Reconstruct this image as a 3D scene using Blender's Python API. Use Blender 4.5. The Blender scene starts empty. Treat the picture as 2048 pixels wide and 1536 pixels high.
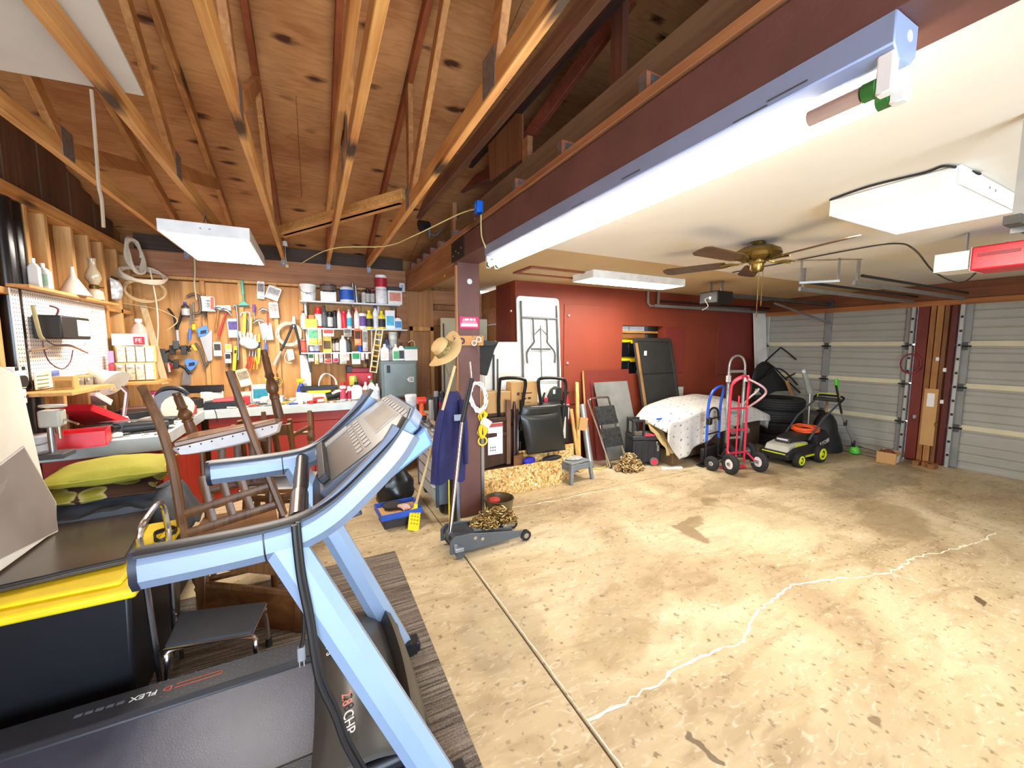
import bpy, math, random
from mathutils import Vector as V, Matrix as Mx, noise as _nz
rnd = random.Random(7)
PI = math.pi
SC = bpy.context.scene
COL = SC.collection
# ---------------------------------------------------------------- camera
FPX, CAMH, YAW, PIT = 787.0, 1.6, math.radians(26.9), math.radians(5.6)
cd = bpy.data.cameras.new('camera'); cam = bpy.data.objects.new('camera', cd); COL.objects.link(cam)
cam.location = (0, 0, CAMH); cam.rotation_euler = (PI/2 - PIT, 0, -YAW)
cd.sensor_width = 36; cd.lens = FPX/2048*36; cd.clip_start = .02; SC.camera = cam
# ---------------------------------------------------------------- daylight, exposure
SC.view_settings.view_transform = 'Standard'; SC.view_settings.look = 'None'
SC.view_settings.gamma = 1; SC.view_settings.exposure = 1.42
SC.view_settings.use_curve_mapping = False
W = bpy.data.worlds.new('sky'); SC.world = W; W.use_nodes = True
_bg = W.node_tree.nodes['Background']; _bg.inputs[0].default_value = (.62, .78, 1, 1); _bg.inputs[1].default_value = 1.6
def area_light(name, loc, rot, sx, sy, watts, col):
    l = bpy.data.lights.new(name, 'AREA'); l.shape = 'RECTANGLE'; l.size = sx; l.size_y = sy; l.energy = watts; l.color = col
    o = bpy.data.objects.new(name, l); COL.objects.link(o); o.location = loc; o.rotation_euler = rot; return o
# daylight entering through the open doorway in the wall behind the viewer
area_light('doorway_daylight', (0.1, -2.98, 1.25), (PI/2, 0, 0), 3.2, 2.3, 130, (.66, .82, 1))
CEIL_W, TUBE_W = 17.0, 13.0      # radiance of the lit diffusers and of the fluorescent tube
cy = SC.cycles; cy.use_adaptive_sampling = True; cy.adaptive_threshold = .12; cy.adaptive_min_samples = 20; cy.max_bounces = 4; cy.diffuse_bounces = 3; cy.glossy_bounces = 3; cy.transmission_bounces = 3; cy.transparent_max_bounces = 5; cy.caustics_reflective = False; cy.caustics_refractive = False
# ---------------------------------------------------------------- measuring: pixel ray to a known plane
_f = V((math.sin(YAW)*math.cos(PIT), math.cos(YAW)*math.cos(PIT), -math.sin(PIT)))
_r = V((math.cos(YAW), -math.sin(YAW), 0)); _u = _r.cross(_f); _C = V((0, 0, CAMH))
def P(px, py, x=None, y=None, z=None):
    v = _f + _r*((px-1024)/FPX) - _u*((py-768)/FPX)
    t = x/v.x if x is not None else y/v.y if y is not None else (z-CAMH)/v.z
    return _C + v*t
# ---------------------------------------------------------------- materials
def lin(h):
    if not isinstance(h, str): return tuple(h)
    h = h.lstrip('#'); c = [int(h[i:i+2], 16)/255 for i in (0, 2, 4)]
    return tuple(((x+.055)/1.055)**2.4 if x > .04045 else x/12.92 for x in c)
MATS = {}
def nmat(name):
    m = bpy.data.materials.new(name); m.use_nodes = True; nt = m.node_tree
    return m, nt, nt.nodes['Principled BSDF'], nt.nodes, nt.links
def S(h, rough=.5, metal=0, var=.10, vs=6, bump=0, bs=60, emit=0, alpha=1, trans=0, spec=.5, coat=0):
    key = ('S', h, rough, metal, var, vs, bump, bs, emit, alpha, trans, spec, coat)
    if key in MATS: return MATS[key]
    m, nt, b, N, L = nmat('surface_%d' % len(MATS)); MATS[key] = m; c = lin(h)
    b.inputs['Roughness'].default_value = rough; b.inputs['Metallic'].default_value = metal
    b.inputs['Specular IOR Level'].default_value = spec; b.inputs['Coat Weight'].default_value = coat
    b.inputs['Base Color'].default_value = (*c, 1)
    if alpha < 1: b.inputs['Alpha'].default_value = alpha
    if trans: b.inputs['Transmission Weight'].default_value = trans
    if emit: b.inputs['Emission Color'].default_value = (*c, 1); b.inputs['Emission Strength'].default_value = emit
    if var or bump:
        tc = N.new('ShaderNodeTexCoord'); n = N.new('ShaderNodeTexNoise'); n.inputs['Scale'].default_value = vs; n.inputs['Detail'].default_value = 2
        L.new(tc.outputs['Object'], n.inputs['Vector'])
        if var:
            mr = N.new('ShaderNodeMapRange'); mr.inputs[1].default_value = .3; mr.inputs[2].default_value = .7
            mr.inputs[3].default_value = 1-var; mr.inputs[4].default_value = 1+var
            L.new(n.outputs[0], mr.inputs[0]); mx = N.new('ShaderNodeVectorMath'); mx.operation = 'SCALE'
            mx.inputs[0].default_value = c; L.new(mr.outputs[0], mx.inputs['Scale']); L.new(mx.outputs[0], b.inputs['Base Color'])
        if bump:
            n2 = N.new('ShaderNodeTexNoise'); n2.inputs['Scale'].default_value = bs; L.new(tc.outputs['Object'], n2.inputs['Vector'])
            bp = N.new('ShaderNodeBump'); bp.inputs['Strength'].default_value = bump; bp.inputs['Distance'].default_value = .004
            L.new(n2.outputs[0], bp.inputs['Height']); L.new(bp.outputs[0], b.inputs['Normal'])
    return m
def ramp(N, stops):
    r = N.new('ShaderNodeValToRGB'); e = r.color_ramp.elements
    while len(e) < len(stops): e.new(.5)
    for el, (p, c) in zip(e, stops): el.position = p; el.color = (*lin(c), 1)
    return r
def wood(h1, h2, axis='z', sc=1.0, rough=.6, knots=0, h3='3a2412', grain=.5, al=1.3):
    key = ('W', h1, h2, axis, sc, rough, knots, h3, grain, al)
    if key in MATS: return MATS[key]
    m, nt, b, N, L = nmat('timber_%d' % len(MATS)); MATS[key] = m; b.inputs['Roughness'].default_value = rough
    tc = N.new('ShaderNodeTexCoord'); mp = N.new('ShaderNodeMapping'); s = [26*sc]*3; s['xyz'.index(axis)] = al*sc
    mp.inputs['Scale'].default_value = s; L.new(tc.outputs['Object'], mp.inputs['Vector'])
    n = N.new('ShaderNodeTexNoise'); n.inputs['Scale'].default_value = 1; n.inputs['Detail'].default_value = 3.5; n.inputs['Distortion'].default_value = 1.2
    L.new(mp.outputs[0], n.inputs['Vector'])
    n1 = N.new('ShaderNodeTexNoise'); n1.inputs['Scale'].default_value = 2.2*sc; n1.inputs['Detail'].default_value = 2; L.new(tc.outputs['Object'], n1.inputs['Vector'])
    ad = N.new('ShaderNodeMath'); ad.operation = 'MULTIPLY_ADD'; ad.inputs[1].default_value = grain; L.new(n.outputs[0], ad.inputs[0])
    m2 = N.new('ShaderNodeMath'); m2.operation = 'MULTIPLY'; m2.inputs[1].default_value = 1-grain; L.new(n1.outputs[0], m2.inputs[0]); L.new(m2.outputs[0], ad.inputs[2])
    r = ramp(N, [(.36, h2), (.62, h1)]); L.new(ad.outputs[0], r.inputs[0]); out = r.outputs[0]
    if knots:
        mk = N.new('ShaderNodeMapping'); k = [knots]*3; k['xyz'.index(axis)] = knots*.42; k[{'x': 2, 'z': 1, 'y': 0}[axis]] *= .05; mk.inputs['Scale'].default_value = k
        L.new(tc.outputs['Object'], mk.inputs['Vector'])
        vo = N.new('ShaderNodeTexVoronoi'); vo.inputs['Scale'].default_value = 1; L.new(mk.outputs[0], vo.inputs['Vector'])
        ad2 = N.new('ShaderNodeMath'); ad2.operation = 'MULTIPLY_ADD'; ad2.inputs[1].default_value = .22; L.new(n.outputs[0], ad2.inputs[0]); L.new(vo.outputs['Distance'], ad2.inputs[2])
        mr = N.new('ShaderNodeMapRange'); mr.inputs[1].default_value = .21; mr.inputs[2].default_value = .33; L.new(ad2.outputs[0], mr.inputs[0])
        mi = N.new('ShaderNodeMix'); mi.data_type = 'RGBA'; mi.inputs[6].default_value = (*lin(h3), 1); L.new(mr.outputs[0], mi.inputs[0]); L.new(out, mi.inputs[7]); out = mi.outputs[2]
    L.new(out, b.inputs['Base Color'])
    bp = N.new('ShaderNodeBump'); bp.inputs['Strength'].default_value = .25; bp.inputs['Distance'].default_value = .003; L.new(n.outputs[0], bp.inputs['Height']); L.new(bp.outputs[0], b.inputs['Normal'])
    return m
# ---------------------------------------------------------------- mesh builder
def frame(p, axis):
    a = V(axis).normalized(); t = V((0, 0, 1)) if abs(a.z) < .95 else V((1, 0, 0))
    s = t.cross(a).normalized(); w = a.cross(s)
    return V(p), s, w, a
class B:
    def __init__(s, M=None): s.v = []; s.f = []; s.M = M
    def add(s, vs, fs):
        o = len(s.v); M = s.M
        s.v += [(M @ V(p)) if M else V(p) for p in vs]; s.f += [tuple(i+o for i in f) for f in fs]; return s
    def box(s, x0, x1, y0, y1, z0, z1):
        return s.add([(x0,y0,z0),(x1,y0,z0),(x1,y1,z0),(x0,y1,z0),(x0,y0,z1),(x1,y0,z1),(x1,y1,z1),(x0,y1,z1)],
                     [(0,3,2,1),(4,5,6,7),(0,1,5,4),(1,2,6,5),(2,3,7,6),(3,0,4,7)])
    def bx(s, c, d, R=None):       # box by centre, size and optional rotation
        pts = []
        for k in (-.5, .5):
            for i, j in ((-.5,-.5),(.5,-.5),(.5,.5),(-.5,.5)):
                p = V((i*d[0], j*d[1], k*d[2])); pts.append(V(c) + (R @ p if R else p))
        return s.add(pts, [(0,3,2,1),(4,5,6,7),(0,1,5,4),(1,2,6,5),(2,3,7,6),(3,0,4,7)])
    def bar(s, p0, p1, w, h, up=(0,0,1), tw=1, th=1):  # rectangular bar from p0 to p1; w sideways, h along up
        p0 = V(p0); p1 = V(p1); a = (p1-p0).normalized(); u = V(up); u = (u - a*u.dot(a)).normalized(); q = a.cross(u)
        pts = []
        for p, fw, fh in ((p0, 1, 1), (p1, tw, th)):
            for i, j in ((-.5,-.5),(.5,-.5),(.5,.5),(-.5,.5)): pts.append(p + q*(i*w*fw) + u*(j*h*fh))
        return s.add(pts, [(0,3,2,1),(4,5,6,7),(0,1,5,4),(1,2,6,5),(2,3,7,6),(3,0,4,7)])
    def cyl(s, p0, p1, r0, r1=None, n=14, cap=True):
        r1 = r0 if r1 is None else r1; p0 = V(p0); p1 = V(p1); _, e1, e2, a = frame(p0, p1-p0); pts = []
        for p, r in ((p0, r0), (p1, r1)):
            for i in range(n): t = 2*PI*i/n; pts.append(p + e1*(r*math.cos(t)) + e2*(r*math.sin(t)))
        fs = [(i, (i+1) % n, n+(i+1) % n, n+i) for i in range(n)]
        if cap: fs += [tuple(range(n-1, -1, -1)), tuple(range(n, 2*n))]
        return s.add(pts, fs)
    def tube(s, pts, r, n=8, closed=False, sm=0, flat=1.0, up=None, cap=True):
        pts = [V(p) for p in pts]
        if sm: pts = smooth(pts, sm, closed)
        m = len(pts); rs = r if isinstance(r, (list, tuple)) else [r]*m
        if len(rs) != m: rs = [rs[min(len(rs)-1, int(i*(len(rs)-1)/(m-1)+.5))] for i in range(m)]
        d = []
        for i in range(m):
            a = pts[(i+1) % m] if closed or i < m-1 else pts[i]; b = pts[i-1] if closed or i else pts[i]
            q = a-b; d.append(q.normalized() if q.length > 1e-9 else V((0, 0, 1)))
        u = V(up) if up else (V((0, 0, 1)) if abs(d[0].z) < .9 else V((1, 0, 0)))
        vs = []
        for i in range(m):
            u = (V(up) if up else u); u = u - d[i]*u.dot(d[i])
            u = u.normalized() if u.length > 1e-6 else d[i].orthogonal().normalized(); w = d[i].cross(u)
            for k in range(n): t = 2*PI*(k+.5)/n; vs.append(pts[i] + w*(rs[i]*math.cos(t)) + u*(rs[i]*flat*math.sin(t)))
        fs = []
        for i in range(m if closed else m-1):
            j = (i+1) % m
            for k in range(n): l = (k+1) % n; fs.append((i*n+k, j*n+k, j*n+l, i*n+l))
        if cap and not closed: fs += [tuple(range(n)), tuple(range(m*n-1, (m-1)*n-1, -1))]
        return s.add(vs, fs)
    def rect_tube(s, pts, w, h, up=(0,0,1), sm=0):   # rectangular section swept along a path
        pts = [V(p) for p in pts]
        if sm: pts = smooth(pts, sm)
        m = len(pts); vs = []; ws = w if isinstance(w, list) else [w]*m; hs = h if isinstance(h, list) else [h]*m
        if len(ws) != m: ws = [ws[0]+(ws[-1]-ws[0])*i/(m-1) for i in range(m)]
        if len(hs) != m: hs = [hs[0]+(hs[-1]-hs[0])*i/(m-1) for i in range(m)]
        for i in range(m):
            a = (pts[min(i+1, m-1)]-pts[max(i-1, 0)]).normalized(); u = V(up); u = (u-a*u.dot(a)).normalized(); q = a.cross(u)
            c = .28
            for x, y in ((-.5,-.5+c),(-.5+c,-.5),(.5-c,-.5),(.5,-.5+c),(.5,.5-c),(.5-c,.5),(-.5+c,.5),(-.5,.5-c)): vs.append(pts[i]+q*(x*ws[i])+u*(y*hs[i]))
        n = 8; fs = [(i*n+k, i*n+(k+1) % n, (i+1)*n+(k+1) % n, (i+1)*n+k) for i in range(m-1) for k in range(n)]
        fs += [tuple(range(n-1, -1, -1)), tuple(range((m-1)*n, m*n))]
        return s.add(vs, fs)
    def lathe(s, prof, o=(0,0,0), axis=(0,0,1), n=18):
        o, e1, e2, a = frame(o, axis); vs = []
        for r, z in prof:
            for i in range(n): t = 2*PI*i/n; vs.append(o + a*z + e1*(max(r, 1e-4)*math.cos(t)) + e2*(max(r, 1e-4)*math.sin(t)))
        m = len(prof); fs = [(k*n+i, k*n+(i+1) % n, (k+1)*n+(i+1) % n, (k+1)*n+i) for k in range(m-1) for i in range(n)]
        fs += [tuple(range(n-1, -1, -1)), tuple(range((m-1)*n, m*n))]
        return s.add(vs, fs)
    def prism(s, poly, ext):
        n = len(poly); e = V(ext); vs = [V(p) for p in poly]; vs += [p+e for p in vs]
        return s.add(vs, [tuple(range(n-1, -1, -1)), tuple(range(n, 2*n))] + [(i, (i+1) % n, n+(i+1) % n, n+i) for i in range(n)])
    def sph(s, c, r, n=14, m=9):
        r = (r, r, r) if not hasattr(r, '__len__') else r; c = V(c); vs = [c+V((0, 0, -r[2]))]
        for j in range(1, m):
            t = PI*j/m
            for i in range(n): p = 2*PI*i/n; vs.append(c+V((r[0]*math.sin(t)*math.cos(p), r[1]*math.sin(t)*math.sin(p), -r[2]*math.cos(t))))
        vs.append(c+V((0, 0, r[2]))); fs = [(0, 1+(i+1) % n, 1+i) for i in range(n)]
        for j in range(m-2):
            for i in range(n): a = 1+j*n; fs.append((a+i, a+(i+1) % n, a+n+(i+1) % n, a+n+i))
        l = len(vs)-1; a = 1+(m-2)*n; fs += [(a+i, a+(i+1) % n, l) for i in range(n)]
        return s.add(vs, fs)
    def torus(s, c, R, r, axis=(0,0,1), n=24, m=8, flat=1):
        o, e1, e2, a = frame(c, axis); pts = [o+e1*(R*math.cos(2*PI*i/n))+e2*(R*math.sin(2*PI*i/n)) for i in range(n)]
        vs = []
        for i, p in enumerate(pts):
            d = (p-o).normalized()
            for k in range(m): t = 2*PI*(k+.5)/m; vs.append(p + d*(r*math.cos(t)) + a*(r*flat*math.sin(t)))
        fs = [(i*m+k, ((i+1) % n)*m+k, ((i+1) % n)*m+(k+1) % m, i*m+(k+1) % m) for i in range(n) for k in range(m)]
        return s.add(vs, fs)
    def surf(s, fn, nu, nv, th=0, nrm=None):     # height-field style sheet with optional thickness
        vs = [V(fn(i/nu, j/nv)) for j in range(nv+1) for i in range(nu+1)]; w = nu+1
        fs = [(j*w+i, j*w+i+1, (j+1)*w+i+1, (j+1)*w+i) for j in range(nv) for i in range(nu)]
        if th:
            e = V(nrm)*th; n = len(vs); vs += [p+e for p in vs]; fs = [f[::-1] for f in fs] + [tuple(i+n for i in f) for f in fs]
            rim = [i for i in range(w)] + [j*w+nu for j in range(1, nv+1)] + [nv*w+i for i in range(nu-1, -1, -1)] + [j*w for j in range(nv-1, 0, -1)]
            fs += [(rim[k], rim[(k+1) % len(rim)], rim[(k+1) % len(rim)]+n, rim[k]+n) for k in range(len(rim))]
        return s.add(vs, fs)
    def build(s, name, mat, parent=None, bevel=0, ang=35, seg=2, sub=0, sol=0):
        me = bpy.data.meshes.new(name); vs = s.v
        if parent is not None: inv = WM[parent.name].inverted(); vs = [inv @ p for p in vs]; off = None
        else:
            lo = [min(p[i] for p in vs) for i in range(3)]; hi = [max(p[i] for p in vs) for i in range(3)]
            off = V(((lo[0]+hi[0])/2, (lo[1]+hi[1])/2, lo[2])); vs = [p-off for p in vs]
        me.from_pydata([tuple(p) for p in vs], [], s.f); me.update()
        o = bpy.data.objects.new(name, me); COL.objects.link(o); me.materials.append(mat)
        if ang: me.shade_smooth(); me.set_sharp_from_angle(angle=math.radians(ang))
        if parent is not None: o.parent = parent; WM[o.name] = WM[parent.name]
        else: o.location = off; WM[o.name] = Mx.Translation(off)
        if bevel:
            md = o.modifiers.new('bevel', 'BEVEL'); md.width = bevel; md.segments = seg; md.limit_method = 'ANGLE'; md.angle_limit = .6
            if seg > 1: md.harden_normals = False
        if sub: md = o.modifiers.new('sub', 'SUBSURF'); md.levels = sub; md.render_levels = sub
        if sol: md = o.modifiers.new('sol', 'SOLIDIFY'); md.thickness = sol; md.offset = 0
        return o
WM = {}
def smooth(pts, k, closed=False):
    out = []; n = len(pts)
    for i in range(n if closed else n-1):
        g = (lambda j: pts[j % n]) if closed else (lambda j: pts[max(0, min(n-1, j))])
        a, b, c, d = g(i-1), g(i), g(i+1), g(i+2)
        for t in range(k):
            t /= k; out.append(.5*((2*b)+(c-a)*t+(2*a-5*b+4*c-d)*t*t+(3*b-a-3*c+d)*t**3))
    if not closed: out.append(pts[-1])
    return out
def TR(loc=(0,0,0), rz=0, rx=0, ry=0, sc=1):
    return Mx.Translation(V(loc)) @ Mx.Rotation(rz, 4, 'Z') @ Mx.Rotation(ry, 4, 'Y') @ Mx.Rotation(rx, 4, 'X') @ Mx.Scale(sc, 4)
def AX(o, x, y, z):     # matrix from origin and axes
    return Mx(((x[0], y[0], z[0], o[0]), (x[1], y[1], z[1], o[1]), (x[2], y[2], z[2], o[2]), (0, 0, 0, 1)))
def tag(o, label=None, cat=None, group=None, kind=None):
    if label: o['label'] = label
    if cat: o['category'] = cat
    if group: o['group'] = group
    if kind: o['kind'] = kind
    return o
def thing(name, label, cat, M=None, group=None, kind=None):
    o = bpy.data.objects.new(name, None); COL.objects.link(o); o.empty_display_size = .05
    M = M if M is not None else Mx.Identity(4)
    if isinstance(M, (tuple, V)): M = Mx.Translation(V(M))
    o.matrix_world = M; WM[o.name] = M.copy(); return tag(o, label, cat, group, kind)
def struct(o, label=None): o['kind'] = 'structure'; return tag(o, label) if label else o
def copy_tree(root, M, label=None, group=None):
    def cp(o, par):
        c = o.copy(); COL.objects.link(c)
        if par is not None: c.parent = par; WM[c.name] = WM[par.name]
        else: c.matrix_world = M; WM[c.name] = M.copy()
        for ch in o.children: cp(ch, c)
        return c
    r = cp(root, None); tag(r, label, None, group); return r
def text(s, h, M, mat, parent, name='lettering', ext=.0006, align='CENTER', sx=1.0, bold=0):
    cu = bpy.data.curves.new('txt', 'FONT'); cu.body = s; cu.size = h; cu.extrude = ext; cu.align_x = align; cu.align_y = 'CENTER'; cu.resolution_u = 2; cu.offset = bold
    o = bpy.data.objects.new('txt', cu); COL.objects.link(o); dg = bpy.context.evaluated_depsgraph_get()
    me = bpy.data.meshes.new_from_object(o.evaluated_get(dg)); bpy.data.objects.remove(o); bpy.data.curves.remove(cu)
    b = B(M @ Mx.Diagonal((sx, 1, 1, 1))); b.add([v.co.copy() for v in me.vertices], [tuple(p.vertices) for p in me.polygons]); bpy.data.meshes.remove(me)
    return b.build(name, mat, parent, ang=0)
def wob(p, s=1.0, a=1.0): return a*_nz.noise(V(p)*s)
# common finishes
BLK = S('17171a', .45); BLKM = S('1c1c1e', .6); RUB = S('232324', .8, bump=.3); CHR = S('d8d8dc', .18, 1, var=.04); STL = S('a9abae', .35, .9)
WHT = S('f0efec', .5); ALU = S('cfd1d4', .3, .85); GRY = S('8f9496', .55); DGR = S('4a4d50', .55); RED = S('c8202c', .45); BLU = S('1f56c8', .4)
YEL = S('f2d21a', .5); GRN = S('3fae2a', .5); LIME = S('d8e021', .5); ORG = S('e8632a', .55); KRA = S('c79a62', .8, var=.08, vs=3); PAP = S('f4f1ea', .75, var=.03); BRS = S('8a7440', .28, .95); TAN = S('c8a878', .7)
PINE = wood('d9a35f', 'b8793c', 'z', 1, .6, 3.2); PINEX = wood('d9a35f', 'b8793c', 'x', 1, .6, 3.2); PINEY = wood('d9a35f', 'b8793c', 'y', 1, .6, 3.2)
OAKD = wood('7d5531', '4e3119', 'z', 1.2, .38); OAKX = wood('90643a', '5e3c20', 'x', .8, .32)
# ================================================================= the building
YB, XL, XR, YR, ZC, XS = 5.5, -1.62, 7.45, 4.45, 2.41, 2.30
KC, KY = (ZC-1.6)/.77, XR/7.22
# ---- concrete floor
def concrete():
    m, nt, b, N, L = nmat('concrete'); tc = N.new('ShaderNodeTexCoord')
    def noise(sc, det, src=None, dist=0):
        n = N.new('ShaderNodeTexNoise'); n.inputs['Scale'].default_value = sc; n.inputs['Detail'].default_value = det; n.inputs['Distortion'].default_value = dist
        L.new(src or geo.outputs['Position'], n.inputs['Vector']); return n
    geo = N.new('ShaderNodeNewGeometry')
    a = noise(1.1, 6, None, .8); r1 = ramp(N, [(.3, 'b09a78'), (.5, 'c8b48e'), (.68, 'dccba8')]); L.new(a.outputs[0], r1.inputs[0])
    mp = N.new('ShaderNodeMapping'); mp.inputs['Scale'].default_value = (2.2, 5.5, 1); mp.inputs['Rotation'].default_value = (0, 0, -.5); L.new(geo.outputs['Position'], mp.inputs[0])
    s = noise(1, 5, mp.outputs[0], 1.5); r2 = ramp(N, [(.30, 'a8926e'), (.55, 'ffffff'), (.7, 'ffffff')]); L.new(s.outputs[0], r2.inputs[0])
    mx = N.new('ShaderNodeMix'); mx.data_type = 'RGBA'; mx.blend_type = 'MULTIPLY'; mx.inputs[0].default_value = .4; L.new(r1.outputs[0], mx.inputs[6]); L.new(r2.outputs[0], mx.inputs[7])
    # small dark spots
    sp = noise(26, 4); r3 = ramp(N, [(.30, '6b5a40'), (.40, 'ffffff')]); L.new(sp.outputs[0], r3.inputs[0])
    m2 = N.new('ShaderNodeMix'); m2.data_type = 'RGBA'; m2.blend_type = 'MULTIPLY'; m2.inputs[0].default_value = .6; L.new(mx.outputs[2], m2.inputs[6]); L.new(r3.outputs[0], m2.inputs[7])
    # whitish scuffs
    wv = noise(3.3, 6, mp.outputs[0], 2.5); r4 = ramp(N, [(.56, '000000'), (.70, 'a0a0a0')]); L.new(wv.outputs[0], r4.inputs[0])
    m3 = N.new('ShaderNodeMix'); m3.data_type = 'RGBA'; m3.inputs[7].default_value = (*lin('ece4d0'), 1); L.new(r4.outputs[0], m3.inputs[0]); L.new(m2.outputs[2], m3.inputs[6])
    cur = m3.outputs[2]
    # stains with a shape of their own: (centre, radii, turn, colour, strength)
    nn = noise(3.2, 4); va = N.new('ShaderNodeVectorMath'); va.operation = 'MULTIPLY_ADD'; va.inputs[1].default_value = (.5, .5, 0)
    L.new(nn.outputs['Color'], va.inputs[0]); L.new(geo.outputs['Position'], va.inputs[2]); sb = N.new('ShaderNodeVectorMath'); sb.operation = 'SUBTRACT'; sb.inputs[1].default_value = (.25, .25, 0); L.new(va.outputs[0], sb.inputs[0])
    for (cx, cy), (rx, ry), tu, col, st in STAINS:
        mp = N.new('ShaderNodeMapping'); mp.vector_type = 'TEXTURE'; mp.inputs['Location'].default_value = (cx, cy, 0); mp.inputs['Rotation'].default_value = (0, 0, tu); mp.inputs['Scale'].default_value = (rx, ry, 1)
        L.new(sb.outputs[0], mp.inputs[0])
        ln = N.new('ShaderNodeVectorMath'); ln.operation = 'LENGTH'; L.new(mp.outputs[0], ln.inputs[0])
        mr = N.new('ShaderNodeMapRange'); mr.inputs[1].default_value = .8; mr.inputs[2].default_value = 1.05; mr.inputs[3].default_value = st; mr.inputs[4].default_value = 0; L.new(ln.outputs['Value'], mr.inputs[0])
        mi = N.new('ShaderNodeMix'); mi.data_type = 'RGBA'; mi.inputs[7].default_value = (*lin(col), 1); L.new(mr.outputs[0], mi.inputs[0]); L.new(cur, mi.inputs[6]); cur = mi.outputs[2]
    L.new(cur, b.inputs['Base Color']); b.inputs['Roughness'].default_value = .5; b.inputs['Specular IOR Level'].default_value = .35
    bp = N.new('ShaderNodeBump'); bp.inputs['Strength'].default_value = .12; bp.inputs['Distance'].default_value = .004; L.new(a.outputs[0], bp.inputs['Height']); L.new(bp.outputs[0], b.inputs['Normal'])
    return m
def _st(px, py, rx, ry, tu, col, st): p = P(px, py, z=0); return ((p.x, p.y), (rx, ry), tu, col, st)
STAINS = [_st(1385, 1055, .30, .11, .5, '8a7450', .8), _st(1425, 1005, .12, .16, -.3, '8a7450', .75), _st(1520, 1050, .55, .5, .2, 'e6d8b0', .35), _st(1790, 1040, .5, .3, .3, '8f7b58', .55),
          _st(1330, 1140, .35, .3, 0, '9d8762', .4), _st(1000, 1250, .25, .35, 0, '9a8a6e', .4), _st(1930, 1200, .06, .035, .4, '5d4a35', .9), _st(1400, 1495, .03, .04, 0, '6b5a44', .9), _st(1725, 1420, .05, .03, .3, '7a6448', .8),
          _st(1750, 955, 1.4, .3, .1, '6f6148', .5), _st(1500, 960, 1.2, .2, 0, '8a7450', .45), _st(1250, 1230, .5, .2, .5, '9a8258', .45)]
CONC = concrete()
floor = struct(B().box(-1.85, 7.9, -3.1, 5.7, -.14, -.012).build('floor', S('4a4238', .9), ang=0), 'tan concrete garage floor poured in slabs with joints and stains')
g = .005
for x0, x1, y0, y1 in [(-1.85, .97-g, -3.1, 3.39-g), (.97+g, 5.2-g, -3.1, 3.36-g), (5.2+g, 7.9, -3.1, 3.36-g), (-1.85, .97-g, 3.39+g, 5.7), (.97+g, 7.9, 3.36+g, 5.7)]:
    B().box(x0, x1, y0, y1, -.1, 0).build('slab', CONC, floor, .003, seg=1, ang=0)
def ribbon(pts, w0, w1, name, mat, parent, jit=.012, z=.0012):
    q = []
    for a, b in zip(pts, pts[1:]):
        n = max(2, int((b-a).length/.035)); q += [a.lerp(b, i/n) for i in range(n)]
    q.append(pts[-1]); q = [p+V((rnd.uniform(-jit, jit), rnd.uniform(-jit, jit), 0)) for p in q]; vs = []; fs = []
    for i, p in enumerate(q):
        d = (q[min(i+1, len(q)-1)]-q[max(i-1, 0)]).normalized(); s = V((-d.y, d.x, 0)); w = rnd.uniform(w0, w1)/2
        vs += [V((p.x, p.y, z))+s*w, V((p.x, p.y, z))-s*w]
        if i: k = 2*i; fs.append((k-2, k-1, k+1, k))
    return B().add(vs, fs).build(name, mat, parent, ang=0)
CRK = S('efe6cf', .9, var=.1)
ribbon([P(a, b, z=0) for a, b in [(1175,1437),(1240,1410),(1310,1370),(1370,1325),(1440,1300),(1490,1283),(1497,1250),(1530,1210),(1560,1190),(1590,1168),(1700,1155),(1780,1145),(1830,1115),(1890,1103),(1960,1085),(1990,1065)]], .004, .02, 'crack', CRK, floor)
ribbon([P(1785, 1148, z=0), P(1840, 1166, z=0)], .003, .01, 'crack', CRK, floor)
ribbon([V((.985, y, 0)) for y in (1.0, 1.5, 2, 2.5, 2.78)], .002, .007, 'crack', CRK, floor, .003)
ribbon([P(a, b, z=0) for a, b in [(1010,1018),(1120,1000),(1180,985),(1260,975)]], .004, .02, 'crack', CRK, floor, .01)
ribbon([V((5.2, y, 0)) for y in (.8, 1.1, 1.4, 1.75)], .004, .014, 'crack', CRK, floor, .008)
# ---- tool wall at the back of the left bay
PLY = wood('dca566', 'c08444', 'z', .55, .65, 1.5, '6b3f1c'); PLYR = wood('cc935c', 'a3683a', 'x', 1.0, .7, 6.0, '4f2814', .4, 5); PLYD = wood('a8743f', '7c4c26', 'z', .5, .7, 1.6, '4a2a12')
HDR = wood('b98258', '8d5a38', 'x', .8, .65, 2.0); STUD = wood('e0b070', 'bf8446', 'z', 1, .6, 3); CHORD = wood('e0ac66', 'b9783c', 'y', 1, .55, 3.5)
wb = struct(B().box(XL-.2, XS, YB+.09, YB+.14, 0, 2.75).build('wall_back', PLYD, ang=0), 'bare framed tool wall of plywood and studs behind the workbench')
xs = [-1.62, -.60, -.02, .55, 1.2]
for a, b in zip([XL-.08, -.72, -.38, .18], [-.72, -.38, .18, 1.25]):
    B().box(a+.004, b-.004, YB+.045, YB+.09, .9, 2.30).build('plywood_panel', PLY, wb, .002, seg=1, ang=0)
for x in (-1.05, -.70, -.36, -.09, .18, .62, 1.02): B().box(x-.022, x+.022, YB, YB+.09, .9, 2.31).build('stud', STUD, wb, .003, seg=1, ang=0)
B().box(XL-.08, 1.17, YB-.02, YB+.09, 2.31, 2.34).build('wall_plate', STUD, wb, .003, seg=1, ang=0)
B().box(XL-.08, 1.17, YB-.05, YB+.09, 2.34, 2.59).build('header', HDR, wb, .004, seg=1, ang=0)
B().box(1.03, 1.17, YB-.06, YB+.05, .9, 2.335).build('corner_post', HDR, wb, .004, seg=1, ang=0)
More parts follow.
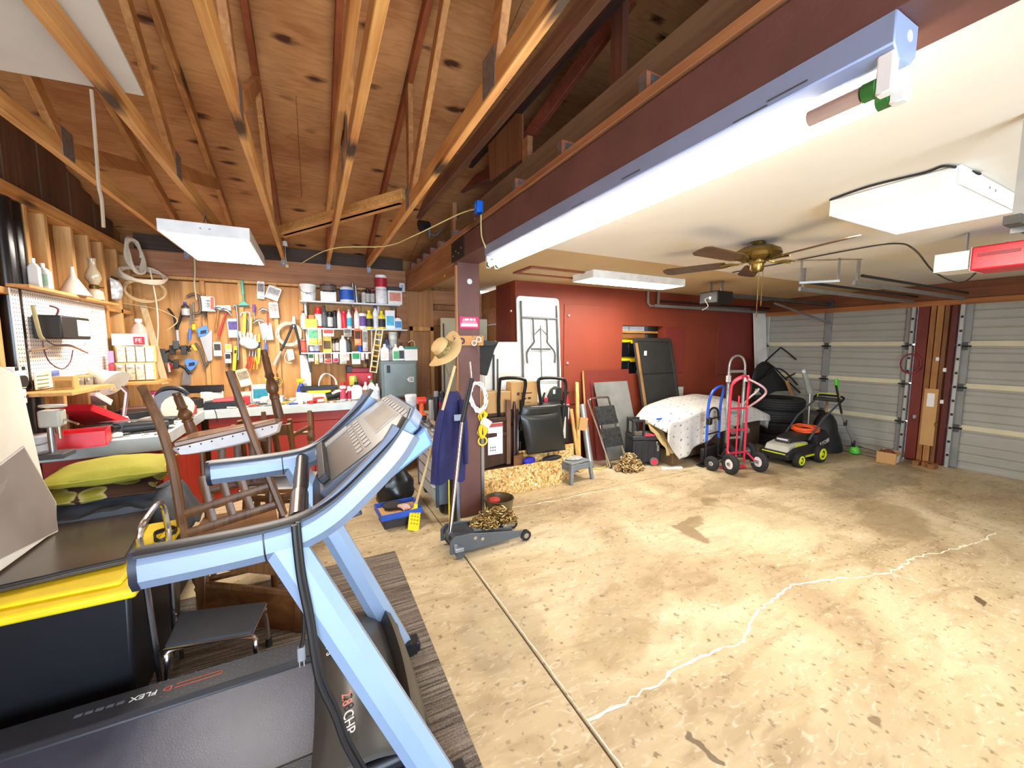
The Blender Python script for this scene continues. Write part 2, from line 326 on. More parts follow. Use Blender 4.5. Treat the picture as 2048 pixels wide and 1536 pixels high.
# ---- plywood, planks and the old cupboard door right of the tool wall
B().box(1.17, 1.56, YB+.04, YB+.09, 0, 2.37).build('plywood_panel', wood('c08a54', '9a6434', 'z', .6, .6, 1.5), wb, ang=0)
for z0, z1, c in ((2.18, 2.37, 0), (2.10, 2.175, 1), (1.88, 2.095, 0), (1.62, 1.875, 1), (1.36, 1.615, 0)):
    B().box(1.56, XS, YB+.03+.012*c, YB+.09, z0, z1).build('plank', (HDR, PLYD)[c], wb, .003, seg=1, ang=0)
for x0, x1, z0, z1 in ((1.215, 1.26, .1, 1.86), (1.50, 1.55, .1, 1.86), (1.215, 1.55, 1.80, 1.86)): B().box(x0, x1, YB-.0, YB+.045, z0, z1).build('door_casing', PINE, wb, .003, seg=1, ang=0)
dr = struct(B().box(1.262, 1.498, YB+.012, YB+.038, .1, 1.795).build('door_1', wood('b9834c', '8f5d30', 'z', .7, .5, 2), bevel=.003, ang=0), 'brown knotty wood cupboard door beside the grey steel cabinet')
B().cyl((1.47, YB+.012, 1.0), (1.47, YB-.015, 1.0), .014).build('door_knob', BRS, dr)
# ---- left wall with open studs
wl = struct(B().box(XL-.2, XL-.10, -3.1, YB+.14, 0, 4.2).build('wall_left', PLYD, ang=0), 'open stud wall on the left with plywood sheathing')
yy = -2.8
for y in [3.42, 3.80, 4.02, 4.36, 4.62, 4.86, 5.16, 5.44] + [-2.7+.5*i for i in range(12)]:
    B().box(XL-.10, XL, y-.02, y+.02, 0, 2.51).build('stud', STUD, wl, .003, seg=1, ang=0)
B().box(XL-.11, XL+.005, -3.1, YB-.05, 2.51, 2.60).build('wall_plate', CHORD, wl, .004, seg=1, ang=0)
for i in range(38):   # vertical siding boards of the gable above the plate
    y = -2.2+.2*i; B().box(XL-.10, XL-.075-.008*(i % 2), y, y+.194, 2.60, 2.62+.29*max(.1, YB-abs(y-1.0)-1.0+.4) if y < 5.4 else 2.7).build('siding_board', wood('6b4a2e', '4a3020', 'z', .6, .7), wl, ang=0)
for y0, y1, z in ((3.44, 3.78, 1.93), (4.64, 4.84, 1.95), (4.88, 5.42, 1.93)): B().box(XL-.10, XL, y0, y1, z-.02, z+.02).build('blocking', PINEY, wl, .003, seg=1, ang=0)
# wall behind the viewer with the wide open doorway the daylight comes through
wr = struct(B().box(-1.85, -1.5, -3.1, -3.0, 0, 2.6).build('wall_rear', PLYD, ang=0), 'framed wall behind the viewer with a wide open doorway')
B().box(1.7, 7.9, -3.1, -3.0, 0, 2.6).build('wall_panel', S('d8d2c4', .8), wr, ang=0); B().box(-1.5, 1.7, -3.1, -3.0, 2.42, 2.6).build('wall_panel', PLYD, wr, ang=0)
B().box(-1.85, 7.9, -3.1, -3.0, 2.6, 4.4).build('wall_panel', PLYD, wr, ang=0)
# ---- roof: sloping plywood deck on trusses
def zr(y): return 2.70 + .29*(YB - y) if y >= 1.0 else 2.70 + .29*(YB-1.0) - .29*(1.0-y)
SL = math.atan(.29); rf = struct(B().prism([(-1.85, 5.75, zr(5.75)+.1), (-1.85, 1.0, zr(1)+.1), (-1.85, -3.1, zr(-3.1)+.1), (-1.85, -3.1, zr(-3.1)+.13), (-1.85, 1.0, zr(1)+.13), (-1.85, 5.75, zr(5.75)+.13)], (9.5, 0, 0)).build('ceiling_roof_deck', PLYR, ang=0), 'sloping plywood roof deck over the open trusses')
ys = [5.75, 4.58, 3.41, 2.24, 1.0]; 
for k, (ya, yb) in enumerate(zip(ys, ys[1:])):
    for x0 in ([-1.85, -.02, 1.22+.6] if k % 2 else [-1.85, .95+.3]):
        nx = {-1.85: -.02 if k % 2 else 1.25, -.02: 1.82, 1.82: 4.2, 1.25: 3.6}[x0 if x0 in (-1.85, -.02) else round(x0, 2)]
        B().prism([(x0+.003, ya-.003, zr(ya)+.085), (x0+.003, yb+.003, zr(yb)+.085), (x0+.003, yb+.003, zr(yb)+.099), (x0+.003, ya-.003, zr(ya)+.099)], (nx-x0-.006, 0, 0)).build('sheathing_sheet', PLYR, rf, ang=0)
GP = S('8c9096', .35, .8, var=.2, vs=40, bump=.8, bs=220)
tcolor = [CHORD, CHORD, CHORD, CHORD, CHORD]; WEBC = wood('c98f52', '9a6234', 'y', 1, .6, 3); RUST = wood('a0552e', '7a3a1c', 'y', 1, .6, 2.5)
for i, x in enumerate((-1.15, -.69, -.25, .23, .70)):
    t = thing('roof_truss', ('pale timber roof truss nearest the left stud wall', 'timber roof truss second from the left wall, carrying the light chains', 'timber roof truss above the middle of the left bay',
              'doubled timber roof truss left of the crossing diagonals', 'timber roof truss nearest the brown beam with crossing web boards')[i], 'roof truss', (x, YB, 2.60), 'roof trusses of the left bay', 'structure')
    h = .019
    B().box(x-h, x+h, -2.9, YB+.02, 2.60, 2.69).build('bottom_chord', tcolor[i], t, .003, seg=1, ang=0)
    B().bar((x, YB+.1, zr(YB+.1)+.04), (x, 1.0, zr(1.0)+.04), .038, .089).build('top_chord', RUST if i > 1 else WEBC, t, .003, seg=1, ang=0)
    B().bar((x, 1.0, zr(1.0)+.04), (x, -3.0, zr(-3)+.04), .038, .089).build('top_chord', WEBC, t, .003, seg=1, ang=0)
    webs = {0: [(3.1, 1.9), (3.1, 4.4)], 1: [(3.15, 1.8), (3.15, 4.45)], 2: [(2.2, 3.3), (2.2, 1.1), (4.0, 3.3)], 3: [(2.3, 3.6), (2.6, 1.2), (4.1, 3.6)], 4: [(3.05, 4.35), (3.05, 1.6), (3.05, 3.0), (1.55, 1.0)]}[i]
    for yb_, yt in webs: B().bar((x+.002, yb_, 2.66), (x+.002, yt, zr(yt)+.02), .036, .085, (0, 1, .2)).build('web', WEBC, t, .003, seg=1, ang=0)
    for yb_ in sorted({w[0] for w in webs}):
        for sd in (-1, 1): B().box(x+sd*.0195-.001, x+sd*.0195+.001, yb_-.06, yb_+.06, 2.61, 2.76).build('gusset_plate', GP, t, ang=0)
    B().box(x-.022, x+.022, YB-.055, YB-.048, 2.53, 2.63).build('hurricane_tie', GP, t, ang=0)
tx = .185
B().box(tx-.018, tx+.018, 1.0, 3.9, 2.76, 2.84).build('extra_chord', CHORD, bpy.data.objects['roof_truss.003'], .003, seg=1, ang=0)
# boards resting across the trusses
t = thing('board_bundle', 'bundle of pale two by fours lying across the truss chords', 'lumber', P(600, 465, z=2.69))
for k, (dz, dy) in enumerate(((0, 0), (.04, .01), (0, .09))):
    a = P(562, 468, z=2.70); b = P(812, 398, z=2.70); a.z = b.z = 2.71+dz; a.y += dy; b.y += dy
    B().bar(a+V((-.0, 0, 0)), b, .085, .038).build('board', PINEX, t, .003, seg=1, ang=0)
# blocking between truss ends; the eave's shade is put into its dark colour
for x0, x1 in ((-1.6, -1.17), (-1.13, -.71), (-.67, -.27), (-.23, .21), (.25, .68), (.72, 1.15)):
    B().box(x0, x1, YB+.03, YB+.07, 2.60, 2.76).build('eave_block', wood('4a3626', '33241a', 'x', .8, .7), wb, ang=0)
# white panel stored up on the truss chords
a, b_, c, d = [P(u, v, z=2.70) for u, v in ((288, 192), (0, 140), (-120, -60), (165, -60))]
tag(B().prism([a, b_, c, d], (0, 0, .012)).build('ceiling_panel', S('d9d5cc', .8, var=.04), ang=0), 'off-white sheet lying on the truss chords near the left wall', 'panel')
# ---- brown beam and post
BRN = S('6b463f', .55, var=.15, vs=5, bump=.15); bm = struct(B().box(1.17, 1.38, -3.0, 3.45, 2.33, 2.51).build('ceiling_beam', BRN, bevel=.004, ang=0), 'dark brown painted beam between the open bay and the white ceiling')
B().box(1.172, 1.378, 3.45, YB-.05, 2.33, 2.52).build('beam_extension', wood('b07a48', '8a5830', 'y', .7, .6, 1.5), bm, .004, seg=1, ang=0)
B().box(1.16, 1.39, -3.0, YB-.05, 2.52, 2.56).build('top_plate', wood('b47c50', '8a5434', 'y', .8, .6, 2), bm, .003, seg=1, ang=0)
B().box(1.163, 1.17, 3.18, 3.5, 2.34, 2.505).build('steel_strap', S('2c2726', .5, .4), bm, ang=0)
for k in range(4): B().cyl((1.163, 3.24+.07*k, 2.42-.03*(k % 2)), (1.158, 3.24+.07*k, 2.42-.03*(k % 2)), .007).build('bolt', STL, bm)
po = struct(B().box(1.17, 1.375, 3.36, 3.45, 0, 2.33).build('post', BRN, bevel=.004, ang=0), 'brown painted timber post under the beam')
B().box(1.155, 1.17, 3.365, 3.40, .6, 2.3).build('conduit_strip', wood('c0895a', '9a6a40', 'z', 1, .6), po, ang=0)
# ---- attic over the right bay: joist ends, plank, dark rafters
at = thing('attic_framing', 'dark attic framing of joists, planks and rafters above the beam', 'framing', (1.25, 3, 2.56), None, 'structure')
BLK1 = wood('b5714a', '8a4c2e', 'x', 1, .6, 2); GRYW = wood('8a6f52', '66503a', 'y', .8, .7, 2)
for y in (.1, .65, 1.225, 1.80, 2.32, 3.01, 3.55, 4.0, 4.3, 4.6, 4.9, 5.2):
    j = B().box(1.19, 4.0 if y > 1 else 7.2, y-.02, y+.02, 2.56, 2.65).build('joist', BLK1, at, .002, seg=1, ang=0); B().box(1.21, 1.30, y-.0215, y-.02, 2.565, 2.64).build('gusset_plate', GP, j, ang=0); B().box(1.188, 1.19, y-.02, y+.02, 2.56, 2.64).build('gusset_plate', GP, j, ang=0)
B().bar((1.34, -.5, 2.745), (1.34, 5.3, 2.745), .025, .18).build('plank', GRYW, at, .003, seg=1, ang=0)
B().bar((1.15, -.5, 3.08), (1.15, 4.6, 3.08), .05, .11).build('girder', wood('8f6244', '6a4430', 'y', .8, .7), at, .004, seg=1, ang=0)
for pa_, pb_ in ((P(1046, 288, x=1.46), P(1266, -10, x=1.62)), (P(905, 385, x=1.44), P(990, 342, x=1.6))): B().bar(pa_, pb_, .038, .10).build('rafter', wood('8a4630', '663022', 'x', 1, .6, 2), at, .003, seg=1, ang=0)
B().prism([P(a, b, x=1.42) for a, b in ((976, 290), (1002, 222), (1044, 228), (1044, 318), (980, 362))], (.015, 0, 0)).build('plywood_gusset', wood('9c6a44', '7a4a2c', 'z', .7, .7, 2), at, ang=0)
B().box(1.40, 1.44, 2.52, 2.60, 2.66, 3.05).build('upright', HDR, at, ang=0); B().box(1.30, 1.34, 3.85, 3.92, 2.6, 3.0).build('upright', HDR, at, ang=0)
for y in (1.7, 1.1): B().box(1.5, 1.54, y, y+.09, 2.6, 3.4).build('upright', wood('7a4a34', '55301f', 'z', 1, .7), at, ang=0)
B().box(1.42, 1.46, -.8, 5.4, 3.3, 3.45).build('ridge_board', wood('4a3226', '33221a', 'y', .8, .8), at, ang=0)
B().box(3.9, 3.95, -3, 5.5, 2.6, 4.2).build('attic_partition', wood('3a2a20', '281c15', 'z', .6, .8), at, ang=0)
# ---- painted ceiling of the right bay
CW = S('ebe5da', .8, var=.03, vs=2, bump=.1, bs=25); CT = S('cdb184', .8, var=.05, vs=2)
ce = struct(B().box(1.385, 7.6, -3.05, 5.55, ZC+.02, ZC+.05).build('ceiling', S('8a8070', .9), ang=0), 'painted drywall ceiling over the open floor of the right bay')
for x0, x1, y0, y1, m in ((1.385, 7.6, -3.05, -1.2, CW), (1.385, 4.4, -1.2, 2.08, CW), (4.4, 7.6, -1.2, 2.08, CW), (1.385, 4.5, 2.08, 2.9, CW), (4.5, 7.6, 2.08, 2.9, CW), (1.385, 3.6, 2.9, 5.55, CT), (3.6, 7.6, 2.9, YR+.03, CT)):
    B().box(x0+.0015, x1-.0015, y0+.0015, y1-.0015, ZC, ZC+.02).build('drywall_sheet', m, ce, ang=0)
hx0, hx1, hy0, hy1 = 2.03, 2.84, 3.58, 3.98; hf = S('8a4a2c', .6)
h = struct(thing('ceiling_hatch', 'attic hatch with reddish-brown trim in the tan ceiling', None, (2.3, 3.6, ZC)), None)
for x0, x1, y0, y1 in ((hx0, hx1, hy0, hy0+.045), (hx0, hx1, hy1-.045, hy1), (hx0, hx0+.045, hy0+.045, hy1-.045), (hx1-.045, hx1, hy0+.045, hy1-.045)): B().box(x0, x1, y0, y1, ZC-.018, ZC-.001).build('hatch_trim', hf, h, .002, seg=1, ang=0)
B().box(hx0+.05, hx1-.05, hy0+.05, hy1-.05, ZC-.006, ZC-.001).build('hatch_panel', CT, h, ang=0)
# ---- red wall with its niche, and the side wall by the fridge
RW = S('823620', .6, var=.10, vs=1.5, bump=.06, bs=30); RW2 = S('7f3026', .6, var=.06, vs=2); RWD = S('742a1b', .6, var=.08)
nx0, nz1 = P(1237, 650, y=YR).x, P(1237, 650, y=YR).z; nx1, nz0 = P(1328, 650, y=YR).x, 1.17
wd = struct(B().box(XS, nx0, YR, YR+.12, 0, ZC).build('wall_right', RW, ang=0), 'red painted plywood wall at the far end of the right bay')
B().box(nx1, XR, YR, YR+.12, 0, ZC).build('wall_panel', RW, wd, ang=0); B().box(nx0, nx1, YR, YR+.12, nz1, ZC).build('wall_panel', RW, wd, ang=0); B().box(nx0, nx1, YR, YR+.12, 0, nz0).build('wall_panel', RW, wd, ang=0)
for (a, b2, c2, d2, m) in ((1128, 608, 1240, 800, RW), (1437, 622, 1535, 745, RW2), (1330, 655, 1366, 745, RW2)):
    p = P(a, b2, y=YR); q = P(c2, d2, y=YR); B().box(p.x, q.x, YR-.012, YR-.0005, q.z, p.z).build('painted_panel', m, wd, .002, seg=1, ang=0)
B().box(XS, XS+.02, YR+.12, 5.02, 0, ZC).build('side_wall', RWD, wd, ang=0)  # same red darkened: the side face's shade is put into its colour
for k in range(10): B().box(XS+.005, XS+.03, 5.021, YB+.09, .237*k+.002, .237*k+.235).build('plank', (HDR, PLYD)[k % 2], wd, ang=0)
# niche behind the opening: white back, shelf
B().box(nx0-.1, nx1+.3, YR+.62, YR+.65, 0, ZC).build('niche_back', S('e4e6ea', .7), wd, ang=0); B().box(nx0-.12, nx0-.1, YR+.12, YR+.65, 0, ZC).build('niche_side', S('b8a88c', .7), wd, ang=0); B().box(nx1+.3, nx1+.32, YR+.12, YR+.65, 0, ZC).build('niche_side', S('b8a88c', .7), wd, ang=0)
B().box(nx0-.1, nx1+.3, YR+.12, YR+.62, 1.08, 1.11).build('niche_shelf', PINEX, wd, ang=0); B().box(nx0-.1, nx1+.3, YR+.12, YR+.6, 1.79, 1.82).build('niche_shelf', PINEX, wd, ang=0)
for (a, b2) in ((1137, 631), (1134, 726)):
    p = P(a, b2, y=YR-.012); B().sph((p.x, p.y-.012, p.z), .014).build('wall_knob', WHT, wd)
p = P(1022, 622, y=YR); B().cyl((p.x, YR, p.z), (p.x-.02, YR-.05, p.z), .014, .006).build('wall_peg', WHT, wd)
# ---- right-hand wall with two sectional garage doors
wg = struct(B().box(XR+.05, XR+.16, YR-.02, YR+.12, 0, ZC).build('wall_door_side', S('7a4030', .7), ang=0), 'garage door wall with timber header and centre post')
B().box(XR-.02, XR+.16, -3.05, YR, 2.18, ZC).build('door_header', wood('8a5230', '5f341e', 'y', .8, .6), wg, .004, seg=1, ang=0)
B().box(XR-.06, XR-.02, -3.05, YR, 2.12, 2.19).build('door_stop', wood('b5713c', '8a5028', 'y', .8, .6), wg, .003, seg=1, ang=0)
B().box(XR+.02, XR+.16, -3.05, -.75, 0, 2.16).build('wall_panel', S('cfc6b4', .8), wg, ang=0)
B().box(XR-.01, XR+.14, 1.90*KY, 2.28*KY, 0, 2.16).build('centre_post', S('6e2d20', .6), wg, .004, seg=1, ang=0)
for y0, y1, m in ((2.16, 2.27, S('70281e', .5)), (2.10, 2.15, wood('a8703c', '7c4a24', 'z', 1, .6)), (2.03, 2.09, wood('c08a4e', '946030', 'z', 1, .6)), (1.98, 2.02, wood('8a5a34', '6a3f20', 'z', 1, .6)), (1.91, 1.96, S('5a2018', .5))):
    B().box(XR-.05, XR-.012, y0*KY, y1*KY, .02, 2.15).build('jamb_board', m, wg, .003, seg=1, ang=0)
B().box(XR-.056, XR-.051, 2.0*KY, 2.13*KY, .25, 1.02).build('cardboard_sheet', KRA, wg, ang=0)
B().box(XR-.058, XR-.0565, 2.03*KY, 2.10*KY, .78, .96).build('notice', PAP, wg, ang=0)
for y, z, m in ((2.04, 1.42, WHT), (1.965, 1.28, WHT), (1.96, .86, WHT), (1.985, .55, BRS), (2.20, .62, S('b9c4cc', .3, .6))): B().box(XR-.075, XR-.05, y*KY-.016, y*KY+.016, z-.025, z+.025).build('switch_box', m, wg, .003, seg=1)
DG = S('a8a79c', .55, .1, var=.06, vs=3); DS = S('d8cfae', .6, var=.05)
def garage_door(name, y0, y1, label, stile):
    d = struct(thing(name, label, None, (XR+.02, (y0+y1)/2, 0)))
    for k in range(4):
        z0 = .002+k*.54
        prof = [(0, 0), (0, .03), (.012, .05), (.012, .09), (0, .11), (0, .19), (.01, .205), (0, .22), (0, .30), (.01, .315), (0, .33), (0, .41), (.012, .43), (.012, .47), (0, .49), (0, .52)]
        pts = [(XR+.02+a, y0, z0+z) for a, z in prof]; pts += [(XR+.05, y0, z0+.52), (XR+.05, y0, z0)]
        s = B().prism(pts, (0, y1-y0, 0)).build('door_section', DG, d, ang=20)
        if k: B().box(XR+.005, XR+.02, y0+.02, y1-.02, z0-.03, z0+.035).build('strut', DS, d, .003, seg=1, ang=0)
        for yy in stile: B().box(XR-.008, XR+.019, yy-.045, yy+.045, z0+.01, z0+.51).build('stile', S('8f9290', .45, .3) if yy not in (y0+.05, y1-.05) else S('c9c9c2', .5, .2), d, .003, seg=1, ang=0)
    for yy in stile:
        for k in (1, 2, 3): h_ = B().box(XR-.02, XR-.008, yy-.03, yy+.03, k*.53-.05, k*.53+.05).build('hinge', DGR, d, .002, seg=1); B().cyl((XR-.02, yy-.06, k*.53), (XR-.02, yy+.06, k*.53), .012).build('hinge_pin', BLK, h_)
    return d
d1 = garage_door('door_2', 2.30*KY, YR-.03, 'far grey sectional garage door behind the mower and trimmer', (2.35*KY, 3.30*KY, YR-.08))
d2 = garage_door('door_3', -.70, 1.88*KY, 'near grey sectional garage door at the right edge', (1.83*KY, .6, -.65))
for yy in (2.315*KY, 1.865*KY):
    tr = struct(thing('trim_track', 'vertical steel roller track of a garage door', None, (XR-.03, yy, 0)))
    B().box(XR-.05, XR-.02, yy-.015, yy+.015, 0, 2.12).build('rail', S('b9bab4', .5, .5), tr, ang=0)
    for k in range(11): B().box(XR-.055, XR-.05, yy-.012, yy+.012, .15+k*.18, .18+k*.18).build('slot', BLK, tr, ang=0)
# ================================================================= lamps and things on the ceilings
def lit(h, st): 
    m, nt, b, N, L = nmat('lit_diffuser_%d' % len(MATS)); MATS[('lit', h, st)] = m; b.inputs['Base Color'].default_value = (.9, .9, .9, 1)
    b.inputs['Emission Color'].default_value = (*lin(h), 1); b.inputs['Emission Strength'].default_value = st; return m
DIFF = lit('fff6ea', CEIL_W)
def panel_light(label, x0, x1, y0, y1, zt, h=.085, wires=None):
    t = thing('panel_light', label, 'light', ((x0+x1)/2, (y0+y1)/2, zt), 'white box panel lights'); m = WHT
    for a, b, c, d in ((x0, x1, y0, y0+.012), (x0, x1, y1-.012, y1), (x0, x0+.012, y0+.012, y1-.012), (x1-.012, x1, y0+.012, y1-.012)): B().box(a, b, c, d, zt-h, zt).build('side_panel', m, t, .002, seg=1, ang=0)
    B().box(x0+.012, x1-.012, y0+.012, y1-.012, zt-.012, zt-.002).build('top_panel', m, t, ang=0)
    B().surf(lambda u, v: (x0+.013+u*(x1-x0-.026), y0+.013+v*(y1-y0-.026), zt-h+.004-.012*math.sin(PI*u)*math.sin(PI*v)), 6, 6).build('diffuser', DIFF, t)
    for k in (0, 1): B().cyl((x0+(x1-x0)*(.45+.1*k), y0, zt-h*.45), (x0+(x1-x0)*(.45+.1*k), y0-.002, zt-h*.45), .006, n=8).build('screw', STL, t)
    for (ax, ay, az), (bx, by, bz) in wires or []:
        B().tube([(ax, ay, az), (bx, by, bz)], .003, 5).build('hanger_wire', BLKM, t)
    return t
panel_light('white box light on the ceiling near the right edge', 2.5*KC, 3.28*KC, .70*KC, 1.18*KC, ZC-.002)
panel_light('white box light on the tan ceiling before the red wall', 2.58*KC, 3.92*KC, 3.26*KC, 3.62*KC, ZC-.002)
panel_light('white box light hung on wires over the left workbench', -.90, -.37, 3.55, 4.6, 2.46, wires=[((-.69, 3.9, 2.6), (-.72, 3.9, 2.46)), ((-.69, 3.9, 2.6), (-.66, 3.9, 2.46)), ((-.69, 4.4, 2.6), (-.69, 4.4, 2.46))])
panel_light('white box light between trusses at the top edge of the picture', -.37, -.28, .1, 1.32, 2.57, wires=[((-.25, 1.1, 2.66), (-.30, 1.1, 2.56))])
# eight foot fluorescent strip under the beam
fy0, fy1 = .45, 2.74
t = thing('fluorescent_fixture', 'long two-tube fluorescent strip under the brown beam', 'light', (1.22, 1.6, 2.33)); HOUS = S('8f9dbd', .35, .1, var=.05)  # daylight's blue tint is put into the housing colour
B().prism([(1.165, fy0, 2.329), (1.275, fy0, 2.329), (1.275, fy0, 2.26), (1.25, fy0, 2.235), (1.19, fy0, 2.235), (1.165, fy0, 2.26)], (0, fy1-fy0, 0)).build('housing', HOUS, t, .003, seg=1, ang=20)
for y, s in ((fy0+.001, 1), (fy1-.001, -1)):
    for x in (1.185, 1.255):
        e = B().box(x-.014, x+.014, min(y, y+s*.03), max(y, y+s*.03), 2.165, 2.25).build('lamp_holder', WHT, t, .003, seg=1); B().cyl((x, y+s*.03, 2.188), (x, y+s*.055, 2.188), .021).build('end_cap', S('2f6b2c', .4), e); B().cyl((x, y+s*.02, 2.188), (x, y+s*.075, 2.188), .008).build('lamp_pin', CHR, e)
B().cyl((1.255, fy0+.06, 2.188), (1.255, fy1-.06, 2.188), .019, n=16).build('tube', lit('fff5e2', TUBE_W), t)
B().cyl((1.185, fy0+.06, 2.188), (1.185, fy0+.17, 2.188), .019, n=16).build('dark_tube_end', S('b89c90', .2), t); B().cyl((1.185, fy0+.17, 2.188), (1.185, fy1-.06, 2.188), .019, n=16).build('tube', lit('ffe7c8', TUBE_W*.4), t)
B().cyl((1.235, fy0-.001, 2.295), (1.235, fy0+.004, 2.295), .012, n=12).build('knockout', WHT, t)
for k, y in enumerate((.62, .72, 1.2, 1.55)): B().box(1.163, 1.165, y, y+.10, 2.275-.01*(k % 2), 2.279-.01*(k % 2)).build('vent_slot', DGR, t, ang=0)
B().tube([P(962, 430, x=1.15), P(963, 470, x=1.15), P(970, 492, x=1.16), V((1.2, 2.75, 2.26))], .005, 6, sm=4).build('feed_wire', S('e2d28c', .5), t)
# blue electrical box on the beam top
p = P(957, 415, x=1.16); t = thing('outlet_box', 'small blue plastic electrical box on top of the beam', 'electrical box', p)
B().bx(p, (.05, .07, .085)).build('box', S('1668d8', .35), t, .006); B().bx(p+V((-.026, 0, 0)), (.003, .03, .045)).build('cover', S('4b8fe0', .3), t, .002); B().tube([p+V((0, .03, .0)), p+V((-.05, .3, .03)), p+V((-.3, .8, -.05)), V((.70, 4.2, 2.59)), V((.23, 4.6, 2.6)), V((-.1, YB-.06, 2.55))], .005, 6, sm=5).build('cable', S('e8d98f', .5), t)
# ceiling fan
c = P(1517, 483, z=ZC); fx, fyy = c.x, c.y
t = thing('ceiling_fan', 'brass ceiling fan with five dark wooden blades and pull chains', 'ceiling fan', (fx, fyy, ZC)); o = (fx, fyy, 0)
B().lathe([(.05, ZC-.001), (.055, ZC-.015), (.045, ZC-.035), (.05, ZC-.04)], o, n=24).build('canopy', BRS, t)
B().lathe([(.05, ZC-.035), (.11, ZC-.045), (.155, ZC-.07), (.165, ZC-.10), (.15, ZC-.125), (.10, ZC-.145), (.07, ZC-.15)], o, n=32).build('motor_housing', BRS, t)
B().lathe([(.06, ZC-.15), (.06, ZC-.165), (.048, ZC-.175), (.048, ZC-.215), (.04, ZC-.23), (.008, ZC-.235)], o, n=24).build('switch_housing', BRS, t)
for k in range(5):
    M = TR((fx, fyy, ZC-.155), math.radians(-33+72*k)); R = M @ Mx.Rotation(.21, 4, 'X') @ Mx.Diagonal((1.1, 1.05, 1, 1))
    bl = B(R).prism([(.20, -.05, 0), (.24, -.06, 0), (.62, -.07, 0), (.66, -.05, 0), (.67, 0, 0), (.66, .05, 0), (.62, .07, 0), (.24, .06, 0), (.20, .05, 0)], (0, 0, .007)).build('blade', wood('6b4f30', '473220', 'x', 1, .45), t, .002, seg=1)
    B(M).tube([(.08, 0, .01), (.13, .0, -.005), (.19, -.03, 0), (.26, -.03, -.006)], .008, 6, sm=3).tube([(.08, 0, .01), (.13, .0, -.005), (.19, .03, 0), (.26, .03, -.006)], .008, 6, sm=3).build('blade_iron', BRS, bl)
for dx, z1 in ((-.02, 1.86), (.03, 1.95)): B().tube([(fx+dx, fyy-.03, ZC-.22), (fx+dx, fyy-.03, z1)], .002, 5).cyl((fx+dx, fyy-.03, z1), (fx+dx, fyy-.03, z1-.04), .006, .003, 8).build('pull_chain', BRS, t)
# garage door openers with rails
def opener(label, c, size, body, red, y_rail, zr_):
    t = thing('door_opener', label, 'door opener', c, 'garage door openers'); cx, cy, cz = c; sx, sy, sz = size
    if red:
        B().bx(c, (sx, sy*.40, sz)).build('motor_cover', S('d3172b', .35), t, .01)
        for s in (-1, 1): B().prism([(cx-sx/2, cy+s*sy*.2, cz-sz/2), (cx+sx/2, cy+s*sy*.2, cz-sz/2), (cx+sx/2, cy+s*sy*.2, cz+sz/2), (cx-sx/2, cy+s*sy*.2, cz+sz/2)], (0, s*.002, 0)).bx((cx, cy+s*sy*.36, cz), (sx*.9, sy*.28, sz*.8)).build('light_lens', S('f2efe8', .4), t, .012)
        B().bx((cx-sx/2-.004, cy, cz+.02), (.006, sy*.3, .02)).build('brand_strip', S('8c0f1e', .4), t)
    else:
        B().bx(c, size).build('motor_cover', body, t, .012); B().bx((cx-sx/2-.004, cy-.03, cz-.01), (.006, .03, .03)).build('lamp_socket', CHR, t)
        B().tube([(cx-sx/2, cy, cz), (cx-sx/2-.03, cy+.02, cz-.03), (cx-sx/2-.02, cy-.02, cz-.11), (cx-sx/2-.10, cy-.0, cz-.16)], .005, 6, sm=4).build('loose_wire', S('b8b0a0', .6), t)
    B().box(cx+sx/2, XR-.03, y_rail-.015, y_rail+.015, zr_-.015, zr_+.025).build('rail', S('5c5a56', .5, .5), t, ang=0)
    B().tube([(cx+sx/2, y_rail, zr_-.03), (XR-.05, y_rail, zr_-.03)], .004, 5).build('drive_chain', BLK, t)
    for s in (-1, 1): B().box(cx-.02, cx+.02, cy+s*sy*.3-.004, cy+s*sy*.3+.004, cz+sz/2, ZC-.001).build('hanger_strap', STL, t, ang=0)
    B().box(XR-.06, XR-.02, y_rail-.04, y_rail+.04, zr_-.05, zr_+.06).build('header_bracket', DGR, t, ang=0); B().bar((5.9, y_rail, zr_-.05), (XR-.0, y_rail, 1.95), .03, .02).build('door_arm', STL, t)
p = P(1432, 598, z=2.19); opener('black door opener with hanging wires before the red wall', (p.x, p.y, 2.20), (.30, .26, .15), S('141211', .5), 0, p.y, 2.25)
p = P(2010, 515, z=2.20); opener('red and white garage door opener at the right edge', (p.x, p.y, 2.2), (.28, .62, .16), None, 1, p.y, 2.24)
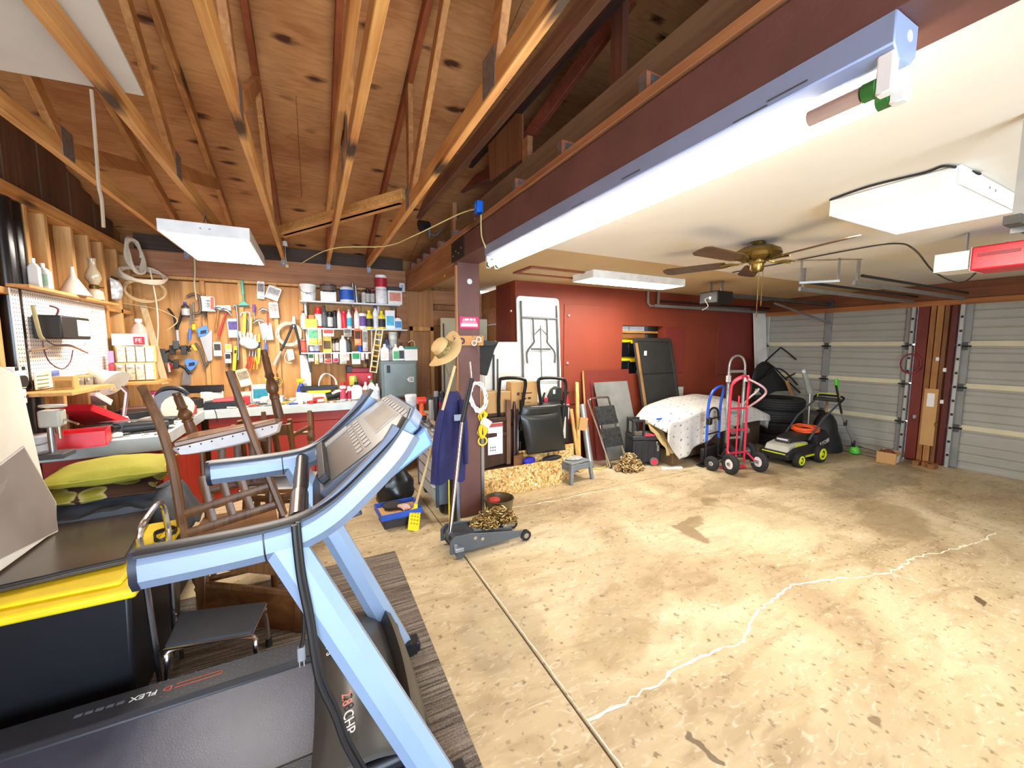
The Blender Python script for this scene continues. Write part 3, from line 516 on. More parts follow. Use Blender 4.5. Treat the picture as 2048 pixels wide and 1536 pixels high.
# angle-iron hangers and horizontal tracks
GAL = S('9d9d98', .45, .6)
p = P(1640, 568, z=2.16); t = thing('track_hanger', 'perforated steel angle hanger below the ceiling fan', 'bracket', (p.x, p.y, 2.2))
B().bar(P(1598, 566, z=2.2), P(1678, 562, z=2.2), .03, .02).build('crossbar', GAL, t); a = P(1676, 562, z=2.2); B().bar(a, (a.x, a.y, ZC-.001), .025, .012, (0, 1, 0)).build('strap', GAL, t); a = P(1601, 566, z=2.2); B().bar(a, (a.x, a.y, ZC-.001), .02, .01, (0, 1, 0)).build('strap', GAL, t)
for y, l in ((2.315*KY, 'horizontal door track beside the centre post, far door'), (1.865*KY, 'horizontal door track beside the centre post, near door'), (YR-.1, 'horizontal door track along the red wall')):
    t = thing('door_track', l, 'track', (6, y, 2.15), 'horizontal garage door tracks')
    B().box(4.6, XR-.1, y-.012, y+.012, 2.17, 2.21).build('rail', GAL, t, ang=0); B().tube([(XR-.1, y, 2.19), (XR-.05, y, 2.17), (XR-.035, y, 2.12)], .016, 6, sm=3).build('curved_end', GAL, t)
    B().box(4.65, 4.68, y-.01, y+.01, 2.21, ZC-.001).build('hanger', GAL, t, ang=0); B().tube([(XR-.04, y-.02, 2.26), (4.7, y-.02, 2.26)], .014, 8).build('spring', BLK, t)
p = P(2040, 455, z=2.02); t = thing('opener_hanger', 'steel angle hanging from the ceiling at the right edge', 'bracket', (p.x, p.y, ZC)); B().box(p.x-.018, p.x+.018, p.y-.018, p.y-.013, 2.0, ZC-.001).box(p.x-.018, p.x-.013, p.y-.018, p.y+.018, 2.0, ZC-.001).build('angle', GAL, t, ang=0); B().box(p.x-.1, p.x+.5, p.y-.02, p.y+.02, 2.02, 2.05).build('crossbar', S('55524e', .5, .4), t, ang=0)
# cables across the ceiling
def cable(label, pts, r, m, name='cable', sm=6, n=6): return tag(B().tube(pts, r, n, sm=sm).build(name, m), label, 'cable')
cable('dark cable sagging across the ceiling to the red opener', [P(1465, 545, z=ZC-.012), P(1560, 527, z=ZC-.012), P(1700, 500, z=ZC-.012), P(1790, 487, z=ZC-.012), P(1830, 500, z=2.30), P(1870, 545, z=2.22), P(1925, 565, z=2.15), P(1975, 520, z=2.22), P(2015, 485, z=2.28)], .006, S('3a342e', .6))
cable('black cable running along the near box light', [P(1660, 400, z=ZC-.008), P(1740, 372, z=ZC-.008), P(1850, 345, z=ZC-.008), P(1895, 332, z=ZC-.008), P(1960, 348, z=ZC-.008)], .006, BLKM)
cable('thin rope hanging from a truss over the left wall', [P(185, 208, x=-.70)*1+V((0, 0, .05)), P(185, 208, x=-.70), P(192, 300, x=-.70), P(197, 370, x=-.70), P(203, 400, x=-.70), P(207, 455, x=-.70)], .006, S('a08a72', .9))
cable('pale knotted rope hanging in front of the tool wall', [P(388, 505, y=5.43), P(390, 540, y=5.43), P(389, 570, y=5.43), P(393, 600, y=5.43)], .008, S('d8c8a8', .9))
# brass hook under the beam
p = P(888, 538, x=1.27); tag(B().tube([p+V((0, 0, .04)), p, p+V((0, .025, -.04)), p+V((0, .0, -.075)), p+V((0, -.035, -.06)), p+V((0, -.04, -.035))], .006, 8, sm=5).build('ceiling_hook', S('d6b13c', .3, .6)), 'yellow steel hook screwed into the beam by the post', 'hook')
# conduit on the red wall
tag(B().tube([P(1296, 578, y=YR-.03), P(1296, 606, y=YR-.03), P(1300, 611, y=YR-.03), P(1500, 618, y=YR-.03)], .022, 10).build('conduit_pipe', S('7c6a62', .5)), 'grey pipe running along the top of the red wall', 'pipe')
# ================================================================= foreground: rug, treadmill, chairs, bins
def rugmat():
    m, nt, b, N, L = nmat('ribbed_rug'); tc = N.new('ShaderNodeTexCoord'); mp = N.new('ShaderNodeMapping'); mp.inputs['Scale'].default_value = (2, 60, 1); L.new(tc.outputs['Object'], mp.inputs[0])
    n = N.new('ShaderNodeTexNoise'); n.inputs['Scale'].default_value = 1.5; n.inputs['Detail'].default_value = 3; L.new(mp.outputs[0], n.inputs[0]); n2 = N.new('ShaderNodeTexNoise'); n2.inputs['Scale'].default_value = 150; L.new(tc.outputs['Object'], n2.inputs[0])
    ad = N.new('ShaderNodeMath'); ad.operation = 'MULTIPLY_ADD'; ad.inputs[1].default_value = .4; L.new(n2.outputs[0], ad.inputs[0]); L.new(n.outputs[0], ad.inputs[2]); r = ramp(N, [(.5, '3a322b'), (.7, '6e6358'), (.95, '9a8e80')]); L.new(ad.outputs[0], r.inputs[0]); L.new(r.outputs[0], b.inputs['Base Color']); b.inputs['Roughness'].default_value = .95
    bp = N.new('ShaderNodeBump'); bp.inputs['Strength'].default_value = .6; bp.inputs['Distance'].default_value = .004; L.new(ad.outputs[0], bp.inputs['Height']); L.new(bp.outputs[0], b.inputs['Normal']); return m
tag(B().box(-1.25, .51, .55, 3.02, .0005, .009).build('rug', rugmat(), bevel=.004), 'dark ribbed carpet runner under the treadmill', 'rug')
# ---- treadmill
t = thing('treadmill', 'black and silver treadmill with raised console facing left', 'treadmill', (-.5, 1.62, .009)); SIL = S('8a9cb8', .32, .45, var=.05, vs=3); DKP = S('2b2d33', .5, var=.12); BELT = S('4a4e60', .4, var=.15, vs=4, bump=.15, bs=200)  # blue daylight is put into the silver, sky reflection into the belt colour
yn, yf = 1.20, 1.96
B().box(-1.75, -.01, 1.33, 1.94, .06, .175).build('deck', BLK, t, .01); B().box(-1.72, -.04, 1.40, 1.88, .176, .186).build('running_belt', BELT, t, .006)
for s, (a, b) in enumerate(((1.25, 1.42), (1.865, 2.03))):
    rl = B().prism([(-1.75, a, .08), (-1.75, b, .08), (-1.75, b, .19), (-1.75, b-.02, .205), (-1.75, a+.02, .205), (-1.75, a, .19)], (1.72, 0, 0)).build('foot_rail', DKP, t, .004, seg=1)
    g = B()
    for i in range(26):
        for j in range(4): g.cyl((-.62+i*.023, a+.04+j*.03+(.012 if i % 2 else 0), .2045), (-.62+i*.023, a+.04+j*.03+(.012 if i % 2 else 0), .2065), .0035, n=6)
    tag(g.build('grip_dots', S('4c505a', .5), rl), kind='stuff')
    if s:
        text('FLEX', .034, TR((-.66, b-.075, .206), PI), WHT, rl, sx=1.15); text('D', .034, TR((-.585, b-.075, .206), PI), S('c2452e', .4), rl, sx=1.3); B().tube([(-.56, b-.065, .2062), (-.42, b-.065, .2062), (-.405, b-.075, .2062), (-.42, b-.085, .2062), (-.56, b-.085, .2062)], .0014, 5, sm=3).build('red_outline', S('c2552e', .4), rl); [B().box(-.86+.03*k_, -.838+.03*k_, b-.082, b-.068, .2052, .2060).build('grey_mark', S('6a6e78', .4), rl, ang=0) for k_ in range(5)]
hood = B().surf(lambda u, v: (-.07+.41*u+.02*math.sin(PI*v), 1.25+.78*v, .206+(.10*math.sin(PI*min(1, u*1.25))**.7 if u < .8 else .10*math.cos((u-.8)/.2*PI/2)*.93-.12*((u-.8)/.2)**2)*(.55+.45*math.sin(PI*v)**.4)), 16, 14, .02, (0, 0, -1)).build('motor_hood', S('4a4742', .38, var=.1), t)
B().box(.02, .33, 1.26, 2.02, .05, .20).build('motor_base', BLK, t, .02); B().prism([(.02, 1.26, .07), (.36, 1.26, .05), (.36, 1.26, .13), (.02, 1.26, .19)], (0, -.04, 0)).build('side_cover', S('6f8cb8', .4, .3), t, .006)
def _hz(x, y): u = (x+.07)/.41; v = (y-1.25)/.78; return .206+.10*math.sin(PI*min(1, u*1.25))**.7*(.55+.45*math.sin(PI*v)**.4)
text('2.8', .05, TR((.058, 1.465, _hz(.058, 1.465)+.005), -PI/2, .25), S('d86a50', .4), hood); text('CHP', .05, TR((.058, 1.37, _hz(.058, 1.37)+.006), -PI/2, .25), WHT, hood); text('665 S', .05, TR((.012, 1.80, _hz(.012, 1.80)+.004), -PI/2, .40), WHT, hood)
B().surf(lambda u, v: (.10+.05*u+.02*math.sin(PI*v), 1.58+.2*v, _hz(.10+.05*u+.02*math.sin(PI*v), 1.58+.2*v)+.003), 3, 10).build('silver_decal', S('d6d2c8', .2, .6), hood)
for y in (yn+.03, yf-.02): B().box(.30, .42, y-.03, y+.03, .01, .07).cyl((.38, y-.035, .04), (.38, y+.035, .04), .035).build('front_wheel', BLK, t)
for y in (yn+.03, yf-.03): B().box(-1.74, -1.66, y-.02, y+.02, .009, .07).build('rear_foot', RUB, t)
path = [P(a, b, y=yn) for a, b in ((278, 1138), (420, 1110), (540, 1083), (610, 1060), (670, 1022), (730, 965), (785, 905), (812, 862))]
hw = [.052]*8
for y, nm in ((yn, 0), (yf, 1)):
    pts = [V((p.x, y, p.z)) for p in path]
    if nm: pts = [p+V((0, 0, .012)) for p in pts]
    fr = B().rect_tube(pts, .055, .092, (0, 0, 1), sm=5).build('side_arm', SIL, t, ang=25)
    top = smooth(pts, 5); B().rect_tube([p+V((0, 0, .041)) for p in top], .057, .018, (0, 0, 1)).build('arm_top', S('23252b', .45), fr, ang=25)
    a = pts[0]; B().rect_tube([a-(pts[1]-a).normalized()*.012, a+(pts[1]-a).normalized()*.004], .058, .096).build('end_cap', S('1c2030', .4), fr)
    e = pts[2].lerp(pts[1], .1); B().rect_tube([e, e+(pts[2]-pts[1]).normalized()*.004], .0575, .095).build('joint_seam', BLK, fr)
    up0 = pts[2]+V((.03, 0, -.01)); lo = P(885, 1575, y=yn+.04); lo = V((lo.x, y+(.04 if not nm else .0), .03)) 
    B().rect_tube([up0, lo], [.055, .065], [.095, .115], (1, 0, .4)).build('upright', S('9db6d6', .4, .3, var=.04, vs=3), t, ang=25)  # silver made paler and bluer: daylight on the uprights put into the colour
    B().box(lo.x-.06, lo.x+.09, lo.y-.04, lo.y+.04, .009, .06).build('upright_foot', BLK, t, .008)
xa = path[3].x-.02; za = path[3].z+.005
B().cyl((xa, yn+.03, za-.02), (xa, yf-.03, za+.01), .024, n=16).build('grip_bar', S('5a5450', .35, .4), t)
for y0, y1 in ((yn+.10, yn+.30), (yf-.34, yf-.14)): B().cyl((xa, y0, za-.012), (xa, y1, za-.004), .0275, n=16).build('pulse_grip', S('a59d96', .25, .9), t)
p0 = V((.0, 1.60, 1.14)); p1 = V((.315, 1.60, 1.385)); cx_ = (p1-p0).normalized(); cn = V((-cx_.z, 0, cx_.x)); M = AX(p0, cx_, (0, 1, 0), cn); Lc = (p1-p0).length; M2 = M
con = B(M).prism([(0, -.27, -.05), (Lc*.5, -.31, -.05), (Lc*.9, -.29, -.05), (Lc, -.22, -.05), (Lc, .22, -.05), (Lc*.9, .29, -.05), (Lc*.5, .31, -.05), (0, .27, -.05)], (0, 0, .05)).build('console', S('7f95b4', .4, .3), t, .008)
B(M).prism([(.02, -.25, .0005), (Lc*.5, -.29, .0005), (Lc*.88, -.27, .0005), (Lc*.97, -.2, .0005), (Lc*.97, .2, .0005), (Lc*.88, .27, .0005), (Lc*.5, .29, .0005), (.02, .25, .0005)], (0, 0, .003)).build('console_face', S('6b6a68', .32, .2, var=.1), con)
B(M).box(Lc*.62, Lc*.84, -.14, .14, .0036, .005).build('display', S('b4b4aa', .2), con); B(M).box(Lc*.60, Lc*.86, -.17, .17, .0035, .0042).build('display_bezel', S('3a3a3c', .3), con)
bt = S('a9a7a2', .4)
for i in range(9):
    for j, x in enumerate((Lc*.90, Lc*.42, Lc*.50)):
        B(M).box(x-.012, x+.012, -.22+i*.052, -.185+i*.052, .0035, .006).build('button', bt, con, .001, seg=1, ang=0)
B(M).box(.02, .05, -.24, .24, .0036, .03).build('book_ledge', S('2d2f36', .5), con, .004); B(M).box(.0, .16, .20, .26, .003, .01).build('label', S('bdbbb5', .4), con)
B(M).prism([(.03, -.29, -.06), (Lc*.95, -.29, -.06), (Lc*.9, -.29, -.13), (.06, -.29, -.11)], (0, .58, 0)).build('console_back', S('6f90bc', .4, .3), t, .01)
B(M).prism([(-.02, -.25, -.05), (.05, -.25, -.06), (.04, -.25, -.16), (-.10, -.25, -.09)], (0, .5, 0)).build('tray', S('33373f', .45), t, .006)
cp = [P(a, b, y=yn-.05) for a, b in ((588, 1050), (592, 1095), (600, 1160), (616, 1240), (628, 1320), (640, 1370), (668, 1430), (690, 1490), (730, 1560))]
B().tube(cp, .008, 8, sm=5).build('power_cord', BLK, t); B().tube([q+V((.009, .015, .0)) for q in cp], .007, 8, sm=5).build('power_cord', BLK, t)
cp = [P(a, b, y=yn+.10) for a, b in ((588, 1050), (586, 1110), (590, 1180), (606, 1215), (607, 1270), (602, 1295))]; cl = B().tube(cp, .006, 8, sm=5).build('plug_cord', BLK, t)
q = cp[-1]; B().bx(q-V((0, 0, .02)), (.022, .018, .045)).build('plug', S('8a8d92', .4), cl, .004); B().bx(q+V((-.006, 0, -.052)), (.003, .007, .02)).bx(q+V((.006, 0, -.052)), (.003, .007, .02)).build('plug_prongs', CHR, cl)
# ---- oak chairs
TURN = [(.017, 0), (.02, .02), (.017, .04), (.021, .05), (.021, .14), (.027, .16), (.019, .175), (.024, .19), (.032, .215), (.034, .235), (.03, .255), (.02, .27), (.027, .28), (.027, .30), (.022, .305), (.025, .34), (.027, .42)]
def chair_parts(t, M, white):
    for sx in (-1, 1):
        B(M).lathe(TURN, (sx*.19, -.19, 0), n=14).build('front_leg', OAKD, t)
        B(M).rect_tube([(sx*.18, .23, 0), (sx*.18, .20, .22), (sx*.18, .19, .44), (sx*.19, .225, .72), (sx*.195, .29, 1.0)], [.032, .03], [.045, .036], (0, 1, 0), sm=4).build('back_post', OAKD, t, ang=25)
        B(M).rect_tube([(sx*.19, -.18, .14), (sx*.18, .19, .14)], .022, .03).build('side_stretcher', OAKD, t)
    B(M).rect_tube([(-.19, -.19, .2), (.19, -.19, .2)], .03, .03).build('front_stretcher', OAKD, t)
    B(M).prism([(-.235, -.23, .42), (.235, -.23, .42), (.205, .21, .42), (-.205, .21, .42)], (0, 0, .035)).build('seat', OAKX, t, .008)
    if white:
        c = B(M).surf(lambda u, v: ((u-.5)*.46, -.225+.43*v, .456+.035*(math.sin(PI*u)*math.sin(PI*v))**.35), 12, 12, .012, (0, 0, -1)).build('seat_cushion', S('e8e6e2', .7, bump=.2), t)
        g = B()
        for i in range(11): g.M = M; g.sph(((i/10-.5)*.44, -.232, .458), .004, 6, 4)
        tag(g.build('nail_heads', S('3a2c1c', .3, .8), c), kind='stuff')
    for z, h in ((.62, .05), (.95, .085)): B(M).rect_tube([(-.19, .225 if z < .8 else .28, z), (.0, .245 if z < .8 else .30, z+.01), (.19, .225 if z < .8 else .28, z)], .02, h, (0, .15, 1), sm=4).build('back_rail', OAKD, t, ang=25)
    for x in (-.09, 0, .09): B(M).rect_tube([(x, .232, .63), (x, .25, .78), (x, .285, .93)], .045, .012, (0, 1, 0), sm=3).build('back_splat', OAKD, t, ang=25)
M = TR((-.48, 3.02, 0), PI*.02); t = thing('dining_chair', 'oak dining chair standing upright beneath the upturned one', 'chair', M, 'oak dining chairs'); chair_parts(t, M, 0)
for s in (-1, 1): pass
# upturned chair balanced on it: back posts hang down towards the viewer
t = thing('dining_chair', 'upturned oak chair with white nail-studded seat, nearest the treadmill', 'chair', P(470, 890, y=3.0), 'oak dining chairs')
A0, A1, A2, A3 = [P(a, b, y=yy) for a, b, yy in ((283, 772, 2.84), (320, 850, 2.80), (348, 945, 2.78), (372, 1100, 2.72))]; B0, B1, B2 = [P(a, b, y=yy) for a, b, yy in ((458, 742, 2.84), (510, 885, 2.78), (568, 1030, 2.72))]
B().rect_tube([A0, A1, A2, A3], [.04, .046], [.036, .04], (0, 1, 0), sm=4).build('back_post', OAKD, t, ang=25); B().rect_tube([B0, B1, B2], [.036, .042], [.034, .04], (0, 1, 0), sm=4).build('back_post', OAKD, t, ang=25)
sl_ = P(345, 885, y=2.80); sr_ = P(552, 838, y=2.86); fl = P(385, 865, y=3.22); fr_ = P(560, 835, y=3.22); dn = (sr_-sl_).cross(fl-sl_).normalized(); dn = dn if dn.z < 0 else -dn
B().prism([sl_, sr_, fr_, fl], dn*.03).build('seat', OAKX, t, .006)
def _cu(u, v, k): q = sl_.lerp(sr_, u).lerp(fl.lerp(fr_, u), v); return q+dn*(.031+k*(math.sin(PI*max(0, min(1, (u+.02)/1.04)))*math.sin(PI*max(0, min(1, (v+.03)/1.05))))**.16)
cu_ = B().surf(lambda u, v: _cu(-.02+1.04*u, -.03+1.05*v, .085), 22, 18).build('seat_cushion', S('e4e3e6', .7, bump=.2), t)
g = B(); e1 = V((0, -.004, 0))
for i in range(10): g.sph(_cu(.04+.1*i, -.03, .02)+dn*.012+e1, .0045, 6, 4)
tag(g.build('nail_heads', S('3a2c1c', .3, .8), cu_), kind='stuff')
for tip, base in ((P(352, 785, y=3.2), fl), (P(527, 700, y=3.22), fr_.lerp(sr_, .15))):
    d = base-tip; k = d.length/.42; B().lathe([(r*1.15, z*k) for r, z in TURN], tip, d, n=14).build('front_leg', OAKD, t)
for f_ in (.55, .8): B().rect_tube([A2.lerp(A3, f_), B1.lerp(B2, f_)+V((0, 0, -.02))], .022, .05).build('back_rail', OAKD, t)
for f_ in (.3, .5, .7): B().rect_tube([A2.lerp(A3, .2).lerp(B1.lerp(B2, .1), f_), A2.lerp(A3, .8).lerp(B1.lerp(B2, .8), f_)], .04, .012, (0, 1, 0)).build('back_splat', OAKD, t)
for k, (x, y, rz, lb, dz) in enumerate(((-.28, 3.78, PI*.9, 'upturned oak chair with white seat before the red bench doors', .0),)):
    Mb = TR((x, y, 0), rz); lowc = thing('dining_chair', ('upright oak chair under the second upturned chair, by the bench doors', 'upright oak chair at the back of the stack, beside the left bench')[k], 'chair', Mb, 'oak dining chairs'); chair_parts(lowc, Mb, 1)
    M = TR((x, y+.02, 1.02+dz), rz+PI, PI); t = thing('dining_chair', lb, 'chair', M, 'oak dining chairs'); chair_parts(t, M, 1)
# framed oak panel leaning low under the chairs
t = thing('oak_panel', 'framed oak panel with bold grain standing on the carpet behind the stool', 'panel', V((-.4, 2.58, .009)))
f0, f1 = P(397, 1238, z=.012), P(606, 1262, z=.012); ux = (f1-f0); Lp = ux.length; ux.normalize(); nz_ = V((-.12*ux.y, .12*ux.x, 1)).normalized(); M = AX(f0, ux, ux.cross(V((0, 0, 1)))*-1, nz_)
for x0, x1, z0, z1 in ((0, .05, 0, .36), (Lp-.045, Lp, 0, .36), (.05, Lp-.045, .30, .36)): B(M).box(x0, x1, -.015, .015, z0, z1).build('frame_rail', OAKD, t, .003, seg=1)
B(M).box(.05, Lp-.045, -.006, .006, .0, .19).build('panel', wood('7a4c28', '4a2c14', 'x', .45, .3), t, ang=0); B(M).box(.05, Lp-.045, -.010, .010, .19, .22).build('frame_rail', OAKD, t, .003, seg=1)
# ---- step stool with tall chrome hoop
t = thing('step_stool', 'black-topped chrome step stool with a tall hoop handle', 'stool', P(430, 1300, z=.009))
s0, s1, s2, s3 = [P(a, b, z=.25)+V((.01, .035, 0)) for a, b in ((318, 1312), (497, 1282), (527, 1218), (352, 1240))]
B().prism([s0, s1, s2, s3], (0, 0, .02)).build('step', S('2e3136', .7, bump=.4, bs=150), t, .008); B().tube([s0, s1, s2, s3], .007, 6, closed=True).build('step_trim', CHR, t)
for a, b in ((s0, s1), (s2, s3)):
    a = a.lerp(s1 if b is s1 else s3, .06); b2 = b
    ctr = (s0+s1+s2+s3)/4; oa = (a-ctr)*.12; ob = (b2-ctr)*.12
    B().tube([a+V((oa.x, oa.y, -.24)), a+V((oa.x*.6, oa.y*.6, -.06)), a+(ctr-a)*.12+V((0, 0, -.012)), b2+(ctr-b2)*.12+V((0, 0, -.012)), b2+V((ob.x*.6, ob.y*.6, -.06)), b2+V((ob.x, ob.y, -.24))], .011, 8, sm=4).build('leg_frame', CHR, t)
    for q, oo in ((a, oa), (b2, ob)): B().cyl((q.x+oo.x, q.y+oo.y, .0095), (q.x+oo.x, q.y+oo.y, .05), .016, .014).build('rubber_foot', RUB, t)
hy = s0.y+.0; h0 = V((s0.x-.02, s0.y, .02)); h1 = V((s3.x-.03, s3.y, .02))
q0, q1 = P(280, 1070, y=h0.y), P(335, 1050, y=h1.y); mz = P(300, 1022, y=(h0.y+h1.y)/2).z
B().tube([h0, V((q0.x, h0.y, q0.z-.1)), V((q0.x, h0.y, q0.z)), V((q0.x+.01, h0.y+.03, mz-.01)), V((q1.x-.01, h1.y-.03, mz)), V((q1.x, h1.y, q1.z)), V((q1.x, h1.y, q1.z-.1)), h1], .0125, 10, sm=5).build('hoop_handle', CHR, t)
# ---- black storage bins with yellow lids
def tote(label, x0, x1, y0, y1, z0, z1, group='black bins with yellow lids', lid=YEL, name='storage_bin', ribs=1):
    t = thing(name, label, 'storage bin', ((x0+x1)/2, (y0+y1)/2, z0), group); i = .03*min(1, (x1-x0))
    b = B().add([(x0+i*2, y0+i*2, z0), (x1-i*2, y0+i*2, z0), (x1-i*2, y1-i*2, z0), (x0+i*2, y1-i*2, z0), (x0+i, y0+i, z1-.05), (x1-i, y0+i, z1-.05), (x1-i, y1-i, z1-.05), (x0+i, y1-i, z1-.05)], [(0,3,2,1),(4,5,6,7),(0,1,5,4),(1,2,6,5),(2,3,7,6),(3,0,4,7)]).build('body', S('15161a', .4, var=.1), t, .015)
    l = B().box(x0, x1, y0, y1, z1-.06, z1-.02).build('lid', lid, t, .012); B().box(x0+.06, x1-.06, y0+.06, y1-.06, z1-.021, z1).build('lid_panel', lid, l, .01)
    if not ribs: return t
    n = max(3, int((x1-x0)/.14))
    for k in range(n): xx = x0+(x1-x0)*(k+.5)/n; B().box(xx-.012, xx+.012, y0+i*1.2-.008, y0+i*1.5, z0+.03, z1-.07).build('rib', S('15161a', .4), b, .003, seg=1)
    for xx in (x0+(x1-x0)*.25, x1-(x1-x0)*.25): B().box(xx-.05, xx+.05, y0-.008, y0+.01, z1-.075, z1-.03).build('latch', lid, l, .004)
    return t
tote('large black bin with yellow lid beside the treadmill deck', -1.58, -.70, 2.09, 2.86, 0, .61, None, ribs=0)
# dark flat tray and papers on the bin
a, b, c, d = [P(u, v, z=.615) for u, v in ((-60, 1200), (252, 1128), (318, 1010), (85, 1052))]
t = thing('flat_tray', 'dark glossy flat tray lying on the large black bin', 'tray', P(150, 1100, z=.612)); B().prism([a, b, c, d], (0, 0, .02)).build('tray_sheet', S('4a4038', .25, var=.2, vs=3), t, .004); B().tube([a+V((0, 0, .025)), b+V((0, 0, .025)), c+V((0, 0, .025)), d+V((0, 0, .025))], .008, 6, closed=True).build('tray_rim', BLK, t)
q = P(330, 1075, z=.62); t = thing('cable_coil', 'small coil of black cable on the yellow lid beside the hoop handle', 'cable', q); B().tube([q+V((.04*math.cos(i*.7)*(1+.2*math.sin(i*2.1)), .07*math.sin(i*.7), .012+.004*(i % 5))) for i in range(34)], .005, 6, sm=3).build('coil', BLK, t)
# grey blanket heap and two pillows in front of the left bench
def bl(u, v):
    x = -1.56+.80*u; y = 2.89+.62*v; e = max(abs(u-.5), abs(v-.5))*2; z = .665+.05*wob((u*3, v*3, 1), 1)+.03*wob((u*8, v*7, 3)); z -= .52*max(0, e-.8)**1.3*4
    return (x+.03*wob((u*4, v*4, 7)), y+.03*wob((v*4, u*4, 9)), max(.3, z))
t = thing('blanket_heap', 'dark grey blanket folded over boxes in front of the left bench', 'blanket', (-1.15, 3.2, 0)); B().surf(bl, 26, 20, .02, (0, 0, -1)).build('blanket', S('4c5056', .9, var=.25, vs=4, bump=.4), t); B().box(-1.5, -.82, 2.98, 3.46, .0, .54).build('box_below', S('2b2f38', .7), t, .01)
def pillow(label, c, sx, sy, sz, rz, m, rx=0, mat2=None):
    M = TR(c, rz, rx); t = thing('pillow', label, 'pillow', M)
    def pz(u, v, s): e = (max(0, math.sin(PI*u))*max(0, math.sin(PI*v)))**.42; return ((u-.5)*sx*(1-.10*math.sin(PI*v)), (v-.5)*sy*(1-.10*math.sin(PI*u)), sz/2+s*sz/2*e+.012*s*wob((u*5, v*4, s), 1))
    B(M).surf(lambda u, v: pz(u, v, 1), 18, 18).build('cover', m, t, ang=0).data.shade_smooth(); B(M).surf(lambda u, v: pz(1-u, v, -1), 18, 18).build('underside', mat2 or m, t, ang=0).data.shade_smooth()
    B(M).tube([pz(u, v, 1) for u, v in [(i/12, 0) for i in range(13)]+[(1, i/12) for i in range(1, 13)]+[(1-i/12, 1) for i in range(1, 13)]+[(0, 1-i/12) for i in range(1, 12)]], .006, 6, closed=True).build('piping', m, t); return t
def leafmat():
    m, nt, b, N, L = nmat('leaf_print'); tc = N.new('ShaderNodeTexCoord'); v = N.new('ShaderNodeTexVoronoi'); v.inputs['Scale'].default_value = 7; L.new(tc.outputs['Object'], v.inputs[0]); r = ramp(N, [(.28, '8f8a2a'), (.42, 'b8a86a'), (.46, '43291a')]); L.new(v.outputs['Distance'], r.inputs[0]); L.new(r.outputs[0], b.inputs['Base Color']); b.inputs['Roughness'].default_value = .9; return m
pillow('brown leaf-print pillow under the yellow-green one', (-1.20, 3.18, .69), .64, .42, .09, .05, leafmat()); pillow('yellow-green pillow on top of the pile', (-1.12, 3.2, .768), .56, .42, .15, .10, S('a39c34', .85, var=.12, vs=5, bump=.3))
# leaning sheets at the left edge
def sheet(name, label, cat, pts, th, m, bevel=.003, edge=None):
    n = (pts[1]-pts[0]).cross(pts[2]-pts[0]).normalized(); t = thing(name, label, cat, sum(pts, V())/len(pts)-V((0, 0, sum(p.z for p in pts)/len(pts)-min(p.z for p in pts))))
    B().prism(pts, n*th).build('board', m, t, bevel, seg=1, ang=0)
    if edge: B().tube([p+n*th/2 for p in pts], th*.62, 4, closed=True).build('edge_band', edge, t)
    return t
sheet('leaning_board', 'tall white board leaning at the left edge', 'board', [P(-60, 700, x=-1.30), P(40, 752, x=-1.32), V((-1.22, 2.80, .645)), V((-1.22, 2.30, .645))][::1], .02, S('f1ebdd', .6, var=.04))
pp = [P(-40, 960, x=-1.0), P(48, 893, x=-1.02), P(112, 1005, x=-1.02), P(116, 1062, x=-1.0), P(-60, 1150, x=-.95)]; sheet('grey_sheet', 'scuffed grey sheet metal panel leaning at the left edge', 'sheet', [q+V((.0, 0, 0)) for q in pp], .006, S('a49d96', .45, .2, var=.2, vs=3), edge=S('d8d4cc', .5))
# ================================================================= workbench, shelves, tools on the wall
def dep(p): return (p-_C).dot(_f)
def pxm(px, py, **k): return P(px, py, **k), dep(P(px, py, **k))/FPX
BEN = S('b9c2c0', .45, var=.08, vs=4); BRD = S('a8331f', .5, var=.08, vs=2); YF = 4.85; ZB = .95
t = thing('workbench_top', 'grey laminate L-shaped workbench top under the tool wall', 'worktop', (-.3, 5.1, ZB-.05))
B().prism([(XL+.002, 3.56, ZB-.03), (-.99, 3.62, ZB-.03), (-.99, YF, ZB-.03), (.93, YF, ZB-.03), (.93, YB-.002, ZB-.03), (XL+.002, YB-.002, ZB-.03)], (0, 0, .03)).build('slab', BEN, t, .004)
B().box(-.99, .93, YF-.012, YF-.0005, ZB-.085, ZB+.004).build('front_edge', S('c6cfcd', .4), t, .004); B().box(-.989, -.977, 3.62, YF-.014, ZB-.085, ZB+.004).build('front_edge', S('c6cfcd', .4), t, .004); B().prism([(XL+.002, 3.559, ZB-.10), (-.979, 3.619, ZB-.10), (-.979, 3.619, ZB+.004), (XL+.002, 3.559, ZB+.004)], (0, -.012, 0)).build('front_edge', S('b4bfbf', .4), t, .004)
for i, (x0, x1) in enumerate(((-.97, -.50), (-.50, -.02), (-.02, .46), (.46, .92))):
    c = thing('bench_cabinet', ('red bench cabinet at the inner corner', 'red bench cabinet second from the corner', 'red bench cabinet behind the treadmill console', 'red bench cabinet at the right end of the bench')[i], 'cabinet', ((x0+x1)/2, 5.1, 0), 'red cabinets under the workbench')
    B().box(x0+.001, x1-.001, YF+.06, YB-.003, .0, ZB-.031).build('body', BRD, c, ang=0); d = B().box(x0+.006, x1-.006, YF+.04, YF+.058, .1, ZB-.20).build('door', BRD, c, .003, seg=1, ang=0); B().sph(((x0+x1)/2+.18, YF+.03, .55), .012).build('knob', S('7a2a1c', .4), d); B().box(x0+.006, x1-.006, YF+.04, YF+.058, ZB-.19, ZB-.09).build('drawer', BRD, c, .003, seg=1, ang=0)
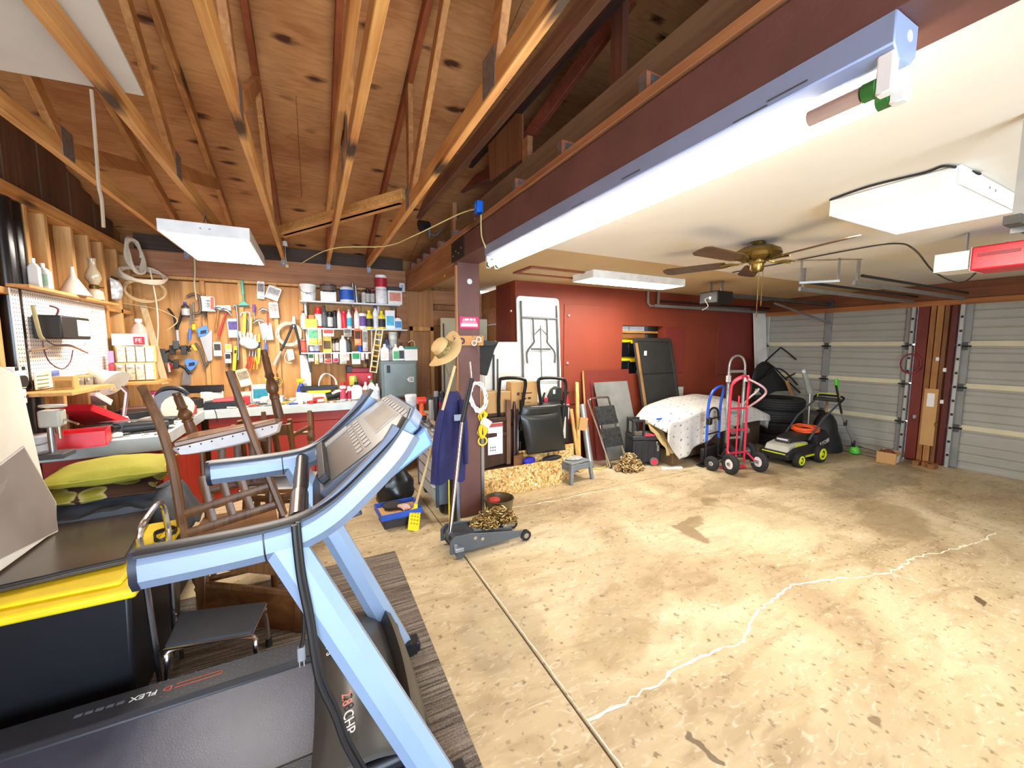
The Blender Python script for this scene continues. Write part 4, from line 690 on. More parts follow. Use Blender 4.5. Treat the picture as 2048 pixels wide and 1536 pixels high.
c = thing('bench_cabinet', 'dark red bench cabinet behind the pillows', 'cabinet', (-1.3, 4.2, 0), 'red cabinets under the workbench'); B().box(XL+.003, -1.03, 3.64, 4.84, 0, ZB-.031).build('body', BRD, c, ang=0)
for k in range(2): B().box(-1.029, -1.012, 3.66+k*.6, 4.24+k*.6, .1, ZB-.12).build('door', BRD, c, .003, seg=1, ang=0)
# ---- containers
GB = {'shelf1': 'tubs and cans on the top wall shelf', 'shelf2': 'bottles on the middle wall shelf', 'shelf3': 'goods on the short lower shelf', 'cab': 'bottles on the grey steel cabinet', 'bench': 'bottles standing on the workbench'}
def cont(kind, label, px, base, top, w, y, c1, c2=None, cap=None, g=None, name='bottle', cat='bottle', txt=None, txtc=None, zb=None):
    p = P(px, base, y=y); s = dep(p)/FPX; r = w*s/2; h = P(px, top, y=y).z-p.z; zb = p.z if zb is None else zb; h = h+p.z-zb; p.z = zb
    m1 = c1 if not isinstance(c1, str) else S(c1, .4, var=.04); m2 = c2 if c2 is None or not isinstance(c2, str) else S(c2, .5, var=.15, vs=30); mc = cap if cap is None or not isinstance(cap, str) else S(cap, .4, var=.03)
    t = thing(name, label, cat, p, GB.get(g, g)); o = tuple(p)
    if kind == 'can':
        B().lathe([(r*.97, 0), (r, .004), (r, h-.005), (r*.97, h)], o, n=20).build('body', m1, t); B().torus((p.x, p.y, p.z+h-.003), r*.96, r*.05).build('rim', STL, t)
        if mc: B().cyl((p.x, p.y, p.z+h), (p.x, p.y, p.z+h+.004), r*.88).build('lid', mc, t)
        if m2: B().lathe([(r*1.012, h*.18), (r*1.012, h*.82)], o, n=20).build('label', m2, t)
    elif kind == 'bottle':
        B().lathe([(r*.9, 0), (r, .006), (r, h*.62), (r*.92, h*.70), (r*.55, h*.80), (r*.36, h*.86), (r*.36, h*.9)], o, n=16).build('body', m1, t); B().cyl((p.x, p.y, p.z+h*.88), (p.x, p.y, p.z+h), r*.42, r*.38).build('cap', mc or WHT, t)
        if m2: B().lathe([(r*1.015, h*.12), (r*1.015, h*.56)], o, n=16).build('label', m2, t)
    elif kind == 'spray':
        B().lathe([(r*.95, 0), (r, .006), (r, h*.76), (r*.8, h*.82)], o, n=16).build('body', m1, t); B().lathe([(r*.82, h*.80), (r*.82, h*.96), (r*.6, h)], o, n=16).build('cap', mc or WHT, t)
        if m2: B().lathe([(r*1.015, h*.10), (r*1.015, h*.66)], o, n=16).build('label', m2, t)
    elif kind == 'tub':
        B().lathe([(r*.86, 0), (r*.98, h*.88), (r, h*.9)], o, n=22).build('body', m1, t); B().lathe([(r*1.04, h*.88), (r*1.04, h*.98), (r*.98, h)], o, n=22).build('lid', mc or m1, t)
        if m2: B().lathe([(r*.91, h*.18), (r*.985, h*.74)], o, n=22).build('label', m2, t)
        B().tube([(p.x-r, p.y, p.z+h*.8), (p.x-r*.8, p.y-r*.8, p.z+h*.55), (p.x, p.y-r*1.15, p.z+h*.42), (p.x+r*.8, p.y-r*.8, p.z+h*.55), (p.x+r, p.y, p.z+h*.8)], .0025, 5, sm=4).build('bail_handle', STL, t)
    elif kind == 'jug':
        B().prism([(p.x-r, p.y-r*.6, p.z), (p.x+r, p.y-r*.6, p.z), (p.x+r, p.y-r*.6, p.z+h*.68), (p.x+r*.4, p.y-r*.6, p.z+h*.84), (p.x-r*.4, p.y-r*.6, p.z+h*.84), (p.x-r, p.y-r*.6, p.z+h*.68)], (0, r*1.2, 0)).build('body', m1, t, r*.25); B().cyl((p.x, p.y, p.z+h*.82), (p.x, p.y, p.z+h), r*.34).build('cap', mc or WHT, t)
        if m2: B().box(p.x-r*.8, p.x+r*.8, p.y-r*.62, p.y-r*.6, p.z+h*.12, p.z+h*.58).build('label', m2, t, ang=0)
    elif kind == 'box':
        B().box(p.x-r, p.x+r, p.y-r*.7, p.y+r*.7, p.z, p.z+h).build('carton', m1, t, .003, seg=1, ang=0)
        if m2: B().box(p.x-r*.8, p.x+r*.8, p.y-r*.7-.001, p.y-r*.7, p.z+h*.2, p.z+h*.7).build('print', m2, t, ang=0)
        if mc: B().box(p.x-r*1.01, p.x+r*1.01, p.y-r*.71, p.y+r*.71, p.z+h*.8, p.z+h*1.005).build('lid', mc, t, .002, seg=1, ang=0)
    if txt: text(txt, h*.16 if kind != 'box' else h*.3, AX((p.x, p.y-r*1.03, p.z+h*.42), (1, 0, 0), (0, 0, 1), (0, -1, 0)), S(txtc or '1a2a6a', .5), t)
    return t
# shelves
SHM = S('d4d6d8', .4, .1); YS = 5.27
def shelf(label, a, b, pz, depth=.24):
    pa, pb = P(*a, y=5.26), P(*b, y=5.26); z = (pa.z+pb.z)/2; t = thing('wall_shelf', label, 'shelf', ((pa.x+pb.x)/2, 5.38, z-.02), 'white wall shelves'); B().box(pa.x, pb.x, 5.26, YB-.003, z-.018, z).build('board', SHM, t, .002, seg=1, ang=0)
    for x in (pa.x+.08, (pa.x+pb.x)/2, pb.x-.08): B().prism([(x-.008, YB-.003, z-.02), (x-.008, 5.30, z-.02), (x-.008, YB-.003, z-.16)], (.016, 0, 0)).build('bracket', STL, t)
    return z
z1 = shelf('long top wall shelf carrying paint cans', (600, 600), (801, 609), 0); z2 = shelf('long middle wall shelf packed with bottles', (604, 655), (815, 659), 0); z3 = shelf('short lower wall shelf with packets hung from its edge', (602, 703), (748, 706), 0)
for px, l in ((612, 'left white shelf upright by the bolt cutter'), (757, 'right white shelf upright by the black-lidded jar')):
    x = P(px, 640, y=YB-.01).x; tag(B().box(x-.012, x+.012, YB-.016, YB-.001, 1.06, 2.14).build('shelf_upright', WHT, ang=0), l, 'shelf upright', 'white shelf uprights')
Y1 = 5.36
cont('tub', 'white plastic tub with blue lettering, first on the top shelf', 617, 600, 569, 30, Y1, 'f2f0ea', None, 'ffffff', 'shelf1', 'paint_tub', 'tub', '[JH]', '2a4aa0', z1)
cont('box', 'white carton under a black can on the top shelf', 657, 602, 584, 28, Y1, 'f3f2ef', None, None, 'shelf1', 'carton', 'box', zb=z1)
cont('can', 'dark tin lying on the white carton on the top shelf', 657, 585, 570, 30, Y1, '2a2220', '6a5a50', '3a3430', 'shelf1', 'paint_tin', 'can')
cont('can', 'blue and white can between the carton and the caulking guns', 694, 602, 575, 26, Y1, 'e9eef4', '1d55b8', 'ffffff', 'shelf1', 'paint_can', 'can', zb=z1)
for k, (px, tp, lb) in enumerate(((708, 567, 'taller silver caulking gun standing on the top shelf'), (714, 571, 'shorter silver caulking gun standing on the top shelf'))):
    p = P(px, 603, y=Y1); p.z = z1; h = P(px, tp, y=Y1).z-z1; t = thing('caulking_gun', lb, 'tool', p); B().cyl(p, p+V((-.01, 0, h)), .014).build('barrel', STL, t); B().cyl(p+V((-.01, 0, h)), p+V((-.012, 0, h+.03)), .004).build('rod', CHR, t); B().bx(p+V((.018, 0, .06)), (.03, .014, .1)).build('grip', BLK, t, .004)
for px, tp, c, lb in ((728, 580, 'd8d4d0', 'slim white tube left of the dark tins on the top shelf'), (736, 577, '3a3634', 'dark slim tin on the top shelf beside the stacked cans'), (745, 577, '4a2a34', 'maroon slim tin touching the stacked paint cans')): cont('spray', lb, px, 604, tp, 9, Y1, c, 'b8b4b0', '8a2030' if px == 745 else '222222', 'shelf1', 'spray_can', 'can', zb=z1)
q = P(763, 606, y=Y1); s3h = (P(763, 523, y=Y1).z-z1)/3
for k, (c2, lb) in enumerate((('f4f0f0', 'bottom white paint can of the stack of three'), ('eec6d0', 'middle pink-labelled paint can of the stack of three'), ('c01f38', 'top red-labelled paint can of the stack of three'))): cont('can', lb, 763, 606, 580, 22, Y1, 'f6f4f2', c2, 'e8e8e8', 'shelf1', 'paint_can', 'can', zb=z1+s3h*k)
cont('box', 'black-topped jar with white label at the right end of the top shelf', 789, 608, 576, 27, Y1, 'efece6', 'd88a70', '1c1a1a', 'shelf1', 'jar', 'jar', zb=z1)
Yb = 5.36
for kind, lb, px, tp, w, c1, c2, cap in (
 ('bottle', 'white bottle with brown cap, leftmost on the middle shelf', 608, 622, 11, 'f2efe8', 'e8e4da', '3a2418'), ('spray', 'red and white aerosol can on the middle shelf', 638, 614, 13, 'd81f2a', 'f4f0ea', 'd81f2a'),
 ('bottle', 'grey oil bottle beside the red and white aerosol', 650, 611, 12, '4a4d50', '5a5e62', '2a2a2c'), ('spray', 'black aerosol with white lettering right of the grey oil bottle', 661, 623, 12, '1c1c1e', 'c8c8c8', '1c1c1e'), ('spray', 'plain black aerosol left of the pink-capped bottle', 671, 621, 9, '141416', '3a3a3c', '141416'),
 ('bottle', 'slim pink-capped white bottle on the middle shelf', 679, 617, 9, 'efe6dc', 'f4ece4', 'd88a8a'), ('spray', 'bright red bottle in the middle of the shelf', 689, 621, 11, 'd02238', None, 'd02238'), ('bottle', 'white bottle with light blue label on the middle shelf', 699, 619, 11, 'f2f2f0', '48b8d8', 'b8bcc0'),
 ('spray', 'narrow maroon can right of the light blue label', 707, 620, 7, '6a2018', None, '7a2a20'), ('bottle', 'cream bottle with pink tip beside the purple can', 714, 616, 12, 'f0e8dc', 'f6efe6', 'e07a70'), ('can', 'white can printed in purple on the middle shelf', 726, 627, 15, 'f0eef2', '6a4a9a', 'd8d4dc'),
 ('bottle', 'yellow-topped black drink bottle, left of the pair', 739, 621, 15, 'f0dc3a', '201c18', 'f0dc3a'), ('bottle', 'white bottle with blue pump between the yellow-topped bottles', 752, 611, 11, 'f4f4f6', 'd8dce6', '2a3aa0'), ('bottle', 'yellow-topped black drink bottle, right of the pair', 764, 622, 15, 'f0dc3a', '201c18', 'f0dc3a'),
 ('box', 'white and light blue soft pack on the middle shelf', 780, 621, 18, 'eef4f8', '58b8dc', None), ('jug', 'white bottle with dark red cap at the right end of the middle shelf', 795, 631, 17, 'f2f2f4', '4a90d0', 'a02028')):
    cont(kind, lb, px, 656, tp, w, Yb, c1, c2, cap, 'shelf2', zb=z2)
cont('box', 'yellow sponge block on the middle shelf', 623, 653, 638, 21, Yb-.03, 'f0bc28', None, None, 'shelf2', 'sponge', 'sponge', zb=z2); cont('box', 'orange sponge on top of the yellow sponge block', 623, 639, 630, 10, Yb-.03, 'e07a28', None, None, 'shelf2', 'sponge', 'sponge')
for kind, lb, px, tp, w, c1, c2, cap in (('can', 'small red jar with white lid, left on the lower shelf', 608, 680, 10, 'd8442c', 'e8604a', 'f4f0ec'), ('can', 'dark blue jar on the lower shelf', 625, 690, 10, '2a2a6a', 'c8ccd8', '2a2a6a'), ('can', 'blue and white jar left of the yellow carton', 634, 687, 10, '3a3a90', 'd8d8e4', '3a3a90'), ('box', 'yellow carton with dark print on the lower shelf', 655, 672, 16, 'f2d020', '6a4a18', None),
 ('spray', 'slim purple-brown tube left of the white spray bottle', 668, 678, 7, '4a3a44', 'b8b0b4', '2a2428'), ('spray', 'slim brown tube beside the purple-brown one', 675, 676, 7, '5a4438', 'd0c8c0', '2a2428'), ('bottle', 'large plain white bottle on the lower shelf', 687, 671, 14, 'fafafa', None, 'fafafa'), ('bottle', 'grey and black bottle right of the plain white one', 698, 675, 10, '3a3a3a', '4a4a4a', 'b8b4b0'), ('can', 'small blue tin at the right of the lower shelf', 721, 690, 9, '2456c0', None, 'e8ecf4')):
    cont(kind, lb, px, 705, tp, w, Yb, c1, c2, cap, 'shelf3', zb=z3)
def packet(label, x0, y0, x1, y1, yy, c1, c2=None, g='hanging packets on the tool wall', rot=0, bag=0, txt=None, th=.012, col='2a2a2a', txr=0, name='packet'):
    a, b = P(x0, y0, y=yy), P(x1, y1, y=yy); cx, cz = (a.x+b.x)/2, (a.z+b.z)/2; w, h = abs(b.x-a.x), abs(a.z-b.z); M = AX((cx, yy, cz), (math.cos(rot), 0, math.sin(rot)), (-math.sin(rot), 0, math.cos(rot)), (0, -1, 0)); t = thing(name, label, 'packet', (cx, yy, cz-h/2), g)
    B(M).prism([(-w/2, -h/2, 0), (w/2, -h/2, 0), (w/2, h*.42, 0), (w*.4, h/2, 0), (-w*.4, h/2, 0), (-w/2, h*.42, 0)], (0, 0, .003)).build('card', S(c1, .6, var=.04), t, ang=0)
    if c2: B(M).box(-w*.42, w*.42, -h*.1, h*.36, .003, .0042).build('print', S(c2, .6, var=.35, vs=45), t, ang=0)
    B(M).surf(lambda u, v: ((u-.5)*w*.86, -h*.46+v*h*(.34 if c2 else .8), .0032+th*(math.sin(PI*u)*math.sin(PI*v))**.5), 6, 6).build('blister', S('e6e6e2' if not bag else bag, .25, var=.25, vs=60), t)
    B(M).cyl((0, h*.46, .003), (0, h*.46, .005), .004, n=8).build('hang_hole', DGR, t)
    if txt: text(txt, min(w, h)*.42, M @ Mx.Translation((0, 0, .005)) @ Mx.Rotation(txr, 4, 'Z'), S(col, .5), t)
    return t
YK = 5.255
for lb, x0, y0, x1, y1, c1, c2, bag in (('green and yellow brush packet hung under the middle shelf', 615, 654, 637, 691, 'cfe8c8', '6ab88a', 'e8d860'), ('orange packet with black print under the middle shelf', 708, 657, 723, 691, 'e8703a', '4a2a1a', 'f0a878'), ('red and white carded packet under the middle shelf', 645, 657, 668, 673, 'e8d8d4', 'c84a44', None), ('grey blister card under the middle shelf', 687, 656, 703, 673, 'd8d4d0', '6a6460', 'a89a8c'), ('long clear packet hung right of the orange one', 724, 657, 736, 702, 'd4d0cc', '8a8682', 'c8c4c0'), ('small pale packet beside the green brush packet', 634, 657, 644, 690, 'efe8e0', 'e0c0a8', 'e8b070')): packet(lb, x0, y0, x1, y1, YK, c1, c2, 'packets hung under the shelves', 0, bag)
for lb, x0, y0, x1, y1, c1, c2, bag in (('dark green packet hung from the lower shelf', 616, 706, 628, 723, 'dfe6dc', '2a5a2a', None), ('small yellow-bottomed packet on the lower shelf edge', 629, 706, 637, 728, 'f0ece4', 'd8c8a0', 'e8c040'), ('small white packet right of the yellow-bottomed one', 638, 706, 646, 725, 'f2f0ee', 'a8a4a0', None), ('red-patterned packet hung from the lower shelf', 648, 704, 664, 726, 'f4ece8', '6a3a2c', 'c85a50'), ('white packet with pink base on the lower shelf edge', 666, 704, 677, 724, 'f6f4f4', 'e0e0e0', 'e0305a'), ('wide clear packet of fittings on the lower shelf edge', 679, 705, 693, 727, 'efebe6', 'd0c4ba', 'd8d0c8'), ('narrow clear packet right of the fittings', 693, 706, 699, 721, 'efebe6', 'c0b4aa', None), ('green and white packet hung from the lower shelf', 703, 703, 721, 728, 'f6f8f6', '2a9a5a', 'ffffff'), ('tiny white tag nearest the green and white packet', 722, 706, 729, 720, 'f4f2ee', None, None), ('tiny cream tag second from the green and white packet', 731, 706, 737, 718, 'efe8dc', None, None)): packet(lb, x0, y0, x1, y1, YK, c1, c2, 'packets hung under the shelves', 0, bag)
a, b = P(743, 658, y=YK-.01), P(743, 733, y=YK-.01); tag(B().tube([a, a.lerp(b, .4)+V((.004, 0, 0)), b+V((.006, 0, 0))], .02, 8, flat=.5).build('plastic_sleeve', S('c4bcb4', .2, var=.3, vs=30)), 'long clear plastic sleeve hanging beside the yellow level', 'sleeve')
# yellow framed level leaning by the cabinet
a, b = P(759, 657, y=5.2), P(746, 745, y=5.2); t = thing('spirit_level', 'pale yellow framed level leaning against the shelves', 'level', b); u = (b-a).normalized(); M = AX(a, V((u.z, 0, -u.x)), u, (0, -1, 0)); L_ = (b-a).length
for x in (-.045, .031): B(M).box(x, x+.014, 0, L_, 0, .02).build('rail', S('ece4b8', .5), t, ang=0)
for k in range(9): B(M).box(-.031, .031, L_*k/8.2, L_*k/8.2+.012, .004, .016).build('rung', S('ece4b8', .5), t, ang=0); 
for k in range(4): B(M).cyl((-.02, L_*(.15+.24*k), .01), (.02, L_*(.15+.24*k), .01), .012).build('vial', S('e8b830', .3), t)
# grey steel cabinet and what stands on it
p0 = P(762, 723, y=4.98); p1 = P(834, 724, y=4.98); x0, x1 = p0.x, p1.x; zt = p0.z
CABM = S('6f7a78', .45, .3, var=.12, vs=5); t = thing('steel_cabinet', 'grey steel cabinet standing at the right end of the bench', 'cabinet', ((x0+x1)/2, 5.15, ZB)); B().box(x0, x1, 5.0, 5.36, ZB+.001, zt).build('body', CABM, t, .004)
d = B().box(x0+.03, x1-.02, 4.985, 4.999, ZB+.02, zt-.03).build('door', S('7d8886', .45, .3, var=.12, vs=5), t, .003); B().box(x0+.065, x0+.105, 4.975, 4.985, zt-.14, zt-.05).build('black_latch', BLK, d, .004)
B().prism([(x1-.13, 4.985, zt-.23), (x1-.10, 4.985, zt-.20), (x1-.045, 4.985, zt-.20), (x1-.045, 4.985, zt-.265), (x1-.10, 4.985, zt-.265)], (0, -.004, 0)).build('badge', WHT, d); B().tube([(x1-.055, 4.979, zt-.245), (x1-.10, 4.979, zt-.245), (x1-.10, 4.979, zt-.215), (x1-.06, 4.979, zt-.215), (x1-.06, 4.979, zt-.232), (x1-.08, 4.979, zt-.232)], .004, 4).build('logo', BLK, d)
for kind, lb, px, tp, w, c1, c2, cap, y in (('jug', 'tall white bottle, leftmost on the steel cabinet', 770, 688, 16, 'f4f2ee', 'e8e0d8', 'f8f8f8', 5.12), ('bottle', 'slim white bottle behind the tall one on the cabinet', 783, 696, 10, 'e8e6e4', 'c8c4c4', 'b05050', 5.18), ('jug', 'white bottle with green label on the steel cabinet', 792, 688, 13, 'eef4ee', '58b878', 'f4f4f4', 5.10), ('jug', 'white bottle with blue band and black cap on the cabinet', 803, 686, 12, 'f2f4f6', '3a3a44', '1c1c1e', 5.10), ('box', 'white box with teal lid on the steel cabinet', 821, 693, 25, 'f6f6f6', None, '2a8a7a', 5.12), ('jug', 'dark blue bottle behind the white ones on the cabinet', 774, 668, 12, '1c2440', '6a78a8', '1a1a20', 5.28), ('tub', 'clear bag of white parts behind the cabinet bottles', 787, 664, 17, 'd8dcd8', 'b8bcb4', 'c0c4b8', 5.28)):
    cont(kind, lb, px, 722, tp, w, y, c1, c2, cap, 'cab', 'container', 'container', zb=zt)
q = P(821, 693, y=5.12); tag(B().tube([q+V((.04, -.06, 0)), q+V((.035, -.06, .06)), q+V((.0, -.06, .075)), q+V((-.04, -.06, .05))], .003, 5, sm=4).build('wire_loop', WHT), 'white wire loop rising from the teal-lidded box', 'wire')
# ---- helpers for flat-hung tools: outlines get real thickness against the wall
YW = YB-.022
def poly(pts, th, m, parent, name, y=YW, bevel=.002): return B().prism([P(a, b, y=y) for a, b in pts], (0, -th, 0)).build(name, m, parent, bevel, seg=1)
def wtool(name, label, px, py, cat='tool', g='tools hung on the plywood wall', y=YW): return thing(name, label, cat, P(px, py, y=y), g)
def wt(pts, r, m, parent, name, y=YW-.012, sm=4, n=8, **k): return B().tube([P(a, b, y=y) for a, b in pts], r, n, sm=sm, **k).build(name, m, parent)
WDH = wood('b8844c', '8a5a2c', 'z', 1.5, .5); STB = S('8c9094', .35, .8, var=.15)
t = wtool('c_clamp', 'rusty C-clamp hung beside the F99 sign', 388, 610); wt([(374, 594), (384, 589), (397, 592), (400, 605), (401, 620), (396, 627), (384, 626)], .014, S('7a6658', .5, .7, var=.2), t, 'frame'); wt([(388, 640), (387, 605)], .008, STB, t, 'screw'); wt([(381, 640), (395, 640)], .005, STB, t, 'tommy_bar', sm=0)
t = packet('white paper sign with red strip reading F99 sideways', 399, 592, 431, 623, YW-.004, 'f6f4f0', None, None, 0, None, 'F99', .001, '202020', -PI/2, 'paper_sign'); poly([(421, 594), (428, 595), (428, 618), (421, 618)], .002, S('d86a4a', .5), t, 'red_strip', YW-.008)
def handsaw(label, hp, blade, m=S('5a90dc', .4)):
    t = wtool('hand_saw', label, hp[0][0], hp[0][1], 'saw'); poly(blade, .002, S('b9b4ae', .3, .7, var=.1), t, 'blade', YW-.006); poly(hp, .02, m, t, 'handle', YW-.002, .004); cx = sum(a for a, b in hp)/len(hp); cy = sum(b for a, b in hp)/len(hp)
    poly([(cx-6, cy-2), (cx+6, cy-4), (cx+6, cy+3), (cx-6, cy+5)], .001, S('1c2a4a', .6), t, 'grip_opening', YW-.0225)
handsaw('hand saw with blue handle hanging left of the hammers', [(394, 657), (414, 650), (419, 664), (410, 672), (397, 675)], [(399, 673), (424, 660), (425, 720), (416, 724)]); handsaw('hand saw with blue handle at the bottom of the tool wall', [(369, 722), (376, 716), (397, 722), (396, 727), (386, 740), (377, 741)], [(368, 733), (382, 738), (382, 770), (362, 770)])
t = wtool('loppers', 'black-handled loppers on the left of the tool wall', 350, 640); wt([(336, 617), (347, 632), (352, 655), (355, 672)], .011, BLK, t, 'handle'); wt([(367, 612), (360, 640), (354, 660), (357, 690)], .011, BLK, t, 'handle', YW-.02); wt([(354, 660), (357, 688)], .014, S('d8d8dc', .3, .5), t, 'grip_sleeve', YW-.026, 0)
cont('bottle', 'clear glue bottle with blue cap hung above the loppers', 372, 634, 604, 13, YW-.03, '4a4644', 'c8c4c0', '2450c8', 'tools hung on the plywood wall', 'glue_bottle', 'bottle')
t = wtool('chisel', 'blue-handled chisel left of the C-clamp', 380, 650); wt([(379, 608), (382, 652)], .006, STB, t, 'blade', sm=0); wt([(380, 658), (379, 680)], .014, S('5a7ad0', .4), t, 'handle', sm=0)
t = wtool('tape_measure', 'small yellow tape measure beside the blue chisel', 388, 655, 'tape measure'); poly([(385, 649), (392, 648), (393, 659), (385, 661)], .03, YEL, t, 'case', bevel=.005); poly([(392, 655), (396, 657), (396, 659), (392, 658)], .012, STB, t, 'tape_tip')
def hammer(label, head, h0, h1, m, r=.012):
    t = wtool('hammer', label, h0[0], h0[1], 'hammer'); wt([h0, h1], [r*.75, r, r*1.15], m, t, 'handle', YW-.02, 0); wt(head, [.014, .017, .012, .005], S('8f8f92', .3, .8), t, 'head', YW-.02, 3)
hammer('hammer with wooden handle near the F99 sign', [(428, 618), (436, 617), (445, 620), (451, 622)], (437, 620), (432, 658), WDH); hammer('hammer with red handle on the tool wall', [(440, 620), (450, 620), (458, 624), (463, 631)], (452, 626), (437, 672), S('c23a34', .45)); hammer('claw hammer with pale handle below the white packets', [(507, 646), (514, 641), (524, 640), (531, 646)], (518, 643), (528, 680), S('c8c2ba', .5)); hammer('small tack hammer with dark grip beside the bolt cutter', [(520, 622), (526, 618), (533, 620), (537, 624)], (534, 625), (536, 650), S('c23a34', .45), .008)
t = wtool('pry_bar', 'long steel wrecking bar in the middle of the tool wall', 473, 660); wt([(466, 614), (471, 610), (474, 622), (476, 670), (477, 716)], .009, STB, t, 'shaft'); wt([(477, 712), (476, 720)], .012, STB, t, 'claw', sm=0)
t = wtool('scraper', 'teal floor scraper hanging high on the tool wall', 488, 585); wt([(484, 561), (486, 588)], .015, S('5cc0a8', .4), t, 'handle', sm=0); wt([(486, 586), (488, 604)], .009, S('3fae98', .4), t, 'neck', sm=0); poly([(484, 603), (490, 603), (499, 611), (476, 611)], .02, S('3fae98', .4), t, 'head'); poly([(475, 611), (499, 611), (499, 613), (475, 613)], .01, S('3a4a48', .5), t, 'blade')
t = wtool('screwdriver', 'purple-handled screwdriver below the teal scraper', 508, 620); wt([(508, 609), (508, 625)], .014, S('6a3a9a', .4), t, 'handle', sm=0); wt([(508, 625), (509, 648)], .004, STB, t, 'shaft', sm=0)
packet('tall white carded packet with red top, first of three', 513, 562, 530, 598, YW-.004, 'f6f4f2', '8a8482', None, -.05, None); packet('white carded packet tilted beside the tall one', 532, 572, 561, 600, YW-.012, 'f4f2f0', 'a8a4a2', None, -.35, None); packet('white carded packet below the tilted one', 537, 604, 558, 636, YW-.016, 'f2f0ec', 'b8b4ae', None, .05, None)
packet('white and violet card with small tools, mid wall', 454, 637, 478, 675, YW-.004, 'f2f0f4', '5a4a8a', None, .03, None); packet('white papers pinned beside the claw hammer', 522, 646, 546, 680, YW-.006, 'efedea', None, None, .08, None); packet('white boxed pack on the wall right of the blue saw', 426, 684, 444, 712, YW-.004, 'f2efea', '3a3634', None, 0, None); packet('white packet with small black square window', 449, 705, 463, 726, YW-.006, 'f6f4f0', '2a2826', None, 0, None); packet('small yellow packet above the window packet', 450, 688, 464, 704, YW-.004, 'f0ecc8', 'd8c030', None, 0, None); packet('pale card beside the red-handled hammer', 432, 610, 462, 622, YW-.002, 'e8ecea', 'b8ccc8', None, .05, None); packet('cardboard sheet with sanding disc print leaning at the back of the bench', 474, 738, 501, 772, YW-.02, 'd8c8a8', '9a8a70', None, .25, None)
t = wtool('hacksaw', 'yellow-framed hacksaw in the middle of the tool wall', 490, 640, 'saw'); wt([(481, 632), (484, 626), (494, 624), (500, 630), (501, 670)], .008, S('d8d4d8', .3, .6), t, 'frame'); poly([(487, 626), (493, 626), (492, 668), (484, 670)], .016, S('e8c830', .45), t, 'handle'); wt([(497, 635), (495, 670)], .003, STB, t, 'blade', sm=0)
t = wtool('folding_rule', 'yellow and black folding rule beside the hacksaw', 500, 650); poly([(499, 634), (505, 634), (504, 672), (498, 671)], .012, S('e8c020', .5), t, 'slat'); poly([(493, 640), (497, 640), (496, 660), (492, 660)], .014, BLK, t, 'slat')
t = thing('work_gloves', 'dirty white work gloves hung in the middle of the tool wall', 'gloves', P(498, 700, y=YW), None)
for k, (x0, y0) in enumerate(((482, 676), (490, 680))):
    pm = P(x0+12, y0+8, y=YW-.03-.03*k); B().sph(pm, (.075, .03, .06), 14, 8).build('palm', S('e2ded6', .9, var=.2, vs=15, bump=.3), t)
    for i in range(4): B().tube([pm+V((-.05+.03*i, 0, .02)), pm+V((-.06+.035*i, -.005, .09)), pm+V((-.06+.04*i, -.012, .12-.01*i))], .014, 8, sm=3).build('finger', S('d8d4cc', .9, var=.2, vs=15), t)
t = wtool('bolt_cutter', 'large bolt cutter with dark tube handles by the shelves', 585, 640); poly([(582, 648), (585, 632), (590, 632), (592, 650), (587, 656)], .02, S('8a8682', .35, .8), t, 'jaws', YW-.02); wt([(586, 648), (575, 675), (562, 702)], .014, BLK, t, 'handle', YW-.03); wt([(562, 702), (548, 730)], .019, S('b8b2aa', .5), t, 'grip', YW-.03, 0); wt([(589, 648), (596, 675), (601, 705)], .014, BLK, t, 'handle', YW-.03); wt([(601, 705), (605, 736)], .017, S('2c2826', .6), t, 'grip', YW-.03, 0)
def coil(name, label, c, rx, rz, turns, r, m, y, tilt=0, cat='cable', jit=.006, dy=.004):
    p = P(*c, y=y); pts = []
    for i in range(turns*20): a = 2*PI*i/20; k = 1+.12*math.sin(i*.37); pts.append(p+V((rx*k*math.cos(a)+rnd.uniform(-jit, jit), -dy*(i/20)+tilt*math.sin(a)*rz, rz*k*math.sin(a)+rnd.uniform(-jit, jit))))
    t = thing(name, label, cat, p-V((0, 0, rz))); B().tube(pts, r, 6).build('coil', m, t); return t, p
coil('cable_coil', 'pale cable coil hung behind the bolt cutter', (578, 668), .12, .13, 5, .008, S('e2d8c4', .6), YW-.01)
t = wtool('timer_box', 'white timer box with cord under the bolt cutter', 581, 710, 'timer', None); poly([(573, 699), (586, 698), (590, 718), (577, 722)], .04, WHT, t, 'case', bevel=.004); wt([(573, 703), (569, 715), (574, 725), (584, 726)], .004, WHT, t, 'cord')
for k, (lb, c, pts) in enumerate((('red-handled pliers left of the yellow ones', 'c8342c', ((499, 712), (496, 724), (491, 738))), ('orange-handled pliers in the pliers row', 'd86a2c', ((505, 712), (504, 726), (502, 739))), ('yellow-handled pliers in the pliers row', 'e8c028', ((511, 712), (509, 726), (507, 738))), ('blue-handled pliers right of the claw hammer', '4a78c8', ((531, 685), (529, 698), (525, 708))))):
    t = wtool('pliers', lb, *pts[0]); wt([pts[0], pts[1], pts[2]], .008, S(c, .45), t, 'handle'); wt([pts[0], (pts[1][0]+5, pts[1][1]), (pts[2][0]+7, pts[2][1])], .008, S(c, .45), t, 'handle', YW-.02); wt([pts[0], (pts[0][0]+1, pts[0][1]-12)], [.012, .005], STB, t, 'jaws', YW-.016, 0)
t = wtool('torpedo_level', 'yellow spirit level hanging low on the tool wall', 469, 715); poly([(468, 692), (475, 692), (472, 742), (465, 741)], .022, S('e8d428', .45), t, 'body'); poly([(469, 700), (474, 700), (473, 707), (469, 707)], .024, BLK, t, 'vial_window')
